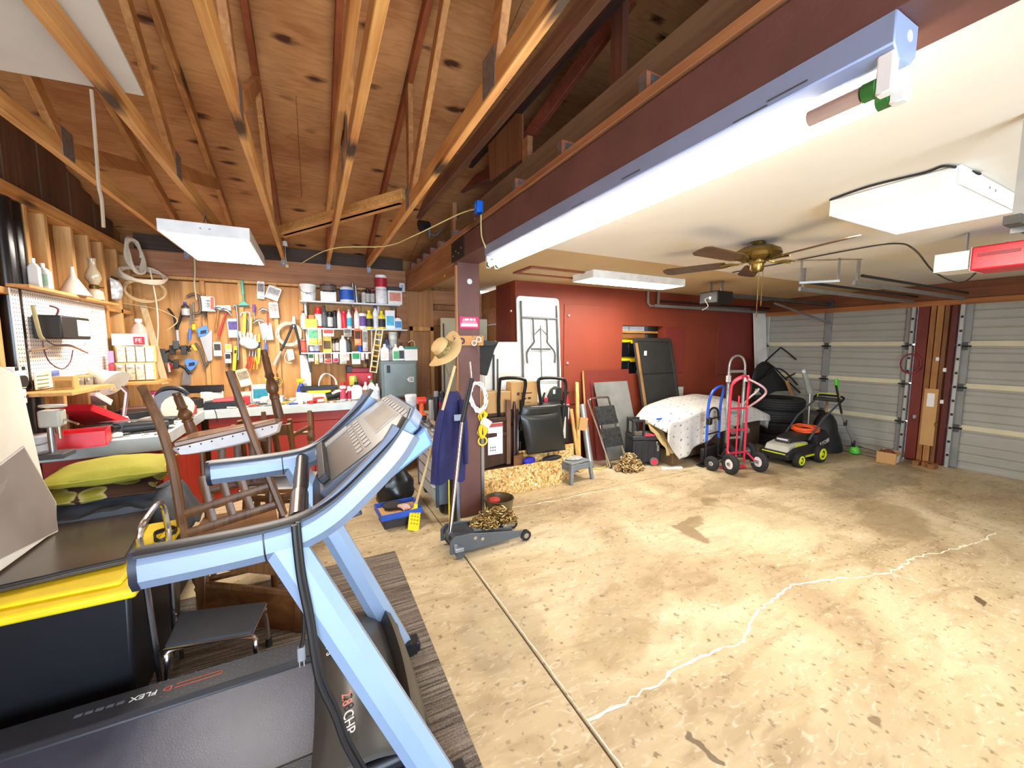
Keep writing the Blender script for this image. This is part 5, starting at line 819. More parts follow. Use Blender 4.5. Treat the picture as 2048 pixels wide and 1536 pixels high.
t = wtool('tin_snips', 'yellow-handled snips right of the work gloves', 518, 700); poly([(516, 668), (520, 668), (522, 700), (519, 728), (516, 728), (515, 700)], .016, S('e0cc40', .5), t, 'handle'); poly([(515, 684), (521, 684), (521, 696), (515, 696)], .018, BLK, t, 'pivot')
for k, (lb, pts) in enumerate((('black bar clamp lying across the left of the tool wall', ((325, 706), (345, 700), (372, 692))), ('dark quick clamp below the bar clamp', ((330, 716), (352, 728), (372, 738))), ('black angle clamp above the blue saw handle', ((352, 690), (368, 700), (384, 690))))):
    t = wtool('bar_clamp', lb, *pts[0]); wt(pts, .012, BLK, t, 'bar', YW-.02-.02*k); p = P(*pts[0], y=YW-.02-.02*k); B().bx(p, (.05, .03, .09)).build('fixed_jaw', DGR, t, .005); p = P(*pts[1], y=YW-.02-.02*k); B().bx(p, (.045, .035, .1)).build('sliding_jaw', S('3a3634', .5), t, .005); p = P(*pts[2], y=YW-.03-.02*k); B().cyl(p, p+V((.03, 0, -.06)), .015).build('grip', S('e2cc38', .5) if k == 2 else BLK, t)
t = wtool('bent_pipe', 'grey bent pipe hanging beside the blue saw blade', 405, 705); wt([(391, 686), (400, 700), (408, 722), (412, 732), (417, 722)], .012, S('6a605a', .5, .4), t, 'pipe')
t = wtool('awl', 'small red-handled tool low beside the yardstick', 338, 735); wt([(336, 722), (339, 744)], .012, S('d8c8c0', .4), t, 'handle', sm=0); wt([(340, 726), (344, 738)], .01, RED, t, 'second_grip', sm=0)
tag(poly([(529, 749), (546, 748), (545, 765), (531, 766)], .003, S('9ad83a', .6), None, 'note_card', YW-.003), 'lime green square card pinned above the bench', 'card')
t = thing('ring_gauge', 'small brass ring gauge hanging by the green card', 'gauge', P(555, 768, y=YW)); p = P(555, 763, y=YW-.01); B().torus(p, .05, .007, (0, 1, 0)).build('ring', S('c8b040', .3, .7), t); B().cyl(p+V((0, 0, .05)), p+V((0, 0, .10)), .008).build('stem', BRS, t); B().sph(p, .02).build('hub', DGR, t)
# yardstick leaning in the corner
a, b = P(283, 598, y=5.30), P(331, 768, y=5.05); t = thing('yardstick', 'long pale yardstick leaning in the left corner', 'ruler', b); B().bar(a, b, .055, .008, (0, -1, .1)).build('stick', wood('d8c09a', 'b89868', 'z', 1, .7), t, .002, seg=1)
# ---- left wall: pegboard, coils, bottles
def PX(px, py, x=XL+.02): return P(px, py, x=x)
def pegmat():
    m, nt, b, N, L = nmat('pegboard'); tc = N.new('ShaderNodeTexCoord'); mp = N.new('ShaderNodeMapping'); mp.inputs['Scale'].default_value = (1/.0254,)*3; L.new(tc.outputs['Object'], mp.inputs[0])
    fr = N.new('ShaderNodeVectorMath'); fr.operation = 'FRACTION'; L.new(mp.outputs[0], fr.inputs[0]); sb = N.new('ShaderNodeVectorMath'); sb.operation = 'SUBTRACT'; sb.inputs[1].default_value = (.5, .5, .5); L.new(fr.outputs[0], sb.inputs[0]); ml = N.new('ShaderNodeVectorMath'); ml.operation = 'MULTIPLY'; ml.inputs[1].default_value = (0, 1, 1); L.new(sb.outputs[0], ml.inputs[0])
    ln = N.new('ShaderNodeVectorMath'); ln.operation = 'LENGTH'; L.new(ml.outputs[0], ln.inputs[0]); r = ramp(N, [(.16, '4a4038'), (.19, 'f0ece4')]); L.new(ln.outputs['Value'], r.inputs[0]); L.new(r.outputs[0], b.inputs['Base Color']); b.inputs['Roughness'].default_value = .6; return m
pa, pb, pc, pd = PX(25, 575), PX(212, 606), PX(222, 745), PX(42, 765); t = thing('pegboard', 'white perforated pegboard screwed to the left studs', 'pegboard', (XL+.02, (pa.y+pb.y)/2, pc.z)); B().box(XL+.001, XL+.007, pa.y, pb.y, pd.z, pa.z).build('board', pegmat(), t, ang=0)
hk = [(45, 615), (140, 600), (165, 625), (190, 640), (75, 700), (180, 700), (110, 735), (150, 690)]
for a, b in hk: q = PX(a, b, XL+.008); B().tube([q, q+V((.05, 0, -.005)), q+V((.06, 0, .02))], .003, 5).build('peg_hook', CHR, t)
tag(B().box(XL+.001, XL+.10, pa.y-.02, pb.y+.02, pa.z+.004, pa.z+.022).build('ledge_shelf', PINEY, ang=0), 'narrow ledge above the pegboard holding bottles', 'shelf'); zl = pa.z+.022
t = thing('battery_charger', 'black battery charger with pale front hung on the pegboard', 'charger', PX(95, 672)); q0, q1 = PX(62, 650), PX(128, 655); B().box(XL+.02, XL+.16, q0.y, q1.y, PX(90, 678).z, PX(90, 632).z).build('case', S('1e1a16', .5), t, .01); B().box(XL+.161, XL+.166, (q0.y+q1.y)/2, q1.y-.03, PX(110, 672).z, PX(110, 640).z).build('front_plate', S('d8d0bc', .5), t); B().tube([V((XL+.1, q0.y+.1, PX(90, 632).z)), V((XL+.1, q0.y+.13, PX(90, 618).z)), V((XL+.05, q0.y+.16, PX(90, 612).z))], .006, 6, sm=3).build('handle', S('5a2a34', .5), t)
for k, pts in enumerate((((85, 675), (88, 700), (100, 725), (124, 738), (140, 725), (146, 700)), ((92, 680), (110, 690), (140, 690), (170, 703)), ((100, 640), (140, 640), (157, 655), (150, 668)), ((60, 702), (100, 695), (140, 692), (175, 706)))): B().tube([PX(a, b, XL+.09) for a, b in pts], .007 if k == 3 else .004, 6, sm=5).build('lead', S('5a3440', .5) if k != 3 else S('8a6a4a', .6), t)
B().tube([PX(a, b, XL+.1) for a, b in ((65, 610), (72, 640), (80, 670), (86, 678))], .010, 8, sm=4).build('strap', S('a8986a', .6), t)
def cx_(kind, label, px, base, top, w, c1, c2=None, cap=None, zb=None, x=XL+.05, name='bottle', cat='bottle', g=None):
    p = P(px, base, x=x); return cont(kind, label, px, base, top, w, p.y, c1, c2, cap, g, name, cat, zb=zb)
cx_('jug', 'white dispenser bottle on the ledge by the black pipes', 73, 582, 517, 17, 'dcd8cc', None, 'f4f2ee', zl, XL+.055); cx_('jug', 'white and green spray bottle on the ledge over the pegboard', 90, 584, 527, 22, 'e8e6dc', 'a8c8a8', 'e6e4dc', zl, XL+.055)
p = PX(150, 597, XL+.06); p.z = zl; t = thing('funnel', 'pale plastic funnel upside down on the ledge', 'funnel', p); B().lathe([(.085, 0), (.085, .012), (.03, .12), (.018, .135), (.010, .21)], p, n=20).build('cone', S('d8c8b4', .5), t); B().torus(p+V((0, 0, .005)), .085, .006).build('rim', S('d8c8b4', .5), t)
p = PX(191, 598, XL+.06); p.z = zl; t = thing('oil_lamp', 'glass oil lamp with clear chimney on the ledge', 'lamp', p); GL = S('e8d8b8', .1, trans=.6, var=0); B().lathe([(.055, 0), (.058, .01), (.05, .07), (.03, .085)], p, n=18).build('font', S('d8c8b0', .2, trans=.3), t); B().lathe([(.028, .085), (.034, .11), (.02, .125)], p, n=16).build('burner', BRS, t); B().lathe([(.026, .12), (.05, .17), (.045, .21), (.024, .26), (.022, .31), (.027, .33)], p, n=18).build('chimney', GL, t); B().cyl(p+V((.034, 0, .1)), p+V((.06, 0, .1)), .006).build('wick_knob', BRS, t)
q = PX(236, 600); packet_pos = q; t = thing('parts_bag', 'bag of dark and white parts hung between the left studs', 'bag', q); B().surf(lambda u, v: (XL+.01+.05*(math.sin(PI*u)*math.sin(PI*v))**.5, q.y-.09+.17*u, q.z+.19*v), 8, 8, .004, (-1, 0, 0)).build('bag', S('cfd2d8', .3, var=.6, vs=22), t); B().box(XL+.012, XL+.02, q.y-.08, q.y+.07, q.z+.19, q.z+.21).build('header_card', BLK, t)
# rope and hose coils in the corner
def coil3(label, c, ax, R1, R2, turns, r, m, name='rope_coil'):
    o, e1, e2, a = frame(c, ax); pts = []
    for i in range(turns*22): th = 2*PI*i/22; k = 1+.10*math.sin(i*.31); pts.append(o+e1*(R1*k*math.cos(th))+e2*(R2*k*math.sin(th))+a*(.012*math.sin(i*.9)+.006*(i/22)))
    t = thing(name, label, 'coil', o-V((0, 0, max(R1, R2)))); B().tube(pts, r, 7).build('loops', m, t); return t
ROP = S('d8c8ae', .8)
coil3('upper coil of pale hose hung from the corner plate', P(266, 512, y=5.2), (.9, -.4, .1), .085, .16, 5, .011, ROP); coil3('middle tilted coil of pale hose in the corner', P(284, 553, y=5.2), (.25, -.45, .85), .17, .16, 6, .011, S('e2d4bc', .7)); coil3('lower coil of tan cord under the pale hose', P(288, 582, y=5.25), (.3, -1, .15), .15, .11, 5, .009, S('c8a878', .8))
t = cable('white cord trailing from the corner coils down the wall', [P(a, b, y=5.2) for a, b in ((300, 540), (312, 600), (316, 650), (314, 700))], .006, S('e8dcc4', .7)); cable('thin bent wire along the corner blocking', [P(a, b, y=5.25) for a, b in ((215, 602), (270, 610), (320, 620), (355, 640), (335, 660))], .005, S('d0b080', .7))
# drawer organisers
def organiser(label, x0, y0, y1, yy, rows, w=.27):
    a = P(x0, y1, y=yy); z0 = a.z; z1_ = P(x0, y0, y=yy).z; M = TR((a.x, a.y, z0), .18); h = (z1_-z0); t = thing('drawer_organiser', label, 'organiser', M); d = .17
    B(M).box(0, w, .0, d, 0, h).build('case', S('d0a868', .6), t, .003, seg=1, ang=0); n = 4
    for r_ in range(rows):
        for k in range(n):
            dd = B(M).box(w*.0+.012+k*(w-.02)/n, .006+(k+1)*(w-.02)/n, -.018, 0, h*r_/rows+.006, h*(r_+1)/rows-.008).build('drawer', S('b4ac94', .25, var=.35, vs=40), t, .002, seg=1, ang=0); B(M).box(.03+k*(w-.02)/n, -.012+(k+1)*(w-.02)/n, -.028, -.018, h*(r_+.75)/rows, h*(r_+.85)/rows).build('pull', S('f2f0e8', .3), dd)
    return t
organiser('upper tan drawer organiser in the corner', 232, 691, 726, 4.72, 1); organiser('lower tan drawer organiser in the corner', 232, 726, 763, 4.70, 1); organiser('small drawer organiser behind the lamp shade', 150, 752, 787, 4.15, 1, .22)
tag(B().box(XL+.001, -1.24, 4.56, 4.95, P(232, 763, y=4.70).z-.026, P(232, 763, y=4.70).z-.004).build('corner_shelf', PINEX, ang=0), 'small wooden corner shelf under the drawer organisers', 'shelf')
cont('box', 'white box with red printed label on the organisers', 262, 691, 668, 46, 4.8, 'f4f0ea', 'e8e0d8', None, None, 'carton', 'box'); q = P(280, 684, y=4.70); t = thing('juice_bottle', 'clear pink plastic bottle behind the white box', 'bottle', P(280, 690, y=4.86)); o = P(281, 690, y=4.86); B().lathe([(.055, 0), (.06, .01), (.06, .12), (.05, .16), (.022, .2), (.02, .22)], o, n=16).build('body', S('d8b0a0', .15, trans=.3), t); B().cyl(o+V((0, 0, .21)), o+V((0, 0, .24)), .026).build('cap', WHT, t)
a = P(270, 689, y=4.74); t = thing('red_label_box', 'red box lettered FE in front of the pink bottle', 'box', a); B().box(a.x, a.x+.07, a.y-.03, a.y, a.z, a.z+.07).build('carton', RED, t, .003, seg=1, ang=0); text('FE', .05, AX((a.x+.035, a.y-.031, a.z+.035), (1, 0, 0), (0, 0, 1), (0, -1, 0)), WHT, t)
for px, y0, y1, c, lb in ((221, 702, 726, 'b890d0', 'violet slim box beside the drawer organiser'), (222, 727, 750, 'd8405a', 'pink slim box below the violet one')): p, q = P(px-4, y0, y=4.62), P(px+4, y1, y=4.62); tag(B().box(p.x, q.x, 4.60, 4.66, q.z, p.z).build('slim_box', S(c, .5), bevel=.003), lb, 'box')
# swing-arm lamp
t = thing('desk_lamp', 'cream swing-arm lamp with wide shade on the left bench', 'lamp', P(248, 838, y=4.3)); o = P(205, 752, y=4.2); dirn = V((.75, -.3, -.55)).normalized(); B().lathe([(.025, 0), (.035, .02), (.05, .10), (.055, .11), (.11, .20), (.112, .205)], o-dirn*.1, dirn, n=24).build('shade', S('e8e0cc', .5), t); e = P(246, 838, y=4.3); B().tube([o+V((.04, .02, -.02)), P(252, 785, y=4.28), e], .009, 8).build('arm', WHT, t); B().tube([o+V((.06, .02, -.02)), P(257, 785, y=4.28), e+V((.01, 0, 0))], .006, 6).build('spring_rod', STL, t); B().cyl((e.x, e.y, ZB+.001), (e.x, e.y, e.z+.02), .05, .03).build('base', WHT, t)
# outlet strip and cards at the left edge
t = thing('power_box', 'white control box with round black dial at the left edge', 'control box', PX(41, 790)); a, b = PX(28, 735, XL+.1), PX(55, 776, XL+.1); B().box(XL+.02, XL+.1, a.y, b.y, b.z, a.z).build('case', WHT, t, .006); c_ = (a+b)/2; B().cyl((XL+.101, c_.y, c_.z-.02), (XL+.115, c_.y, c_.z-.02), .035).build('dial', BLK, t)
for k in (-1, 1): B().box(XL+.1, XL+.104, c_.y+k*.03-.012, c_.y+k*.03+.012, c_.z+.045, c_.z+.065).build('switch', BLK, t)
B().box(XL+.02, XL+.1, a.y+.01, b.y-.01, b.z-.09, b.z-.004).build('outlet_block', WHT, t, .006)
for k in (-1, 0, 1): B().cyl((XL+.1, c_.y+k*.035, b.z-.05), (XL+.103, c_.y+k*.035, b.z-.05), .010).build('socket', BLK, t)
a, b = PX(68, 745, XL+.05), PX(122, 766, XL+.05); t = thing('instruction_card', 'cream instruction card with blue patch below the pegboard', 'card', (a+b)/2); B().box(XL+.045, XL+.05, a.y, b.y, b.z-.02, a.z).build('card', S('efe8cc', .6), t); B().box(XL+.051, XL+.052, b.y-.10, b.y-.01, a.z-.08, a.z).build('blue_patch', S('6a7ac0', .6), t)
for k in range(4): B().box(XL+.051, XL+.052, a.y+.02, b.y-.14, a.z-.03-.025*k, a.z-.022-.025*k).build('text_line', S('8a8458', .6), t, ang=0)
p = P(134, 778, x=XL+.16); cont('box', 'tan cardboard box lettered on the front, below the pegboard', 134, 780, 752, 30, p.y, 'c8a060', '9a7838', None, None, 'carton', 'box'); tag(B().box(XL+.001, XL+.28, p.y-.25, p.y+.35, p.z-.022, p.z-.002).build('wall_ledge', PINEY, ang=0), 'small ledge on the left studs under the cardboard box', 'shelf')
# vise with clutter hanging below the card
t = thing('drill_press', 'pale grey drill press on the left bench', 'machine', P(100, 850, x=XL+.25)); o = P(100, 850, x=XL+.25); o.z = ZB+.001; B().box(o.x-.07, o.x+.07, o.y-.07, o.y+.07, ZB+.001, ZB+.03).build('base', DGR, t, .005); B().cyl(o, o+V((0, 0, .27)), .016).build('column', STL, t); B().box(o.x-.035, o.x+.06, o.y-.04, o.y+.04, ZB+.18, ZB+.28).build('head', S('b8b8ac', .45), t, .012); B().torus(o+V((.02, 0, .30)), .05, .007, (0, .2, 1)).build('pulley_guard', S('c8c6b8', .4), t); B().cyl(o+V((.04, -.01, .18)), o+V((.04, -.01, .11)), .014, .01).build('chuck', CHR, t); B().cyl(o+V((.06, 0, .22)), o+V((.13, -.03, .19)), .006).build('feed_handle', CHR, t)
# black waste pipes
for k, (px, r) in enumerate(((8, .055), (30, .05))): p = PX(px, 500, XL-.04); tag(B().cyl((XL-.045, p.y, .02), (XL-.045, p.y, 2.50), r, n=18).build('drain_pipe', S('1c1a1a', .22, var=.2)), ('black plastic drain pipe at the far left edge', 'black plastic drain pipe nearer the first stud')[k], 'pipe')
# ---- clutter on the bench tops (z = bench top)
def on(px, py): p = P(px, py, z=ZB); p.y = min(p.y, YB-.12); p.x = max(p.x, XL+.1); p.z = ZB+.001; return p
def tray(name, label, c, sx, sy, h, rz, m, cells=3, cat='tray', tilt=0, th=.006):
    M = TR(c, rz, tilt); t = thing(name, label, cat, M); B(M).box(-sx/2, sx/2, -sy/2, sy/2, 0, th).build('base', m, t, ang=0)
    for a, b, c2, d in ((-sx/2, sx/2, -sy/2, -sy/2+th), (-sx/2, sx/2, sy/2-th, sy/2), (-sx/2, -sx/2+th, -sy/2+th, sy/2-th), (sx/2-th, sx/2, -sy/2+th, sy/2-th)): B(M).box(a, b, c2, d, th, h).build('side', m, t, .002, seg=1, ang=0)
    for k in range(1, cells): x = -sx/2+sx*k/cells; B(M).box(x-th/2, x+th/2, -sy/2+th, sy/2-th, th, h*.9).build('divider', m, t, ang=0)
    return t
REDT = S('d8202c', .4); tray('parts_tray', 'red plastic basket in front on the left bench', P(168, 893, z=ZB)+V((0, .02, .003)), .22, .20, .10, .2, REDT, 1); tray('parts_tray', 'red plastic tray tilted up behind the red basket', P(120, 872, z=ZB)+V((.11, .12, .10)), .30, .34, .05, -.35, REDT, 3, 'tray', -.5); tray('parts_tray', 'white-fronted red bin leaning in the tilted red tray', P(135, 855, z=ZB)+V((.08, .14, .19)), .22, .18, .05, -.3, S('f0d8d4', .5), 1, 'tray', -.6)
cont('tub', 'white bucket at the front corner of the left bench', 88, 905, 868, 34, P(88, 905, z=ZB).y+.09, 'dcdcd8', None, 'e8e8e4', None, 'bucket', 'bucket', zb=ZB+.001); cont('can', 'blue and white tin behind the white bucket', 94, 872, 852, 28, P(88, 880, z=ZB).y+.30, '3a68b0', 'e8e8e8', 'e8e6e0', None, 'paint_tin', 'can', zb=ZB+.001)
tray('tool_case', 'open black tool case at the back of the left bench', V((-1.42, 4.44, ZB+.001)), .34, .24, .09, .5, BLK, 2); 
def blob(name, label, cat, c, parts):
    t = thing(name, label, cat, c); c = V(c)
    for nm, kind, a, b, r, m in parts:
        if kind == 'c': B().cyl(c+V(a), c+V(b), r if not isinstance(r, tuple) else r[0], None if not isinstance(r, tuple) else r[1], 16).build(nm, m, t)
        elif kind == 'b': B().bx(c+V(a), b).build(nm, m, t, r or .004)
        elif kind == 's': B().sph(c+V(a), b).build(nm, m, t)
        elif kind == 't': B().tube([c+V(q) for q in a], r, 7, sm=4).build(nm, m, t)
    return t
c = on(215, 862); blob('angle_grinder', 'black and grey power tool lying on the left bench', 'power tool', (-1.17, 3.82, ZB+.001), [('body', 'c', (-.08, 0, .045), (.16, .05, .045), (.042, .035), BLK), ('head', 'c', (-.10, 0, .03), (-.10, 0, .09), .04, DGR), ('disc', 'c', (-.10, 0, .012), (-.10, 0, .018), .06, STL), ('side_handle', 'c', (-.10, -.04, .06), (-.10, -.14, .07), .016, BLK)])
blob('circular_saw', 'grey circular saw with pale guard on the left bench', 'saw', (-1.12, 4.42, ZB+.001), [('base_plate', 'b', (0, 0, .008), (.28, .16, .006), .002, STL), ('guard', 'c', (0, -.05, .13), (0, .0, .13), .13, S('7c828a', .35, .4)), ('lower_guard', 'c', (.05, -.055, .10), (.05, -.01, .10), .115, S('e4dcc8', .4)), ('motor', 'c', (0, 0, .13), (0, .13, .13), .06, BLK), ('handle', 't', [(-.10, 0, .20), (-.05, .0, .27), (.06, .0, .27), (.12, .0, .21)], 0, .02, BLK)])
blob('plastic_jug', 'pink-lidded white jug behind the circular saw', 'jug', (-1.30, 4.72, ZB+.001), [('jug', 'c', (0, 0, 0), (0, 0, .20), (.09, .08), WHT), ('lid', 'c', (0, 0, .20), (0, 0, .23), .05, S('e05a8a', .5)), ('spout', 'c', (.05, 0, .17), (.13, -.03, .24), (.02, .01), WHT)])
tray('parts_tray', 'long black parts tray on the back bench', P(398, 785, y=5.22)+V((0, 0, .0)), .42, .12, .07, -.05, BLK, 4); tray('parts_tray', 'black parts tray in front of the red power tool', V((-.83, 4.97, ZB+.002)), .34, .12, .06, .06, BLK, 3)
blob('reciprocating_saw', 'red and black power tool lying on the back bench', 'power tool', (-.83, 5.12, ZB+.001), [('motor_body', 'c', (-.12, 0, .05), (.06, 0, .055), (.035, .045), S('d84a52', .45)), ('grip', 'c', (.02, -.0, .05), (.14, .02, .055), .028, BLK), ('battery', 'b', (.17, .02, .05), (.06, .07, .09), .008, S('d8303c', .45)), ('nose', 'c', (-.12, 0, .05), (-.2, 0, .05), (.025, .012), DGR)])
for lb, x, y, sx, sy, h, rz, c, c2 in (('stack of pale booklets at the back of the bench', -.72, 5.36, .16, .12, .12, .1, 'e8dcc8', 'c8b898'), ('white and teal blister pack leaning on the back wall', -.55, 5.37, .17, .05, .20, .05, 'eef4f4', '2a8aa0'), ('pale clear case of bits on the bench', -.42, 5.2, .22, .16, .07, -.1, 'dcdcd8', 'b8b8b4'), ('white lidded box beside the yellow case', -.10, 5.16, .17, .13, .10, .05, 'f0ece6', None), ('yellow tool case under the black strip organiser', .06, 5.20, .24, .16, .12, .04, 'f0e020', 'f8f0d0'), ('red and white carton at the bench front', .05, 4.97, .09, .07, .06, .5, 'd83a3a', 'f4f0ec'), ('small white switch box near the bench edge', -.15, 4.95, .09, .06, .035, -.2, 'f2efe8', None), ('flat white packet at the bench front edge', .22, 4.92, .13, .07, .015, .1, 'f4f2ec', None)):
    M = TR((x, y, ZB+.001), rz); t = thing('small_box', lb, 'box', M, 'boxes on the workbench'); B(M).box(-sx/2, sx/2, -sy/2, sy/2, 0, h).build('carton', S(c, .5), t, .004)
    if c2: B(M).box(-sx*.42, sx*.42, -sy/2-.001, -sy/2, h*.2, h*.75).build('print', S(c2, .5, var=.3, vs=40), t, ang=0)
tray('strip_organiser', 'black compartment strip lying on the yellow case', V((.06, 5.19, ZB+.122)), .40, .07, .05, -.02, BLK, 4)
blob('power_drill', 'black power tool lying tilted right of the yellow case', 'power tool', (.25, 5.06, ZB+.001), [('body', 'c', (-.12, 0, .05), (.10, .02, .10), (.045, .04), BLK), ('handle', 'b', (.05, .0, .04), (.07, .05, .08), .01, S('2a2628', .5)), ('pale_cover', 't', [(-.06, -.05, .09), (.02, -.055, .12), (.10, -.05, .10)], 0, .016, S('d8d4cc', .4))])
coil3('white hose loop standing behind the tools on the bench', P(655, 772, y=5.25), (.55, -1, .2), .11, .14, 2, .007, WHT, 'hose_loop')
for kind, lb, px, base, tp, w, y, c1, c2, cap in (('spray', 'red-capped white spray can at the bench edge', 687, 802, 764, 12, 5.02, 'f2ecec', 'c8465a', 'd02838'), ('spray', 'short red spray can beside the red-capped one', 699, 802, 772, 9, 5.03, 'e8d8d8', 'b02a40', 'e8e4e4'), ('jug', 'white jar with black lid on the bench', 714, 802, 764, 22, 5.05, 'f4f2ec', None, '1c1a1c'), ('bottle', 'slim bottle with brown label on the bench', 732, 800, 764, 11, 5.03, 'e0dcd4', '8a6a54', 'e8e8e8'), ('bottle', 'tall white bottle with green cap on the bench', 744, 800, 760, 15, 5.05, 'f8f8f4', None, '3aa04a'), ('bottle', 'white bottle beside the steel cabinet', 755, 800, 767, 10, 5.03, 'f2f2f2', 'c8ccd4', 'f2f2f2'), ('can', 'pale green cup lying above the black-lidded jar', 707, 770, 752, 16, 5.25, 'c8cc5a', None, 'd8dc7a')): cont(kind, lb, px, base, tp, w, y, c1, c2, cap, 'bench', zb=ZB+.001 if base > 780 else None)
a, b = P(693, 746, y=5.35), P(745, 762, y=5.35); t = thing('red_tool_box', 'red metal tool box at the back of the bench', 'tool box', V(((a.x+b.x)/2, 5.38, ZB))); B().box(a.x, b.x, 5.3, 5.46, ZB+.001, a.z).build('body', RED, t, .006); B().box(a.x+.06, b.x-.01, 5.31, 5.45, a.z+.001, a.z+.06).build('top_tray', S('8a2030', .5), t, .006); B().box(b.x-.06, b.x-.03, 5.296, 5.30, a.z-.07, a.z-.04).build('latch', WHT, t); B().box(a.x, a.x+.07, 5.32, 5.45, a.z+.001, a.z+.09).build('dark_case', BLK, t, .005)
t = thing('spray_bottle', 'blue spray bottle with yellow trigger at the back of the bench', 'bottle', P(602, 764, y=5.3)); o = P(602, 764, y=5.3); o.z = ZB+.001; B().lathe([(.05, 0), (.052, .01), (.05, .12), (.03, .17), (.018, .2)], o, n=16).build('body', S('2a52c0', .35), t); B().bx(o+V((-.005, 0, .235)), (.085, .03, .04)).build('trigger_head', YEL, t, .008); B().bx(o+V((-.03, 0, .20)), (.012, .02, .05)).build('trigger', YEL, t, .004); B().lathe([(.0525, .03), (.0525, .10)], o, n=16).build('label', WHT, t)
t = thing('carton', 'white carton with a long dark tool beside the shelf upright', 'box', P(614, 762, y=5.4)); B().box(.0-.13, -.02, 5.36, 5.46, ZB+.001, P(614, 710, y=5.4).z).build('carton', S('eeeade', .6), t, .004); B().tube([P(614, 706, y=5.34), P(622, 745, y=5.34)], .012, 8).build('dark_tool', S('4a4a40', .5), t)
# loose hand tools scattered along the bench front
cols = ['c8c4bc', 'd8442c', '3a3a3a', '8a8e92', 'e8c030', '3a5ab8', 'b8763c', '5a5450']; nm = ['grey', 'red', 'black', 'steel', 'yellow', 'blue', 'brown', 'dark']
spots = [(-.80, 4.90), (-.62, 4.93), (-.55, 5.05), (-.45, 4.92), (-.32, 5.04), (-.25, 4.91), (.14, 4.90), (-.05, 5.04)]
for k, (x, y) in enumerate(spots):
    M = TR((x, y, ZB+.001), -.4+1.1*((k*37) % 10)/10); t = thing('screwdriver', nm[k]+'-handled screwdriver lying loose on the back bench', 'screwdriver', M, 'loose screwdrivers on the bench'); B(M).cyl((0, 0, .011), (.09, 0, .011), .011, .009, 10).build('handle', S(cols[k], .45), t); B(M).cyl((.09, 0, .011), (.18, 0, .011), .0035, n=8).build('shaft', STL, t)
for k, (x, y, c) in enumerate(((-.70, 5.02, 'e8e4dc'), (-.36, 4.96, 'd8d0c4'), (-.15, 5.30, 'c84a3a'), (-.22, 5.33, 'f0ece8'), (-.03, 4.93, 'c82838'), (-.33, 5.34, 'e8d8d0'))):
    M = TR((x, y, ZB+.001), k*.8); t = thing('tape_roll', ('cream', 'beige', 'red-brown', 'white', 'crimson', 'pinkish')[k]+' tape roll lying among the bench clutter', 'tape', M, 'tape rolls on the bench'); B(M).lathe([(.022, 0), (.042, 0), (.042, .028), (.022, .028), (.022, 0)], n=18).build('roll', S(c, .5), t); B(M).lathe([(.019, .001), (.0219, .001), (.0219, .027), (.019, .027)], n=18).build('core', KRA, t)
rr = random.Random(3); g = B()
for k in range(420):
    if k < 240: x, y = rr.uniform(-.95, .6), rr.uniform(4.88, 5.4)
    else: x, y = rr.uniform(XL+.08, -1.02), rr.uniform(3.68, 4.8)
    a = rr.uniform(0, PI); l = rr.uniform(.008, .03); d = V((math.cos(a)*l, math.sin(a)*l, 0)); p = V((x, y, ZB+.006)); g.cyl(p-d, p+d, rr.uniform(.002, .005), n=5)
tag(g.build('loose_hardware', S('8a8680', .4, .6, var=.5, vs=60)), 'loose screws and metal bits scattered over the workbench', 'hardware', None, 'stuff')
# ================================================================= post, tool chest, jack, things before the fridge
YP = 3.355
# things fixed to or hung on the post
p0, p1 = P(919, 633, y=YP), P(957, 657, y=YP); t = thing('warning_sign', 'pink and white warning sign on the brown post', 'sign', ((p0.x+p1.x)/2, YP, p1.z)); B().box(p0.x, p1.x, YP-.003, YP, p1.z, p0.z).build('plate', S('e0286a', .45), t, ang=0); hh = p0.z-p1.z; w = p1.x-p0.x
B().box(p0.x+.01, p1.x-.01, YP-.0045, YP-.003, p1.z+.015, p1.z+hh*.42).build('white_panel', S('f6dfe6', .5), t, ang=0); [B().box(p0.x+w*a_, p0.x+w*b_, YP-.0045, YP-.003, p1.z+hh*.68, p1.z+hh*.86).build('heading_word', WHT, t, ang=0) for a_, b_ in ((.26, .48), (.52, .68), (.72, .83))]; B().prism([(p0.x+w*.14, YP-.003, p1.z+hh*.68), (p0.x+w*.23, YP-.003, p1.z+hh*.68), (p0.x+w*.20, YP-.003, p1.z+hh*.88)], (0, -.0015, 0)).build('warning_triangle', WHT, t)
for k in range(3): B().box(p0.x+.02, p1.x-.02, YP-.0045, YP-.003, p1.z+hh*(.60-.08*k), p1.z+hh*(.625-.08*k)).build('text_line', S('fadce4', .5), t, ang=0)
p = P(939, 563, y=YP); t = thing('round_sticker', 'round white sticker high on the brown post', 'sticker', p); B().cyl(p, p+V((0, -.004, 0)), .024, n=20).build('disc', WHT, t); B().torus(p+V((0, -.004, 0)), .016, .002, (0, 1, 0)).build('ring', S('b8c8c0', .5), t)
p0, p1 = P(907, 671, y=YP-.02), P(967, 691, y=YP-.02); t = thing('hanging_board', 'short pine board across the post holding scissors', 'board', ((p0.x+p1.x)/2, YP, p1.z)); B().box(p0.x, p1.x, YP-.021, YP-.001, p1.z, p0.z).build('board', PINEX, t, .002, seg=1, ang=0)
for px in (918, 945, 962): p = P(px, 674, y=YP-.022); B().cyl(p, p+V((0, -.03, .004)), .003, n=6).build('nail', STL, t)
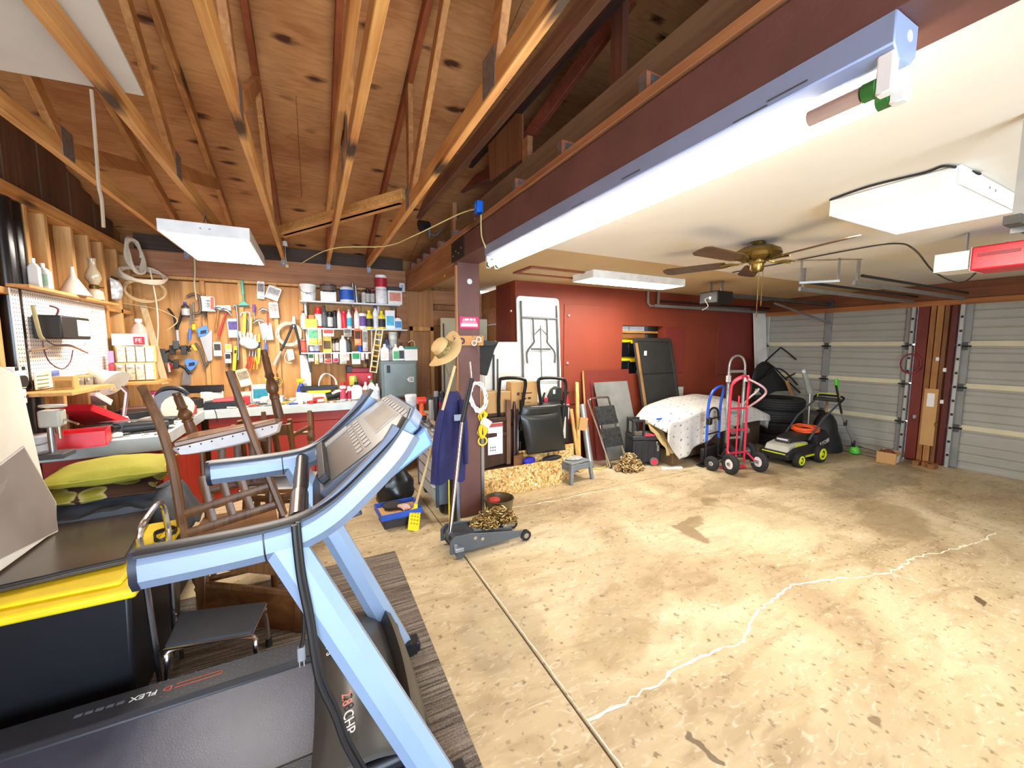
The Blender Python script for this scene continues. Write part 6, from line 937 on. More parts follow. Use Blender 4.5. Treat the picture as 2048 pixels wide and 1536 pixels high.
def scissors(label, a, b, c, d, m):
    t = thing('scissors', label, 'scissors', P(*d, y=YP-.035), 'scissors on the post board')
    for q in (a, b): B().torus(P(*q, y=YP-.035), .022, .006, (0, 1, 0), 20, 8).build('finger_loop', m, t)
    pc, pd = P(*c, y=YP-.035), P(*d, y=YP-.035)
    for q, o in ((a, .004), (b, -.004)): B().tube([P(*q, y=YP-.035)+V((0, 0, -.022)), pc, pd+V((o, 0, 0))], [.006, .008, .008, .002], 6, flat=.4).build('blade', CHR, t)
scissors('navy-handled scissors hanging blades down on the post', (913, 681), (924, 682), (918, 694), (915, 724), S('2c2a6a', .4)); scissors('white-handled scissors on the right of the post board', (948, 686), (957, 679), (954, 697), (960, 712), S('d8d4d0', .4))
# straw hat
t = thing('sun_hat', 'tan sun hat with camouflage band hung beside the post', 'hat', P(880, 742, y=3.34)); c0 = P(889, 700, y=3.36); ax = V((-.75, -.2, .57)).normalized(); o, e1, e2, a_ = frame(c0, ax); HATM = S('d8b880', .9, var=.08, vs=20, bump=.3, bs=120)
B().surf(lambda u, v: o+e1*((.085+.085*v)*math.cos(2*PI*u))+e2*((.085+.085*v)*1.12*math.sin(2*PI*u))+a_*(-.035*v*v*math.cos(4*PI*u)-.012*v), 36, 5, .004, ax).build('brim', HATM, t); B().lathe([(.088, 0), (.084, .05), (.078, .085), (.06, .10), (.02, .105), (.001, .105)], c0, ax, n=28).build('crown', HATM, t)
B().lathe([(.091, .002), (.089, .045), (.0885, .045)], c0, ax, n=28).build('band', S('8a7a4a', .9, var=.6, vs=40), t); B().tube([c0-V((0, 0, .10)), c0+V((.02, -.02, -.20)), c0+V((.04, -.02, -.235)), c0+V((.05, -.01, -.2))], .002, 5, sm=4).build('chin_cord', S('5a4a30', .7), t)
# black bag on the right of the post
t = thing('black_bag', 'black fabric bag hanging right of the brown post', 'bag', P(972, 752, y=3.5)); q = [P(a, b, y=3.5) for a, b in ((955, 681), (998, 684), (990, 700), (975, 752), (955, 748), (954, 700))]; B().prism(q, (0, .06, 0)).build('pouch', S('2a2c2a', .85, var=.15, vs=10), t, .012); B().prism([P(a, b, y=3.48) for a, b in ((956, 680), (1000, 683), (985, 692), (958, 690))], (0, .02, 0)).build('flap', S('3a3d3a', .8), t, .004); B().tube([P(a, b, y=3.48) for a, b in ((905, 700), (930, 712), (956, 730))], .005, 6, sm=3).build('strap', S('3a2a4a', .7), t)
# navy jacket
def jk(u, v):
    top, bot = P(907, 783, y=3.28), P(897, 962, y=3.26); c = top.lerp(bot, v); w = .04+.085*min(1, v*3.2)**.7+.03*v; fold = .022*math.sin(u*9+v*4)+.03*wob((u*4, v*3, 5))+.012*math.sin(u*17-v*6)
    return (c.x+(u-.5)*2*w, c.y-.035*math.sin(PI*u)+fold*.6*min(1, v*3), c.z-.02*math.sin(u*9)*v)
t = thing('work_jacket', 'navy work jacket hanging on the left of the post', 'jacket', P(898, 962, y=3.3)); B().surf(jk, 36, 22, .035, (0, 1, 0)).build('body', S('2b2a5a', .85, var=.2, vs=8), t); pa = P(918, 835, y=3.20); B().bx(pa, (.09, .012, .055)).build('name_patch', S('a8b4d0', .7), t, .004)
B().tube([P(922, 800, y=3.25), P(928, 860, y=3.22), P(930, 925, y=3.24)], [.05, .055, .045], 10, sm=4, flat=.6).build('sleeve', S('2b2a5a', .85, var=.2, vs=8), t); B().tube([P(884, 820, y=3.27), P(872, 890, y=3.25), P(869, 950, y=3.26)], [.045, .05, .04], 10, sm=4, flat=.6).build('sleeve', S('26255a', .85, var=.2, vs=8), t)
# yellow scraper on a pole
a, b = P(910, 732, y=3.14), P(832, 1008, z=.16); t = thing('long_scraper', 'long pale pole with yellow flyswatter-like head leaning by the jacket', 'scraper', P(828, 1062, z=0)); B().cyl(a, b, .012, .012).build('pole', wood('e8d0a0', 'd0b078', 'z', 1, .5), t); hd = P(826, 1062, z=.004); u = (hd-b).normalized(); sd = u.cross(V((0, -1, .3))).normalized(); M = AX(b, sd, u, sd.cross(u)); Lh = (hd-b).length
B(M).prism([(-.014, -.02, 0), (.014, -.02, 0), (.018, .04, 0), (.05, .07, 0), (.05, Lh, 0), (-.05, Lh, 0), (-.05, .07, 0), (-.018, .04, 0)], (0, 0, .006)).build('head', S('f0d818', .45), t, .002, seg=1)
for i in range(3):
    for j in range(4): B(M).box(-.036+.026*i, -.020+.026*i, .085+.026*j*Lh/.2, .10+.026*j*Lh/.2, -.0008, .0068).build('slot', S('b89a08', .5), t, ang=0)
# rolling tool chest behind the post
cx0, cx1, cy0, cy1 = .985, 1.43, 3.50, 4.22; CH = S('74828e', .45, .3, var=.06); t = thing('tool_chest', 'grey rolling tool chest full of shallow drawers behind the post', 'tool chest', ((cx0+cx1)/2, (cy0+cy1)/2, 0)); B().box(cx0+.02, cx1, cy0, cy1, .10, .86).build('carcass', CH, t, .005); B().box(cx0-.005, cx1+.01, cy0-.01, cy1+.01, .861, .89).build('worktop', wood('b8a890', '8f8068', 'y', 1, .6), t, .004)
for yy in (cy0+.012, cy1-.012): B().box(cx0-.004, cx0+.02, yy-.016, yy+.016, .08, .86).build('corner_post', S('4c5c6c', .45, .3), t, .003, seg=1)
zz = .12
for k, h in enumerate((.15, .13, .11, .09, .07, .06, .05, .04)):
    d = B().box(cx0, cx0+.019, cy0+.035, cy1-.035, zz, zz+h-.008).build('drawer', S('b4bcbc', .45, .2), t, .003, seg=1); B().box(cx0-.012, cx0-.0005, cy0+.05, cy1-.05, zz+h-.022, zz+h-.012).build('pull', STL, d, .002, seg=1); zz += h
for x in (cx0+.06, cx1-.06):
    for y in (cy0+.06, cy1-.06): B().torus((x, y, .045), .03, .0145, (1, 0, 0), 16, 8).cyl((x-.01, y, .045), (x+.01, y, .045), .03).build('caster', BLK, t)
CT_ = .891
cd_ = P(843, 812, y=3.72); cd_ = V((cd_.x, 3.72, CT_)); blob('cordless_drill', 'red-orange cordless drill standing on the tool chest', 'drill', cd_, [('battery', 'b', (0, 0, .022), (.075, .10, .042), .006, BLK), ('foot', 'b', (0, 0, .052), (.07, .09, .02), .006, ORG), ('handle', 'c', (0, 0, .055), (0, 0, .16), (.02, .022), ORG), ('motor', 'c', (-.04, 0, .185), (.04, 0, .185), .034, S('e0442c', .4)), ('chuck', 'c', (.04, 0, .185), (.10, 0, .185), (.028, .016), DGR), ('trigger', 'b', (.022, 0, .135), (.014, .02, .03), .004, BLK)])
cont('tub', 'white jar on the rear of the tool chest', 822, 812, 789, 22, 3.98, 'f0f0ee', 'd8dce0', 'f4f4f4', None, 'jar', 'jar', zb=CT_)
for lb, px, tp, w, c1, c2, cap, y in (('tall black spray can with silver top on the tool chest', 873, 782, 11, '1c1c20', '2a2a30', '8a8a90', 3.60), ('black can with red base on the tool chest', 885, 783, 13, '1a2a4a', 'a02030', '1c1c1e', 3.56), ('slim silver oil can on the tool chest', 862, 790, 9, 'b0b0b0', None, '2a2a2a', 3.68)): cont('spray', lb, px, 822, tp, w, y, c1, c2, cap, 'cans on the tool chest', 'spray_can', 'can', zb=CT_)
blob('knit_hat', 'black knit cap lying on the tool chest', 'cap', (1.28, 3.86, CT_), [('dome', 's', (0, 0, .04), (.10, .08, .045), 0, S('2a2024', .95)), ('brim', 's', (.08, -.03, .02), (.07, .06, .015), 0, S('221a1e', .95))])
# cardboard tray with blue sides, gloves and bag
M = TR(tuple(P(808, 1032, z=.10)-V((0, 0, .0))), .05); M = TR((.64, 3.52, .075), .06); t = tray('shallow_carton', 'shallow blue-sided carton with gloves on the floor', (.64, 3.56, .09), .36, .30, .055, .06, S('2a58c0', .5), 1, 'box'); M = WM[t.name]; B(M).box(-.172, .172, -.142, .142, .0062, .012).build('liner', KRA, t, ang=0); B(M).box(-.15, .15, -.12, .12, -.089, -.001).build('crate_below', S('3a3632', .7), t, .004)
t = thing('gloves', 'dark work glove with pale fingertips in the blue carton', 'gloves', (.62, 3.60, .105)); B().sph((.60, 3.62, .135), (.09, .07, .032)).build('palm', S('3a3432', .9, var=.2, vs=15), t)
for i in range(4): B().tube([(.64+.022*i, 3.58, .135), (.67+.024*i, 3.53, .14), (.685+.024*i, 3.49, .122)], [.016, .015, .012], 8, sm=3).build('finger', S('c8a8a0', .9, var=.1) if i != 3 else S('8a6a64', .9), t)
t = thing('black_sack', 'crumpled black plastic sack behind the blue carton', 'sack', (.66, 3.95, 0)); 
def sack(u, v): a = 2*PI*u; r = .16*(1-.35*abs(2*v-1)**2)+.03*wob((3*math.cos(a), 3*math.sin(a), v*4)); return (.68+r*math.cos(a)*1.15, 3.93+r*math.sin(a), .01+.36*v+.02*wob((4*math.cos(a), 4*math.sin(a), 7)))
B().surf(sack, 26, 12).build('bag', S('26241f', .3, var=.3, vs=8), t); B().sph((.68, 3.93, .36), (.12, .1, .035)).build('knot', S('2e2b26', .35), t)
# ---- floor jack with chain
t = thing('floor_jack', 'grey hydraulic floor jack with long silver handle', 'jack', (1.2, 2.85, 0)); JG = S('5b6166', .45, .4, var=.08)
def side(y): 
    pts = [(.86, .03), (.86, .13), (.90, .165), (1.02, .165), (1.10, .15), (1.44, .095), (1.50, .08), (1.50, .045), (1.44, .04), (1.0, .03)]
    return B().prism([(x, y, z) for x, z in pts], (0, .012, 0)).build('side_plate', JG, t, .003, seg=1)
for y in (2.72, 2.96): side(y)
B().box(.89, 1.08, 2.733, 2.959, .06, .145).build('pump_body', S('3c4044', .5, .3), t, .008); B().prism([(1.08, 2.79, .06), (1.42, 2.79, .07), (1.42, 2.79, .10), (1.08, 2.79, .15)], (0, .11, 0)).build('lift_arm', S('6a7076', .45, .4), t, .004); B().cyl((1.38, 2.845, .10), (1.38, 2.845, .13), .05, .045).build('saddle', STL, t)
for y in (2.705, 2.945): w_ = B().cyl((1.505, y, .045), (1.505, y+.03, .045), .044, n=20).build('front_wheel', BLK, t); B().cyl((1.505, y-.002, .045), (1.505, y+.032, .045), .022).build('hub', STL, w_)
for y in (2.70, 2.97): cs = B().cyl((.93, y-.012, .035), (.93, y+.012, .035), .034, n=18).build('rear_caster', DGR, t); B().bx((.92, y, .075), (.07, .05, .03)).build('caster_fork', S('9aa0a4', .35, .6), cs, .004)
for x, z in ((1.06, .125), (1.12, .105), (.90, .10)): B().cyl((x, 2.719, z), (x, 2.710, z), .014).build('bolt', CHR, t)
ha, hb, hc = V((.905, 2.86, .14)), P(924, 845, y=3.0), P(943, 757, y=3.07); B().cyl(ha, hb, .017, .017).build('handle_tube', CHR, t); B().cyl(hb, hc, .02, .021).build('handle_grip', BLK, t); B().cyl(hc, P(940, 724, y=3.1), .009).build('handle_tip', CHR, t); B().cyl(ha-V((0, .04, .02)), ha+V((0, .04, -.02)), .03).build('handle_yoke', JG, t)
def chain_heap(label, c, rx, ry, h, n, size, m, seed):
    t = thing('chain_heap', label, 'chain', c); r2 = random.Random(seed); c = V(c)
    proto = None
    for k in range(n):
        a = r2.uniform(0, 2*PI); q = r2.random()**.6; p = c+V((rx*q*math.cos(a), ry*q*math.sin(a), size*.4+h*(1-q*q)*r2.random()))
        R = Mx.Rotation(r2.uniform(0, 6.3), 4, 'Z') @ Mx.Rotation(r2.uniform(-.9, .9), 4, 'X') @ Mx.Rotation(r2.uniform(-.6, .6), 4, 'Y')
        if proto is None:
            b_ = B(); s = size; b_.tube([(-s*.45, -s*.3, 0), (s*.45, -s*.3, 0), (s*.75, 0, 0), (s*.45, s*.3, 0), (-s*.45, s*.3, 0), (-s*.75, 0, 0)], s*.14, 6, closed=True, sm=2); o = b_.build('link', m, None); o.location = (0, 0, 0); proto = o.data; COL.objects.unlink(o); bpy.data.objects.remove(o)
        o = bpy.data.objects.new('link', proto); COL.objects.link(o); o.parent = t; o.matrix_basis = Mx.Translation(p-c) @ R; WM[o.name] = WM[t.name]
    return t
CHM = S('a08452', .35, .8, var=.3, vs=40)
chain_heap('heap of brassy chain lying on the floor jack', (1.30, 2.88, .12), .20, .12, .13, 150, .040, CHM, 1)
p = P(985, 1030, z=0); t = thing('small_bin', 'brown translucent bucket with red cloth behind the jack', 'bucket', (1.46, 3.14, 0)); B().lathe([(.10, .0), (.135, .22), (.13, .22), (.095, .01)], (1.46, 3.14, 0), n=22).build('bucket', S('6a5a3c', .3, var=.1), t); B().sph((1.40, 3.12, .215), (.06, .05, .03)).build('red_cloth', S('b83a30', .8), t); B().torus((1.46, 3.14, .22), .133, .006).build('rim', S('5a4a30', .4), t)
# hung on the right of the post: white cable coil, yellow rope
coil('cable_coil', 'loose white cable coil hung on the right of the post', (955, 793), .075, .12, 7, .006, S('f0eeea', .5), 3.33, .3, 'cable', .012)
a = P(972, 845, y=3.32); tag(B().bx(a, (.10, .01, .07), Mx.Rotation(.6, 3, 'Y')).build('paper_tag', PAP), 'white paper tag dangling from the cable coil', 'tag')
t = thing('yellow_rope', 'yellow nylon rope bundle hanging beside the post', 'rope', P(965, 900, y=3.34)); B().tube([P(965+(7+3*math.sin(i*.7))*math.sin(i*2.3), 845-(26+6*math.sin(i*1.1))*math.cos(i*1.15), y=3.34-.02*math.cos(i*1.7)) for i in range(34)], .008, 7, sm=4).build('bundle', S('ecc828', .6), t); B().torus(P(965, 882, y=3.34), .04, .008, (.2, 1, 0), 20, 7).build('loop', S('f0d040', .6), t)
tag(B().box(1.385, 1.415, 3.37, 3.43, .0, .95).build('metal_channel', STL, ang=0), 'slim steel channel standing against the right of the post', 'channel')
for k, (px, lb, m, r) in enumerate(((876, 'thin yellow rod standing behind the jack handle', YEL, .006), (889, 'black umbrella-like tube standing by the post', BLK, .028), (906, 'grey steel tube standing by the post foot', S('8a96a4', .4, .5), .022))):
    b0 = V((1.02+.05*k, 3.24+.03*k, .0)); tag(B().cyl(b0+V((0, 0, .002)), b0+V((.01, .02, .62)), r).build('standing_rod', m), lb, 'rod')
# ---- between post and fridge
def osbmat():
    m, nt, b, N, L = nmat('strand_board'); tc = N.new('ShaderNodeTexCoord'); n = N.new('ShaderNodeTexNoise'); n.inputs['Scale'].default_value = 9; L.new(tc.outputs['Object'], n.inputs[0]); mp = N.new('ShaderNodeVectorMath'); mp.operation = 'MULTIPLY_ADD'; mp.inputs[1].default_value = (.2, .2, .2); L.new(n.outputs['Color'], mp.inputs[0]); L.new(tc.outputs['Object'], mp.inputs[2])
    v = N.new('ShaderNodeTexVoronoi'); v.inputs['Scale'].default_value = 55; L.new(mp.outputs[0], v.inputs[0]); sp = N.new('ShaderNodeSeparateColor'); L.new(v.outputs['Color'], sp.inputs[0]); r = ramp(N, [(.0, '8a5a24'), (.25, 'c8944c'), (.6, 'e2b870'), (1, 'f4dca4')]); L.new(sp.outputs[0], r.inputs[0]); L.new(r.outputs[0], b.inputs['Base Color']); b.inputs['Roughness'].default_value = .7; return m
OSB = osbmat(); M = TR((1.475, 3.66, .001), .03, -.05); t = thing('strand_board', 'strand board panel standing on edge right of the post', 'board', M); B(M).box(0, 1.05, 0, .018, 0, .30).build('panel', OSB, t, .002, seg=1, ang=0); B(M).box(.68, .70, -.002, 0, .04, .07).build('label', WHT, t, ang=0)
M = TR((2.02, 3.80, .001), .0, -.03); t = thing('strand_board', 'second strand board standing behind the black chair', 'board', M); B(M).box(0, .75, 0, .018, 0, .42).build('panel', OSB, t, .002, seg=1, ang=0)
WAL = wood('4e3226', '33201a', 'z', .8, .45); t = thing('headboard', 'dark wood headboard panel with curved foot and white papers', 'headboard', (1.7, 3.75, .3)); x0, x1 = 1.50, 1.86
B().prism([(x0, 3.72, .30), (x1, 3.76, .33), (x1, 3.76, .84), (x0, 3.72, .84)], (0, .02, 0)).build('panel', WAL, t, ang=0)
for z in (.82, .66): B().bar((x0-.02, 3.71, z), (x1, 3.75, z), .03, .045).build('rail', WAL, t, .004, seg=1)
B().bar((x1-.01, 3.74, .32), (x1-.01, 3.74, 1.02), .05, .04, (0, 1, 0)).build('stile', wood('7a5a44', '54392a', 'z', 1, .5), t, .004, seg=1); B().lathe([(.016, .28), (.02, .34), (.02, .78), (.014, .80), (.022, .83), (.022, .92), (.012, 1.0)], (1.925, 3.74, 0), n=14).build('turned_post', S('3a1c18', .35), t); B().surf(lambda u, v: (1.90+.16*math.sin(u*PI*.6), 3.74-.09*math.cos(u*PI*.6)+.05, .30+.11*v), 10, 2, .012, (0, 1, 0)).build('curved_foot', wood('8a5c3c', '5e3a24', 'x', 1, .4), t); B().box(x0, 2.05, 3.70, 3.78, .285, .30).build('base_rail', WAL, t)
B().bx((1.69, 3.722, .62), (.17, .006, .34)).build('white_paper', S('f4f0ee', .6), t); B().bx((1.69, 3.719, .765), (.17, .004, .04)).build('red_band', S('b84a4a', .6), t)
for k in range(6): B().box(1.63+.025*(k % 3), 1.642+.025*(k % 3), 3.7175, 3.7188, .49+.03*(k//3), .505+.03*(k//3)).build('print_mark', DGR, t, ang=0)
t = thing('cream_panel', 'cream flat panel behind the post, against the planks', 'panel', (1.9, 5.3, 1.3)); B().box(1.60, XS-.01, 5.30, 5.36, .0, 1.98).build('slab', S('cfc8a8', .5, var=.05), t, .01); B().box(1.62, 1.64, 5.292, 5.299, .3, 1.9).build('edge_strip', DGR, t)
t = thing('refrigerator', 'white refrigerator beside the folding table', 'refrigerator', (1.95, 4.3, 0)); FR = S('efece2', .4, var=.03); B().box(1.70, 2.14, 4.06, 4.44, .03, 1.64).build('body', FR, t, .012); d = B().box(1.705, 2.135, 4.02, 4.055, .05, 1.62).build('door', FR, t, .012)
B().cyl((1.80, 4.0, .9), (1.80, 4.0, 1.5), .012).build('handle', S('2a2a2c', .4), d); B().cyl((1.85, 4.0, .9), (1.85, 4.0, 1.45), .010).build('handle', S('5a5a5c', .4), d); B().box(1.71, 2.13, 4.07, 4.43, 0, .03).build('plinth', BLK, t)
# folding table stood on end against the red wall
def tb_mat():
    m, nt, b, N, L = nmat('table_plastic'); tc = N.new('ShaderNodeTexCoord'); v = N.new('ShaderNodeTexVoronoi'); v.inputs['Scale'].default_value = 16; v.inputs['Randomness'].default_value = .25; L.new(tc.outputs['Object'], v.inputs[0]); r = ramp(N, [(.16, '6e6e6c'), (.26, 'e2e2de')]); L.new(v.outputs['Distance'], r.inputs[0]); L.new(r.outputs[0], b.inputs['Base Color']); b.inputs['Roughness'].default_value = .5; return m
bl_, br_ = V((2.26, 4.22, .01)), V((2.88, 4.22, .01)); tl, tr_ = P(1034, 592, y=YR-.05), P(1122, 600, y=YR-.05); ux = (br_-bl_).normalized(); uy = (tl-bl_).normalized(); un = ux.cross(uy).normalized(); un = un if un.y < 0 else -un; M = AX(bl_, ux, uy, un); W_ = .62; H_ = (tl-bl_).length; t = thing('folding_table', 'white plastic folding table stood on end against the red wall', 'table', M)
def rr_(w, h, r, n=5):
    out = []
    for cx, cy, a0 in ((w-r, r, -PI/2), (w-r, h-r, 0), (r, h-r, PI/2), (r, r, PI)): out += [(cx+r*math.cos(a0+PI/2*i/n), cy+r*math.sin(a0+PI/2*i/n), 0) for i in range(n+1)]
    return out
B(M).prism(rr_(W_, H_, .05), (0, 0, .03)).build('table_top', S('f2f2ee', .45), t, .006); B(M).prism([(x*.93+W_*.035, y*.975+H_*.0125, .0302) for x, y, z in rr_(W_, H_, .05)], (0, 0, .004)).build('moulded_underside', tb_mat(), t)
LG = S('6c6e6c', .4, .6); B(M).tube([(.05, .25, .05), (.05, H_-.07, .05)], .013, 8).build('side_rail', LG, t); B(M).tube([(W_-.05, .25, .05), (W_-.05, H_-.10, .05)], .016, 8).build('side_rail', LG, t); B(M).tube([(.05, H_-.27, .055), (W_-.05, H_-.27, .055)], .013, 8).build('pivot_bar', LG, t)
for s in (-1, 1): B(M).tube([(W_/2+s*.10, H_-.27, .06), (W_/2+s*.10, H_-.52, .06), (W_/2+s*.10, H_-.58, .06), (W_/2+s*.20, H_-.70, .06), (W_/2+s*.20, H_-.84, .06)], .012, 8, sm=4).build('leg', LG, t); B(M).tube([(W_/2, H_-.40, .062), (W_/2+s*.10, H_-.49, .062)], .006, 6).build('brace_arm', LG, t)
B(M).tube([(W_/2-.14, H_-.66, .06), (W_/2+.14, H_-.66, .06)], .011, 8).build('leg_bar', LG, t); B(M).tube([(W_/2, H_-.36, .06), (W_/2, H_-1.05, .06)], .008, 6).build('centre_brace', LG, t); B(M).tube([(.05, H_-1.07, .05), (W_-.05, H_-1.07, .05)], .007, 6).build('cross_bar', LG, t)
# black storage trunk, boxes and upturned office chair
t = thing('low_cupboard', 'black cabinet carrying the upturned chair', 'cabinet', (2.3, 4.0, 0)); B().box(2.2, 2.72, 3.86, 4.14, .44, .86).build('body', S('1c1a1a', .5), t, .008); B().box(2.19, 2.73, 3.85, 4.15, .861, .885).build('top', S('262322', .45), t, .004); B().bx((2.62, 3.857, .62), (.12, .004, .26)).build('pale_label', S('cfc8bc', .6), t)
for x in (2.23, 2.68): B().box(x-.02, x+.02, 4.01, 4.12, .0, .44).build('leg', S('1c1a1a', .5), t)
def carton(label, x0, x1, y0, y1, z0, z1, m=KRA, txt=None, rz=0):
    M = TR(((x0+x1)/2, (y0+y1)/2, z0), rz); sx, sy, h = x1-x0, y1-y0, z1-z0; t = thing('carton', label, 'box', M); B(M).box(-sx/2, sx/2, -sy/2, sy/2, 0, h).build('body', m, t, .004, seg=1, ang=0); B(M).box(-sx/2, sx/2, -.001, .001, h, h+.002).build('top_seam', S('8a6a40', .8), t, ang=0); B(M).box(-sx/2-.0008, sx/2+.0008, -sy/2-.0008, -sy/2+.05, h-.004, h+.0012).build('tape', S('d8b878', .3), t, ang=0)
    if txt:
        for k, s in enumerate(txt): text(s, h*.13, AX((0, -sy/2-.001, h*(.55-.17*k)), (1, 0, 0), (0, 0, 1), (0, -1, 0)) if 0 else M @ AX((sx*.12, -sy/2-.001, h*(.55-.17*k)), (1, 0, 0), (0, 0, 1), (0, -1, 0)), S('4a3018', .7), t)
    return t
carton('plain cardboard box left of the printed one', 1.64, 1.92, 3.82, 4.0, .87, 1.10); pb_ = carton('large printed cardboard box behind the upturned chair', 1.96, 2.30, 3.88, 4.01, .886, 1.19)
for x, z, w_, h_ in ((2.03, 1.04, .035, .035), (2.08, 1.055, .14, .014), (2.08, 1.03, .05, .008), (2.10, .99, .05, .02), (2.17, .99, .04, .025), (2.10, .95, .035, .01), (2.15, .952, .06, .007)): B().box(x, x+w_, 3.8785, 3.8798, z, z+h_).build('print_mark', S('5a3c1c', .8), pb_, ang=0)
tag(B().box(1.60, 2.03, 3.80, 4.02, .84, .868).build('plank_shelf', WAL, ang=0), 'dark board supporting the plain cardboard box', 'board'); tag(B().box(1.62, 2.02, 3.84, 4.0, .0, .838).build('side_cabinet', S('2e211c', .5), bevel=.004), 'dark side cabinet behind the headboard', 'cabinet')
t = thing('office_chair', 'black padded chair turned upside down on the black cabinet', 'chair', (2.32, 3.8, .36)); TB = S('1f1c1b', .3, .3); y1, y2 = 3.79, 3.79
B().tube([P(a, b, y=y1) for a, b in ((1030, 850), (1000, 838), (999, 768), (1006, 757), (1042, 757), (1051, 766), (1046, 800), (1040, 860))], .019, 10, sm=4).build('sled_leg', TB, t); B().tube([P(a, b, y=y2) for a, b in ((1084, 818), (1077, 772), (1082, 757), (1120, 757), (1131, 766), (1130, 800), (1124, 855))], .019, 10, sm=4).build('sled_leg', TB, t)
def pad(q, y, d, n=14):
    a, b, c, e = [P(u, v, y=y) for u, v in q]
    def fn(u, v): k = (max(0, math.sin(PI*u))*max(0, math.sin(PI*v)))**.35; p = a.lerp(b, u).lerp(e.lerp(c, u), v); return p+V((0, -d*k, 0))
    return B().surf(fn, n, n, .03, (0, 1, 0))
LEA = S('232524', .35, var=.1, bump=.1); pad(((1041, 830), (1122, 824), (1131, 900), (1056, 910)), 3.72, .06).build('back_pad', LEA, t); pad(((1046, 812), (1120, 808), (1122, 826), (1042, 834)), 3.74, .04).build('seat_edge', LEA, t); B().box(2.32, 2.62, 3.75, 4.02, .887, .93).build('seat_pad', LEA, t, .02)
for px in (1042, 1124): B().tube([P(px, 800, y=3.77), P(px, 860, y=3.75)], .017, 8).build('arm_bracket', TB, t)
# grey plastic step stool
a, b, c, d = V((2.60, 3.62, 0)), V((2.95, 3.68, 0)), V((2.90, 3.98, 0)), V((2.56, 3.92, 0)); t = thing('plastic_stool', 'small grey plastic step stool on the floor', 'stool', (2.75, 3.8, 0)); PG = S('7d8488', .55, var=.1); ctr = (a+b+c+d)/4
B().prism([q.lerp(ctr, .12)+V((0, 0, .215)) for q in (a, b, c, d)], (0, 0, .022)).build('top', PG, t, .008)
for q in (a, b, c, d): B().bar(q.lerp(ctr, .16)+V((0, 0, .215)), q+V((0, 0, .002)), .045, .035, (1, 0, 0)).build('leg', PG, t, .005)
for p_, q in ((a, b), (b, c), (c, d), (d, a)): B().bar(p_.lerp(ctr, .13)+V((0, 0, .175)), q.lerp(ctr, .13)+V((0, 0, .175)), .012, .07).build('apron', PG, t, .003)
blob('speckled_cloth', 'speckled grey rag on the plastic stool', 'rag', (2.76, 3.80, .238), [('cloth', 's', (0, 0, .012), (.12, .09, .02), 0, S('a8a8a2', .9, var=.3, vs=40))]); blob('dark_cloth', 'dark cloth with blue corner folded over the strand board top', 'cloth', (2.40, 3.715, .30), [('cloth', 's', (0, 0, .02), (.13, .045, .03), 0, S('1c1d20', .7, var=.2)), ('blue_flap', 's', (-.30, .0, .03), (.08, .035, .04), 0, S('2a2ab0', .6))])
# dark green tool bag on the cabinet
t = thing('tool_bag', 'black-green power tool case behind the upturned chair', 'case', (2.66, 4.05, .886)); B().prism([(2.56, 4.0, .886), (2.72, 4.0, .886), (2.72, 4.0, 1.08), (2.66, 4.0, 1.10), (2.60, 4.0, 1.06), (2.56, 4.0, .98)], (0, .1, 0)).build('case', S('26302c', .5), t, .01); B().bx((2.60, 3.995, 1.04), (.03, .006, .05)).build('badge', WHT, t); B().bx((2.50, 4.04, .93), (.05, .05, .08)).build('red_pack', S('c83a44', .5), t, .005); B().cyl((2.44, 4.04, .89), (2.50, 4.05, 1.03), .02, .012).build('grip', BLK, t)
# ================================================================= along the red wall and the garage doors
def lean(name, label, cat, x0, x1, z1, yb, yt, m, th=.012, z0=.005, skew=0, edge=None):
    a, b, c, d = V((x0, yb, z0)), V((x1, yb, z0)), V((x1+skew, yt, z1)), V((x0+skew, yt, z1)); n = (b-a).cross(d-a).normalized(); n = n if n.y < 0 else -n; t = thing(name, label, cat, (a+b)/2); B().prism([a, b, c, d], n*th).build('board', m, t, .002, seg=1, ang=0)
    if edge: B().bar(a+n*th/2, d+n*th/2, .022, th*1.4, (0, 1, 0)).build('edge_batten', edge, t, ang=0)
    return t, n
lean('painted_board', 'dark red panel leaning on the red wall left of the niche', 'panel', P(1170, 742, y=4.36).x, P(1262, 742, y=4.36).x, P(1170, 742, y=4.36).z, 4.27, 4.42, S('6e2a20', .5, var=.06), .012, .005, 0, PINE)
lean('plastic_sheet', 'brownish clear plastic sheet leaning before the red panel', 'panel', 3.45, 4.0, 1.10, 4.21, 4.38, S('8a4038', .2, var=.1, alpha=.55), .005)
lean('metal_sheet', 'grey metal panel leaning behind the step ladder', 'panel', P(1224, 830, y=4.1).x, P(1290, 830, y=4.1).x, P(1220, 766, y=4.2).z, 4.15, 4.34, S('8f908a', .4, .3, var=.15, vs=4), .012, .005, -.14)
# black back of a picture or sofa frame
t, n = lean('picture_back', 'large black cloth-backed picture frame leaning on the wall', 'frame', P(1302, 790, y=4.18).x, P(1372, 788, y=4.18).x, P(1300, 680, y=4.36).z, 4.19, 4.41, S('24221e', .85, var=.2, vs=5), .03, .005, -.17)
a, d = V((P(1302, 790, y=4.18).x, 4.19, .005)), V((P(1302, 790, y=4.18).x-.17, 4.41, P(1300, 680, y=4.36).z)); B().bar(a+n*.04+V((.03, 0, 0)), d+n*.04+V((.03, 0, -.05)), .05, .02, (0, 1, 0)).build('wood_batten', wood('a8804c', '7c5a30', 'z', 1, .6), t, ang=0)
b, c = V((P(1372, 788, y=4.18).x, 4.19, .005)), V((P(1372, 788, y=4.18).x-.17, 4.41, P(1300, 680, y=4.36).z))
for p_, q in ((a, d), (b, c), (d, c)): B().bar(p_+n*.033, q+n*.033, .05, .02, (0, 1, 0)).build('frame_rail', S('2e2a26', .7, var=.2), t, .003, seg=1)
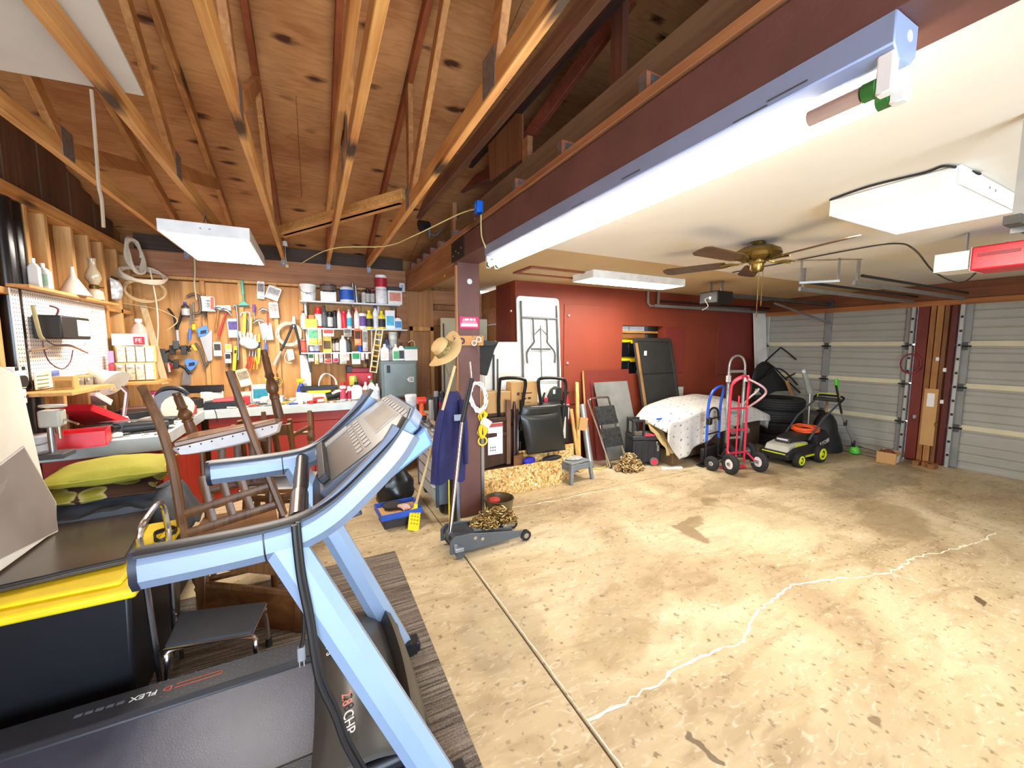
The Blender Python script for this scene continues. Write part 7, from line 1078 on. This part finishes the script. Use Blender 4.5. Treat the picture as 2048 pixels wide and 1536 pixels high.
e = a.lerp(d, .88).lerp(b.lerp(c, .88), .25)+n*.034; B().bx(e, (.05, .004, .07)).build('label', WHT, t); B().bar(a.lerp(d, .7)+n*.034, b.lerp(c, .7)+n*.034, .012, .006).build('seam', S('171513', .9), t)
# niche totes
zs = 1.112; xa, xb = nx0+.0, nx0+.58
tote('black bin with yellow lid, lower one in the wall niche', xa, xb, YR+.14, YR+.52, zs, 1.42); tote('black bin with yellow lid, upper one in the wall niche', xa, xb, YR+.14, YR+.52, 1.421, 1.705)
tag(B().box(xa, xb+.1, YR+.15, YR+.5, 1.706, 1.785).build('wood_crate', wood('a8703c', '80502a', 'x', 1, .6), bevel=.004), 'flat wooden crate on the upper niche bin', 'crate')
t = thing('window_blind', 'white window blind seen through the wall niche', 'blind', (nx1-.1, YR+.6, 1.5)); 
for k in range(9): B().box(nx1-.36, nx1+.2, YR+.585, YR+.60, 1.45+k*.035, 1.48+k*.035).build('slat', S('eef0f4', .5), t, ang=0)
for k in (0, 1): B().box(nx0+.02+.32*k, nx0+.32+.32*k, YR+.13, YR+.16, 1.822, nz1-.005).build('white_carton', WHT, t, .003, seg=1)
# narrow things between cabinet and red panel
tag(B().bar((3.0, 4.0, .005), (3.2, 4.36, 1.1), .05, .022, (0, 1, 0)).build('wood_stick', wood('e0b878', 'c09048', 'z', 1, .6)), 'pale wooden lath leaning left of the red panel', 'lath'); tag(B().bar((2.96, 3.94, .005), (3.07, 4.30, .75), .045, .02, (0, 1, 0)).build('wood_stick', wood('d8ac6c', 'b08440', 'z', 1, .6)), 'short wooden stake leaning before the lath', 'lath'); tag(B().bx((2.99, 3.93, .62), (.12, .02, .16), Mx.Rotation(.2, 3, 'Y')).build('wood_block', KRA), 'small cardboard square tied to the wooden stake', 'card')
t = thing('fire_extinguisher', 'red extinguisher with white label by the red wall', 'extinguisher', (2.98, 4.3, .55)); B().lathe([(.05, .56), (.055, .57), (.055, .86), (.03, .93), (.02, .95)], (3.0, 4.34, 0), n=18).build('cylinder', RED, t); B().lathe([(.056, .62), (.056, .82)], (3.0, 4.34, 0), n=18).build('label', WHT, t); B().bx((3.0, 4.32, .97), (.09, .02, .03)).build('lever', BLK, t, .003); B().tube([(3.0, 4.3, .95), (2.93, 4.28, .9), (2.93, 4.28, .75)], .009, 6, sm=4).build('hose', BLK, t)
tag(B().box(2.86, 3.16, 4.28, 4.43, .0, .55).build('dark_crate', S('3a1a18', .6), bevel=.005), 'dark red crate under the extinguisher', 'crate'); tag(B().cyl((3.22, 4.05, .005), (3.25, 4.3, .8), .045, n=16).build('metal_tube', S('b8b8b4', .35, .6)), 'galvanised duct tube leaning by the red panel', 'tube')
cable('yellow cord lying on the floor beside the chain heap', [V((3.0, 3.95, .01)), V((3.15, 4.02, .01)), V((3.25, 3.9, .01)), V((3.42, 3.98, .012)), V((3.5, 4.05, .01))], .008, S('e0c060', .6))
# folding step ladder
t = thing('step_ladder', 'folded silver step ladder with paint-spattered black steps', 'ladder', (3.55, 4.05, 0)); f0, f1 = V((3.42, 3.88, .004)), V((3.72, 3.88, .004)); g0, g1 = P(1180, 812, y=4.06), P(1224, 830, y=4.06); tp = P(1196, 796, y=4.08).z
B().tube([f0, g0, V((g0.x+.01, 4.08, tp-.02)), V((g0.x+.05, 4.085, tp)), V((g1.x-.09, 4.085, tp)), V((g1.x-.04, 4.08, tp-.04)), f1.lerp(g1, .7), f1], .013, 8, sm=3).build('rail_loop', CHR, t)
SPT = S('2a2c2c', .6, var=.7, vs=25)
for k, f in enumerate((.30, .62)): q0 = f0.lerp(V((g0.x, 4.06, tp)), f); q1 = f1.lerp(V((g1.x-.02, 4.06, tp)), f); B().prism([q0, q1, q1+V((-.04, .05, .24)), q0+V((-.04, .05, .24))], (0, -.015, 0)).build('step', SPT, t, .004)
for q in (f0, f1): B().cyl(q+V((0, .0, 0)), q+V((0, .01, .04)), .018).build('rubber_foot', RUB, t); B().cyl(q+V((.0, .06, 0)), q+V((-.12, .14, .70)), .010).build('rear_leg', CHR, t)
chain_heap('heap of brassy chain on the floor beside the black tool box', (3.60, 3.74, .0), .20, .12, .20, 170, .046, S('c8ac7c', .35, .8, var=.3, vs=40), 5)
tag(B().bx((3.45, 4.12, .10), (.18, .06, .03), Mx.Rotation(.1, 3, 'Z')).build('white_block', WHT), 'short white block lying behind the chain heap', 'block') if 0 else None
# rolling tool box
M = TR((3.98, 3.90, 0), -.42); t = thing('rolling_tool_box', 'black rolling tool box with red wheels and folding handle', 'tool box', M); BB = S('1d1e22', .45, var=.1); B(M).box(-.19, .19, -.15, .15, .045, .34).build('body', BB, t, .012); l = B(M).box(-.195, .195, -.155, .155, .341, .40).build('lid', S('25262a', .45), t, .012); B(M).box(-.03, .10, -.158, -.10, .402, .418).build('red_label', S('e0385a', .4), l); B(M).box(-.15, .15, -.10, .12, .402, .415).build('tool_well', S('6a6258', .6, var=.4, vs=30), l)
for k in range(4): B(M).box(-.15+.085*k, -.12+.085*k, -.156, -.15, .07, .32).build('rib', BB, t, .003, seg=1)
for x in (-.175, -.03): [B(M).box(x-.015, x+.015, q-.015, q+.015, .40, .60).build('handle_upright', BB, t, .005) for q in (-.105, .105)]
B(M).box(-.19, -.015, -.12, -.09, .585, .615).box(-.19, -.015, .09, .12, .585, .615).box(-.19, -.16, -.09, .09, .585, .615).build('handle_grip', BB, t, .005)
for y in (-.155, .155): w = B(M).cyl((.10, y-.022, .058), (.10, y+.022, .058), .056, n=22).build('wheel', S('6a6462', .6), t); B(M).cyl((.10, y-.024, .058), (.10, y+.024, .058), .040, n=18).build('hub', S('e03048', .4), w)
B(M).box(.13, .17, -.158, -.15, .27, .33).build('padlock', CHR, t, .004); B(M).bx((.15, -.157, .24), (.03, .006, .08)).build('keys', STL, t)
# ---- table under moving blanket
def blkmat():
    m, nt, b, N, L = nmat('moving_blanket'); at = N.new('ShaderNodeTexCoord'); mp = N.new('ShaderNodeMapping'); mp.inputs['Scale'].default_value = (9, 9, 1); L.new(at.outputs['UV'], mp.inputs[0]); w = N.new('ShaderNodeTexVoronoi'); w.inputs['Scale'].default_value = 1; w.inputs['Randomness'].default_value = .15; w.distance = 'MANHATTAN'
    L.new(mp.outputs[0], w.inputs[0]); r = ramp(N, [(.08, '5c5c5a'), (.17, '9a9894'), (.24, 'cfcbc4')]); L.new(w.outputs['Distance'], r.inputs[0]); L.new(r.outputs[0], b.inputs['Base Color']); b.inputs['Roughness'].default_value = .85
    bp = N.new('ShaderNodeBump'); bp.inputs['Strength'].default_value = .5; bp.inputs['Distance'].default_value = .006; L.new(w.outputs['Distance'], bp.inputs['Height']); L.new(bp.outputs[0], b.inputs['Normal']); return m
t = thing('covered_table', 'table heap draped with a white patterned moving blanket', 'table', (5.1, 3.85, 0)); B().box(4.35, 6.15, 3.62, 4.12, .08, .54).build('table_body', S('4a3828', .7), t, .01)
def drape(u, v):
    x = 4.05+2.2*u; zt = .60+.24*math.sin(PI*min(1, max(0, u*.92+.06)))**.8; y = 4.14-.60*min(1, v/.62)
    if v <= .62:
        k = v/.62; z = zt-.10*k*k+.02*wob((u*6, k*4, 2)); 
        if u < .08: z -= (.08-u)/.08*.10
        if u > .92: z -= (u-.92)/.08*.22
    else:
        k = (v-.62)/.38; drop = .52*max(0, 1-abs(u-.14)*1.0) if u > .10 else .52*(.35+.65*u/.10); z = zt-.10-k*drop*(.98); z = max(.02, z); y = 3.54-.05*k+.03*math.sin(u*32)*k*(.5+.5*math.sin(u*7)); x -= .05*k
    return (x, y, z)
ob = B().surf(drape, 70, 40).build('blanket', blkmat(), t, ang=60, sol=.012); uvl = ob.data.uv_layers.new(name='uv'); W_ = 71
for pl in ob.data.polygons:
    for li in pl.loop_indices: vi = ob.data.loops[li].vertex_index; uvl.data[li].uv = ((vi % W_)/70*2.2, (vi//W_)/40*1.5)
tp_ = thing('canvas_tarp', 'tan canvas tarp bunched under the moving blanket', 'tarp', (4.2, 3.7, .1))
def tarp(u, v): a = PI*u; return (4.02+.34*v+.03*wob((u*6, v*6, 1)), 3.92-.40*math.sin(a*.55)*u-.02*math.sin(v*17), .60-.36*u*u+.05*wob((u*5, v*7, 4))-.05*(1-v))
B().surf(tarp, 20, 20, .006, (0, 0, -1)).build('canvas', S('a58c5c', .85, var=.2, vs=6, bump=.3), tp_)
carton('brown box under the tarp, behind the black tool box', 4.22, 4.44, 3.60, 3.84, .003, .20, S('7a6040', .8)); tag(B().bx((4.12, 3.52, .012), (.28, .045, .022), Mx.Rotation(-.35, 3, 'Z')).build('white_stick', WHT), 'short white board lying on the floor by the blanket hem', 'board')
p = P(1323, 826, y=3.75); t = thing('marker', 'blue marker lying on the moving blanket', 'marker', p); p.z = drape((p.x-4.05)/2.2, .45)[2]+.016; B().cyl(p+V((-.07, .01, .0)), p+V((.05, -.01, 0)), .012, .011).build('barrel', BLU, t); B().cyl(p+V((.05, -.01, 0)), p+V((.09, -.017, 0)), .006, .003).build('tip', WHT, t)
tag(B().box(4.75, 5.30, 4.36, 4.43, .60, .94).build('white_ledge', S('c8c2b4', .6)), 'pale box edge behind the blanket against the red wall', 'box')
# ---- hand trucks
def wheel(p, ax, r, w, parent, hub, name='wheel'):
    a = V(ax).normalized(); o = B().torus(p, r-w*.5, w*.5, a, 28, 10, 1.0).build(name, RUB, parent); B().cyl(V(p)-a*w*.28, V(p)+a*w*.28, r*.58, n=20).build('rim', hub, o); B().cyl(V(p)-a*w*.5, V(p)+a*w*.5, r*.16, n=12).build('hub', STL, o); return o
def truck(label, wl, wr, back, h, w, r, m, hub, kind):
    wl, wr = V(wl), V(wr); ax = (wr-wl); ax.z = 0; ax.normalize(); bk = V((-ax.y, ax.x, 0)); bk = bk if bk.dot(V(back)) > 0 else -bk; c = (wl+wr)/2; M = AX((c.x, c.y, 0), ax, bk, (0, 0, 1)); t = thing('hand_truck', label, 'hand truck', M, 'hand trucks'); W2 = (wr-wl).length/2
    for s in (-1, 1): wheel(M @ V((s*W2, -.05, r)), ax, r, .075, t, hub)
    B(M).cyl((-W2, -.05, r), (W2, -.05, r), .010).build('axle', STL, t); return t, M, W2
t, M, W2 = truck('red hand truck with twin loop handles in front', (4.60, 3.08, 0), (5.02, 2.98, 0), (0, 1, 0), 1.2, .3, .13, RED, S('e8e4e4', .4), 0); PK = S('d8304c', .4)
for s in (-1, 1): B(M).tube([(s*.13, .10, .04), (s*.13, .10, .95), (s*.12, .08, 1.12), (s*.05, .02, 1.20)], .015, 8, sm=3).build('rail', PK, t); B(M).tube([(s*.13, .10, .25), (s*W2*.75, -.04, .14)], .010, 6).build('strut', PK, t)
B(M).tube([(-.13, .10, .95), (-.12, .08, 1.14), (0, .04, 1.22), (.12, .08, 1.14), (.13, .10, .95)], .015, 8, sm=4).build('top_loop', PK, t); B(M).tube([(.13, .10, .80), (.15, -.05, .92), (.18, -.12, 1.02), (.12, -.12, 1.10), (.05, .02, 1.18)], .013, 8, sm=4).build('grip_loop', S('c8a0a4', .4), t); B(M).tube([(.0, .10, .06), (.0, .10, .96)], .012, 8).build('centre_rail', PK, t)
for z in (.22, .52, .80): B(M).tube([(-.13, .10, z), (.13, .10, z)], .012, 8).build('cross_bar', PK, t)
B(M).box(-.17, .17, .09, .19, .012, .022).build('toe_plate', PK, t)
t, M, W2 = truck('blue hand truck with black curved top bars', (4.50, 3.28, 0), (4.94, 3.36, 0), (0, 1, 0), 1.1, .3, .095, BLU, S('c8c8c4', .4), 1); BM = S('2356c0', .35)
B(M).tube([(-.16, .06, .34), (-.16, .06, .78), (-.15, .03, .98), (-.06, .0, 1.06), (.10, .0, 1.06), (.17, .03, .98), (.17, .06, .78), (.17, .06, .34)], .017, 8, sm=4).build('frame_loop', BM, t); B(M).tube([(-.16, .06, .60), (-.12, .06, .74), (-.02, .06, .78), (.10, .06, .74), (.14, .06, .60)], .014, 8, sm=4).build('curved_bar', BLK, t)
for z in (.44, .64): B(M).tube([(-.16, .06, z), (.17, .06, z)], .011, 8).build('cross_bar', BLK, t)
B(M).bx((-.15, .04, .62), (.07, .05, .09)).build('latch_block', BLK, t, .008)
for s in (-1, 1): B(M).tube([(s*.165, .06, .36), (s*.165, .06, .12), (s*.17, -.02, .095)], .014, 8).build('leg', BLK, t)
B(M).box(-.2, .2, .08, .16, .012, .024).build('toe_plate', BLK, t); B(M).box(-.16, .30, .085, .14, .06, .24).build('black_crate', S('1a1a1c', .5), t, .01)
t, M, W2 = truck('silver convertible hand truck with tall hoop', (5.10, 3.45, 0), (5.43, 3.37, 0), (0, 1, 0), 1.45, .3, .125, ALU, S('c0c0c0', .3, .7), 2)
for s in (-1, 1): B(M).bar((s*.13, .06, .02), (s*.13, .06, 1.25), .03, .035, (0, 1, 0)).build('rail', ALU, t, .004, seg=1); B(M).bx((s*.15, .04, 1.14), (.06, .03, .09)).build('clamp', S('d8d8dc', .4), t, .004)
B(M).tube([(-.13, .06, 1.18), (-.13, .06, 1.32), (-.09, .06, 1.42), (0, .06, 1.46), (.09, .06, 1.42), (.13, .06, 1.32), (.13, .06, 1.18)], .016, 8, sm=4).build('hoop', ALU, t)
for z in (.30, .66, 1.24): B(M).bar((-.13, .06, z), (.13, .06, z), .025, .035).build('cross_bar', ALU, t, .003, seg=1)
B(M).tube([(.13, .04, .78), (.14, -.04, .88), (.22, -.08, .97), (.26, -.06, 1.0), (.24, -.02, .95)], .013, 8, sm=4).build('grip', S('b8b4ac', .4), t); B(M).box(-.2, .2, .07, .30, .012, .024).build('toe_plate', ALU, t)
for s in (-1, 1): cw = B(M).cyl((s*.11-.012, -.05, .42), (s*.11+.012, -.05, .42), .045, n=18).build('caster', S('8a6a64', .5), t); B(M).bx((s*.11, -.03, .47), (.035, .05, .06)).build('caster_fork', STL, cw, .003)
# ---- tyres, folded chairs, white sheet
TY = S('1d1e1f', .75, var=.1, bump=.2, bs=80)
tc_ = V((6.76, 3.72, 0))
for k in range(4):
    c = tc_+V((.02*math.sin(k*2), .015*math.cos(k*3), .19*k)); t = thing('car_tyre', ('bottom', 'second lowest', 'second highest', 'top')[k]+' black car tyre of the stack by the garage door', 'tyre', c, 'stacked car tyres'); B().lathe([(.20, .01), (.33, .0), (.36, .03), (.365, .095), (.36, .16), (.33, .19), (.20, .18), (.205, .15), (.26, .15), (.26, .04), (.205, .04), (.20, .01)], c, n=40).build('tyre', TY, t)
    for q in range(3): B().torus(c+V((0, 0, .055+.04*q)), .362, .006, n=40, m=6).build('tread_groove', S('0d0d0d', .9), t)
lean('white_sheet', 'tall off-white sheet leaning in the corner by the far door', 'sheet', 7.05, 7.40, P(1552, 625, y=4.3).z, 4.2, 4.40, S('f2eee6', .6, var=.04), .02, .005)
t = thing('lawn_chair', 'black folded lawn chair with bent tube frames on top of the tyres', 'chair', (6.7, 3.72, .76)); BT = S('18181a', .45)
for k, pts in enumerate((((1500, 770), (1520, 735), (1556, 700), (1566, 698), (1604, 730), (1606, 738), (1572, 756)), ((1530, 790), (1535, 745), (1556, 737), (1575, 748), (1602, 778)), ((1500, 790), (1510, 740), (1535, 725), (1575, 762), (1605, 790)))): B().tube([P(a, b, y=3.86-.05*k) for a, b in pts], .013, 8, sm=3).build('tube_frame', BT, t)
B().prism([P(a, b, y=3.84) for a, b in ((1512, 742), (1535, 722), (1570, 762), (1578, 782), (1525, 784), (1508, 770))], (0, .05, 0)).build('sling_seat', S('1a1a1c', .8), t, .008); B().prism([P(a, b, y=3.76) for a, b in ((1510, 770), (1545, 745), (1560, 780), (1530, 792))], (0, .04, 0)).build('sling_back', S('202022', .8), t, .008)
tag(B().bar(P(1574, 762, y=3.66), P(1584, 790, y=3.66), .03, .03).build('wood_offcut', PINE), 'wooden handle end poking out above the tyres', 'handle')
t = thing('clear_bottle', 'clear plastic jug hung on the mower handle area', 'jug', P(1620, 775, y=3.2)); a, b = P(1608, 744, y=3.2), P(1620, 785, y=3.2); B().cyl(a, b, .03, .04).build('body', S('c8d0c8', .15, trans=.5), t); B().cyl(a, a+(a-b).normalized()*.03, .022).build('cap', WHT, t); B().cyl(b, b+V((.02, 0, -.8)), .012).build('stand_rod', ALU, t)
# ---- lawn mower
LM = LIME; t = thing('lawn_mower', 'black and grey battery lawn mower with lime accents', 'mower', (5.9, 3.0, 0)); y0, y1 = 2.80, 3.24
B().prism([(5.47, y0+.03, .10), (5.45, y0+.03, .17), (5.62, y0+.03, .24), (6.12, y0+.03, .26), (6.20, y0+.03, .14), (6.15, y0+.03, .08)], (0, y1-y0-.06, 0)).build('deck', BLKM, t, .015); B().prism([(5.50, y0+.07, .19), (5.55, y0+.07, .27), (5.72, y0+.07, .30), (5.98, y0+.07, .29), (6.02, y0+.07, .24)], (0, y1-y0-.14, 0)).build('shroud', S('b9b7a8', .45), t, .015)
B().prism([(5.63, y0+.12, .29), (5.68, y0+.12, .36), (5.94, y0+.12, .40), (6.10, y0+.12, .38), (6.12, y0+.12, .27)], (0, y1-y0-.24, 0)).build('motor_cover', S('2a2826', .4), t, .02); B().bx((5.465, 3.02, .16), (.012, .30, .045)).build('front_bumper', LM, t, .004); B().bx((5.80, y0+.065, .27), (.24, .012, .03)).build('side_trim', LM, t, .004); B().bx((5.9, y0+.02, .12), (.4, .02, .02)).build('skirt_trim', LM, t)
for x, r in ((5.66, .095), (6.17, .12)):
    for y in (y0, y1): w_ = B().cyl((x, y-.03, r), (x, y+.03, r), r, n=26).build('wheel', RUB, t); B().torus((x, y-.032 if y == y0 else y+.032, r), r*.55, r*.13, (0, 1, 0), 20, 6).cyl((x, y-.034, r), (x, y+.034, r), r*.22).build('lime_rim', LM, w_)
bg = B().prism([(6.18, y0+.04, .10), (6.48, y0+.06, .06), (6.56, y0+.06, .25), (6.42, y0+.06, .42), (6.15, y0+.04, .36)], (0, y1-y0-.1, 0)).build('grass_bag', S('1c1a1a', .8), t, .02); text('RYOBI', .085, AX((6.34, y0+.035, .25), V((.97, 0, .22)).normalized(), V((-.22, 0, .97)).normalized(), (0, -1, 0)), WHT, bg); B().bx((5.655, 3.02, .33), (.012, .14, .02)).build('pale_badge', S('d8d8e0', .4), t)
hp, hq = V((6.05, 0, .34)), P(1660, 800, y=3.0)
for y in (y0+.06, y1-.06): B().tube([(5.98, y, .32), (6.3, y, .58), (hq.x-.04, y, hq.z-.02)], .013, 8).build('handle_tube', DGR, t)
B().tube([(hq.x-.05, y0+.06, hq.z-.03), (hq.x+.03, y0+.05, hq.z+.05), (hq.x+.05, 3.02, hq.z+.06), (hq.x+.03, y1-.05, hq.z+.05), (hq.x-.05, y1-.06, hq.z-.03)], .015, 8, sm=4).build('grip_bar', BLK, t); B().tube([(hq.x-.03, y0+.09, hq.z), (hq.x+.0, y0+.09, hq.z+.08), (hq.x+.01, 3.02, hq.z+.09), (hq.x+.0, y1-.09, hq.z+.08), (hq.x-.03, y1-.09, hq.z)], .007, 6, sm=4).build('lime_bail', LM, t); B().bx((hq.x-.03, 3.02, hq.z+.01), (.10, .30, .05)).build('control_panel', S('2a2826', .5), t, .012)
oc = P(1636, 842, y=3.0); t = thing('extension_cord', 'orange extension cord coiled on the mower bag', 'cord', (6.20, 3.02, .42)); B().tube([V((6.20+(.17+.015*math.sin(i*.9))*math.cos(i*.5), 3.02+(.15+.015*math.sin(i*1.3))*math.sin(i*.5), .405+.01*(i//13)+.01*math.sin(i*.5+1))) for i in range(76)], .008, 7).build('coil', S('f0602a', .5), t); B().sph((6.12, 3.02, .425), (.03, .02, .012)).build('tie', BLK, t)
# string trimmer leaning on the far door
t = thing('string_trimmer', 'lime green string trimmer leaning on the far garage door', 'trimmer', (7.05, 2.72, 0)); hd = V((7.08, 2.78, .10)); a = P(1683, 826, y=2.84); b = P(1672, 770, y=2.86); G2 = S('5cc43a', .4); B().cyl(hd, a, .012).build('shaft', ALU, t); B().cyl(a, b, .014).build('upper_shaft', BLK, t); B().lathe([(.06, .01), (.065, .05), (.05, .09), (.03, .11)], hd-V((0, 0, .09)), n=20).build('head', G2, t); B().surf(lambda u, v: (hd.x+.03+(.09+.14*v)*math.cos(-.9+1.8*u), hd.y+(.09+.14*v)*math.sin(-.9+1.8*u), .10-.04*v), 10, 4, .006, (0, 0, 1)).build('guard', BLK, t); B().tube([b, b+V((-.01, 0, .08)), b+V((.05, 0, .02)), b+V((.04, 0, -.08))], .018, 8, sm=4).build('rear_handle', G2, t); B().bx(hd.lerp(a, .12), (.04, .04, .09)).build('coupler', BLK, t, .005); B().bx(hd.lerp(a, .72), (.035, .035, .08)).build('coupler', BLK, t, .005)
cable('white-tipped rod lying along the far door threshold', [V((7.12, 2.42, .015)), V((7.15, 2.9, .015)), V((7.12, 3.2, .015))], .012, CHR, 'metal_rod', 2)
# open carton, timber offcuts by the centre post
t = tray('open_carton', 'small open cardboard box by the centre post', (7.02, 2.38, .001), .24, .20, .15, .15, KRA, 1, 'box', 0, .006); M = WM[t.name]; B(M).box(-.09, .06, -.102, -.1005, .02, .11).build('white_label', WHT, t, ang=0); B(M).sph((0, 0, .13), (.08, .06, .05)).build('brown_paper', S('7a3a2a', .9), t)
for k, (x, y, s) in enumerate(((7.20, 2.14, .34), (7.22, 2.06, .30), (7.16, 1.98, .36))): tag(B().bx((x, y, .03+.0*k), (s*.4, .06, .06)).build('timber_offcut', wood('a8703c', '7c4c26', 'x', 1, .7), bevel=.003), ('timber offcut nearest the open carton', 'middle timber offcut at the foot of the centre post', 'timber offcut nearest the right-hand door')[k], 'offcut', 'offcuts at the centre post')
coil3('red cord coil hung on the jamb of the far door', P(1822, 728, x=XR-.09), (1, .2, 0), .10, .13, 4, .006, S('8a3040', .6), 'cord_coil')
# ================================================================= small leftovers
p = P(804, 575, y=YB-.065); t = thing('wall_outlet', 'white cover plate at the right end of the tool wall header', 'outlet', p); B().bx(p, (.07, .006, .115)).build('plate', WHT, t, .003); B().bx(p+V((0, -.004, 0)), (.035, .003, .07)).build('switch', S('a8c4e8', .4), t, .002)
p = P(852, 455, x=1.02); blob('flood_lamp', 'small black flood lamp on top of the beam end', 'lamp', p, [('housing', 'c', (-.06, -.02, .0), (.03, .0, .03), (.055, .03), BLK), ('bracket', 'b', (.03, 0, -.04), (.02, .02, .09), .003, DGR), ('arm', 't', [(.03, 0, -.05), (.10, 0, -.06), (.16, 0, .02)], 0, .008, DGR)])
p = P(570, 492, y=5.2); t = thing('lamp_socket', 'white socket adapter hanging below the middle truss chord', 'socket', p); B().cyl(p+V((0, 0, .05)), p, .022, .028).build('socket', WHT, t); B().cyl(p+V((0, 0, .05)), V((p.x, p.y, 2.61)), .006).build('stem', STL, t); B().tube([p, p+V((.0, 0, -.12)), p+V((.01, 0, -.2))], .003, 5).bx(p+V((.01, 0, -.22)), (.03, .02, .03)).build('pull_cord', S('d8c890', .6), t)
for k, (x, y, sx, sy, h, rz, c, lb) in enumerate(((-1.42, 3.95, .22, .10, .06, .5, '1a1a1a', 'black tool pouch on the left bench behind the red basket'), (-1.25, 4.12, .26, .18, .02, -.3, 'e8e6e0', 'loose white papers on the left bench'), (-1.12, 4.10, .16, .08, .05, .9, '2a2624', 'dark plane-like tool near the inner bench edge'), (-1.38, 4.50, .20, .15, .12, .2, '5a3a2a', 'brown box at the rear of the left bench'), (-1.10, 4.64, .18, .12, .09, -.4, 'c83a30', 'red pouch beside the circular saw'), (-1.28, 3.72, .10, .07, .03, .3, 'e6dcc8', 'cream sandpaper block at the front of the left bench'), (-.98, 5.22, .20, .14, .16, .2, 'ded8ce', 'pale jug-like box in the inner bench corner'), (-1.2, 5.12, .28, .20, .10, .5, '26221f', 'black case in the inner bench corner'))):
    M = TR((x, y, ZB+.001), rz); t = thing(('tool_pouch', 'paper_stack', 'hand_plane', 'small_box', 'cloth_pouch', 'sanding_block', 'plastic_jug', 'tool_case')[k], lb, 'box', M); B(M).box(-sx/2, sx/2, -sy/2, sy/2, 0, h).build('body', S(c, .6, var=.2, vs=15), t, min(.012, h*.4)); B(M).box(-sx*.3, sx*.3, -sy*.2, sy*.2, h, h+.004).build('flap', S(c, .4, var=.3), t, .001, seg=1)
t = thing('hand_saw', 'long panel saw lying across the left bench', 'saw', (-1.2, 3.95, ZB)); B().prism([(-1.45, 3.98, ZB+.075), (-1.06, 3.90, ZB+.075), (-1.06, 4.02, ZB+.075), (-1.45, 4.03, ZB+.075)], (0, 0, .002)).build('blade', STL, t); B().bx((-1.03, 3.96, ZB+.075), (.10, .12, .025)).build('handle', S('2a2a2c', .5), t, .01)
cable('white cord looping over the left bench front', [V((-1.35, 4.3, ZB+.02)), V((-1.15, 4.05, ZB+.08)), V((-1.03, 3.8, ZB+.03)), V((-1.05, 3.72, ZB+.008))], .007, WHT)
cable('thin black cord hanging over the inner bench corner', [V((-.95, 4.9, ZB+.01)), V((-.90, 4.84, ZB+.012)), V((-.88, 4.83, ZB-.06)), V((-.885, 4.832, ZB-.12))], .003, BLK)
t = thing('black_tarp', 'dark tarp-covered bundle standing between the tyres and the mower', 'bundle', (6.95, 3.12, 0))
def tarp2(u, v): a = 2*PI*u; r = (.24*(1-v)**.45+.03)*(1+.15*wob((2*math.cos(a), 2*math.sin(a), v*3), 1.5)); return (6.95+r*math.cos(a), 3.12+r*math.sin(a)*.8, .01+.58*v)
B().surf(tarp2, 24, 12).build('cover', S('1b1b1d', .6, var=.2, vs=6), t); B().cyl((6.95, 3.12, .56), (6.97, 3.12, .80), .016).build('pole_tip', wood('c8a068', 'a07c48', 'z', 1, .6), t)
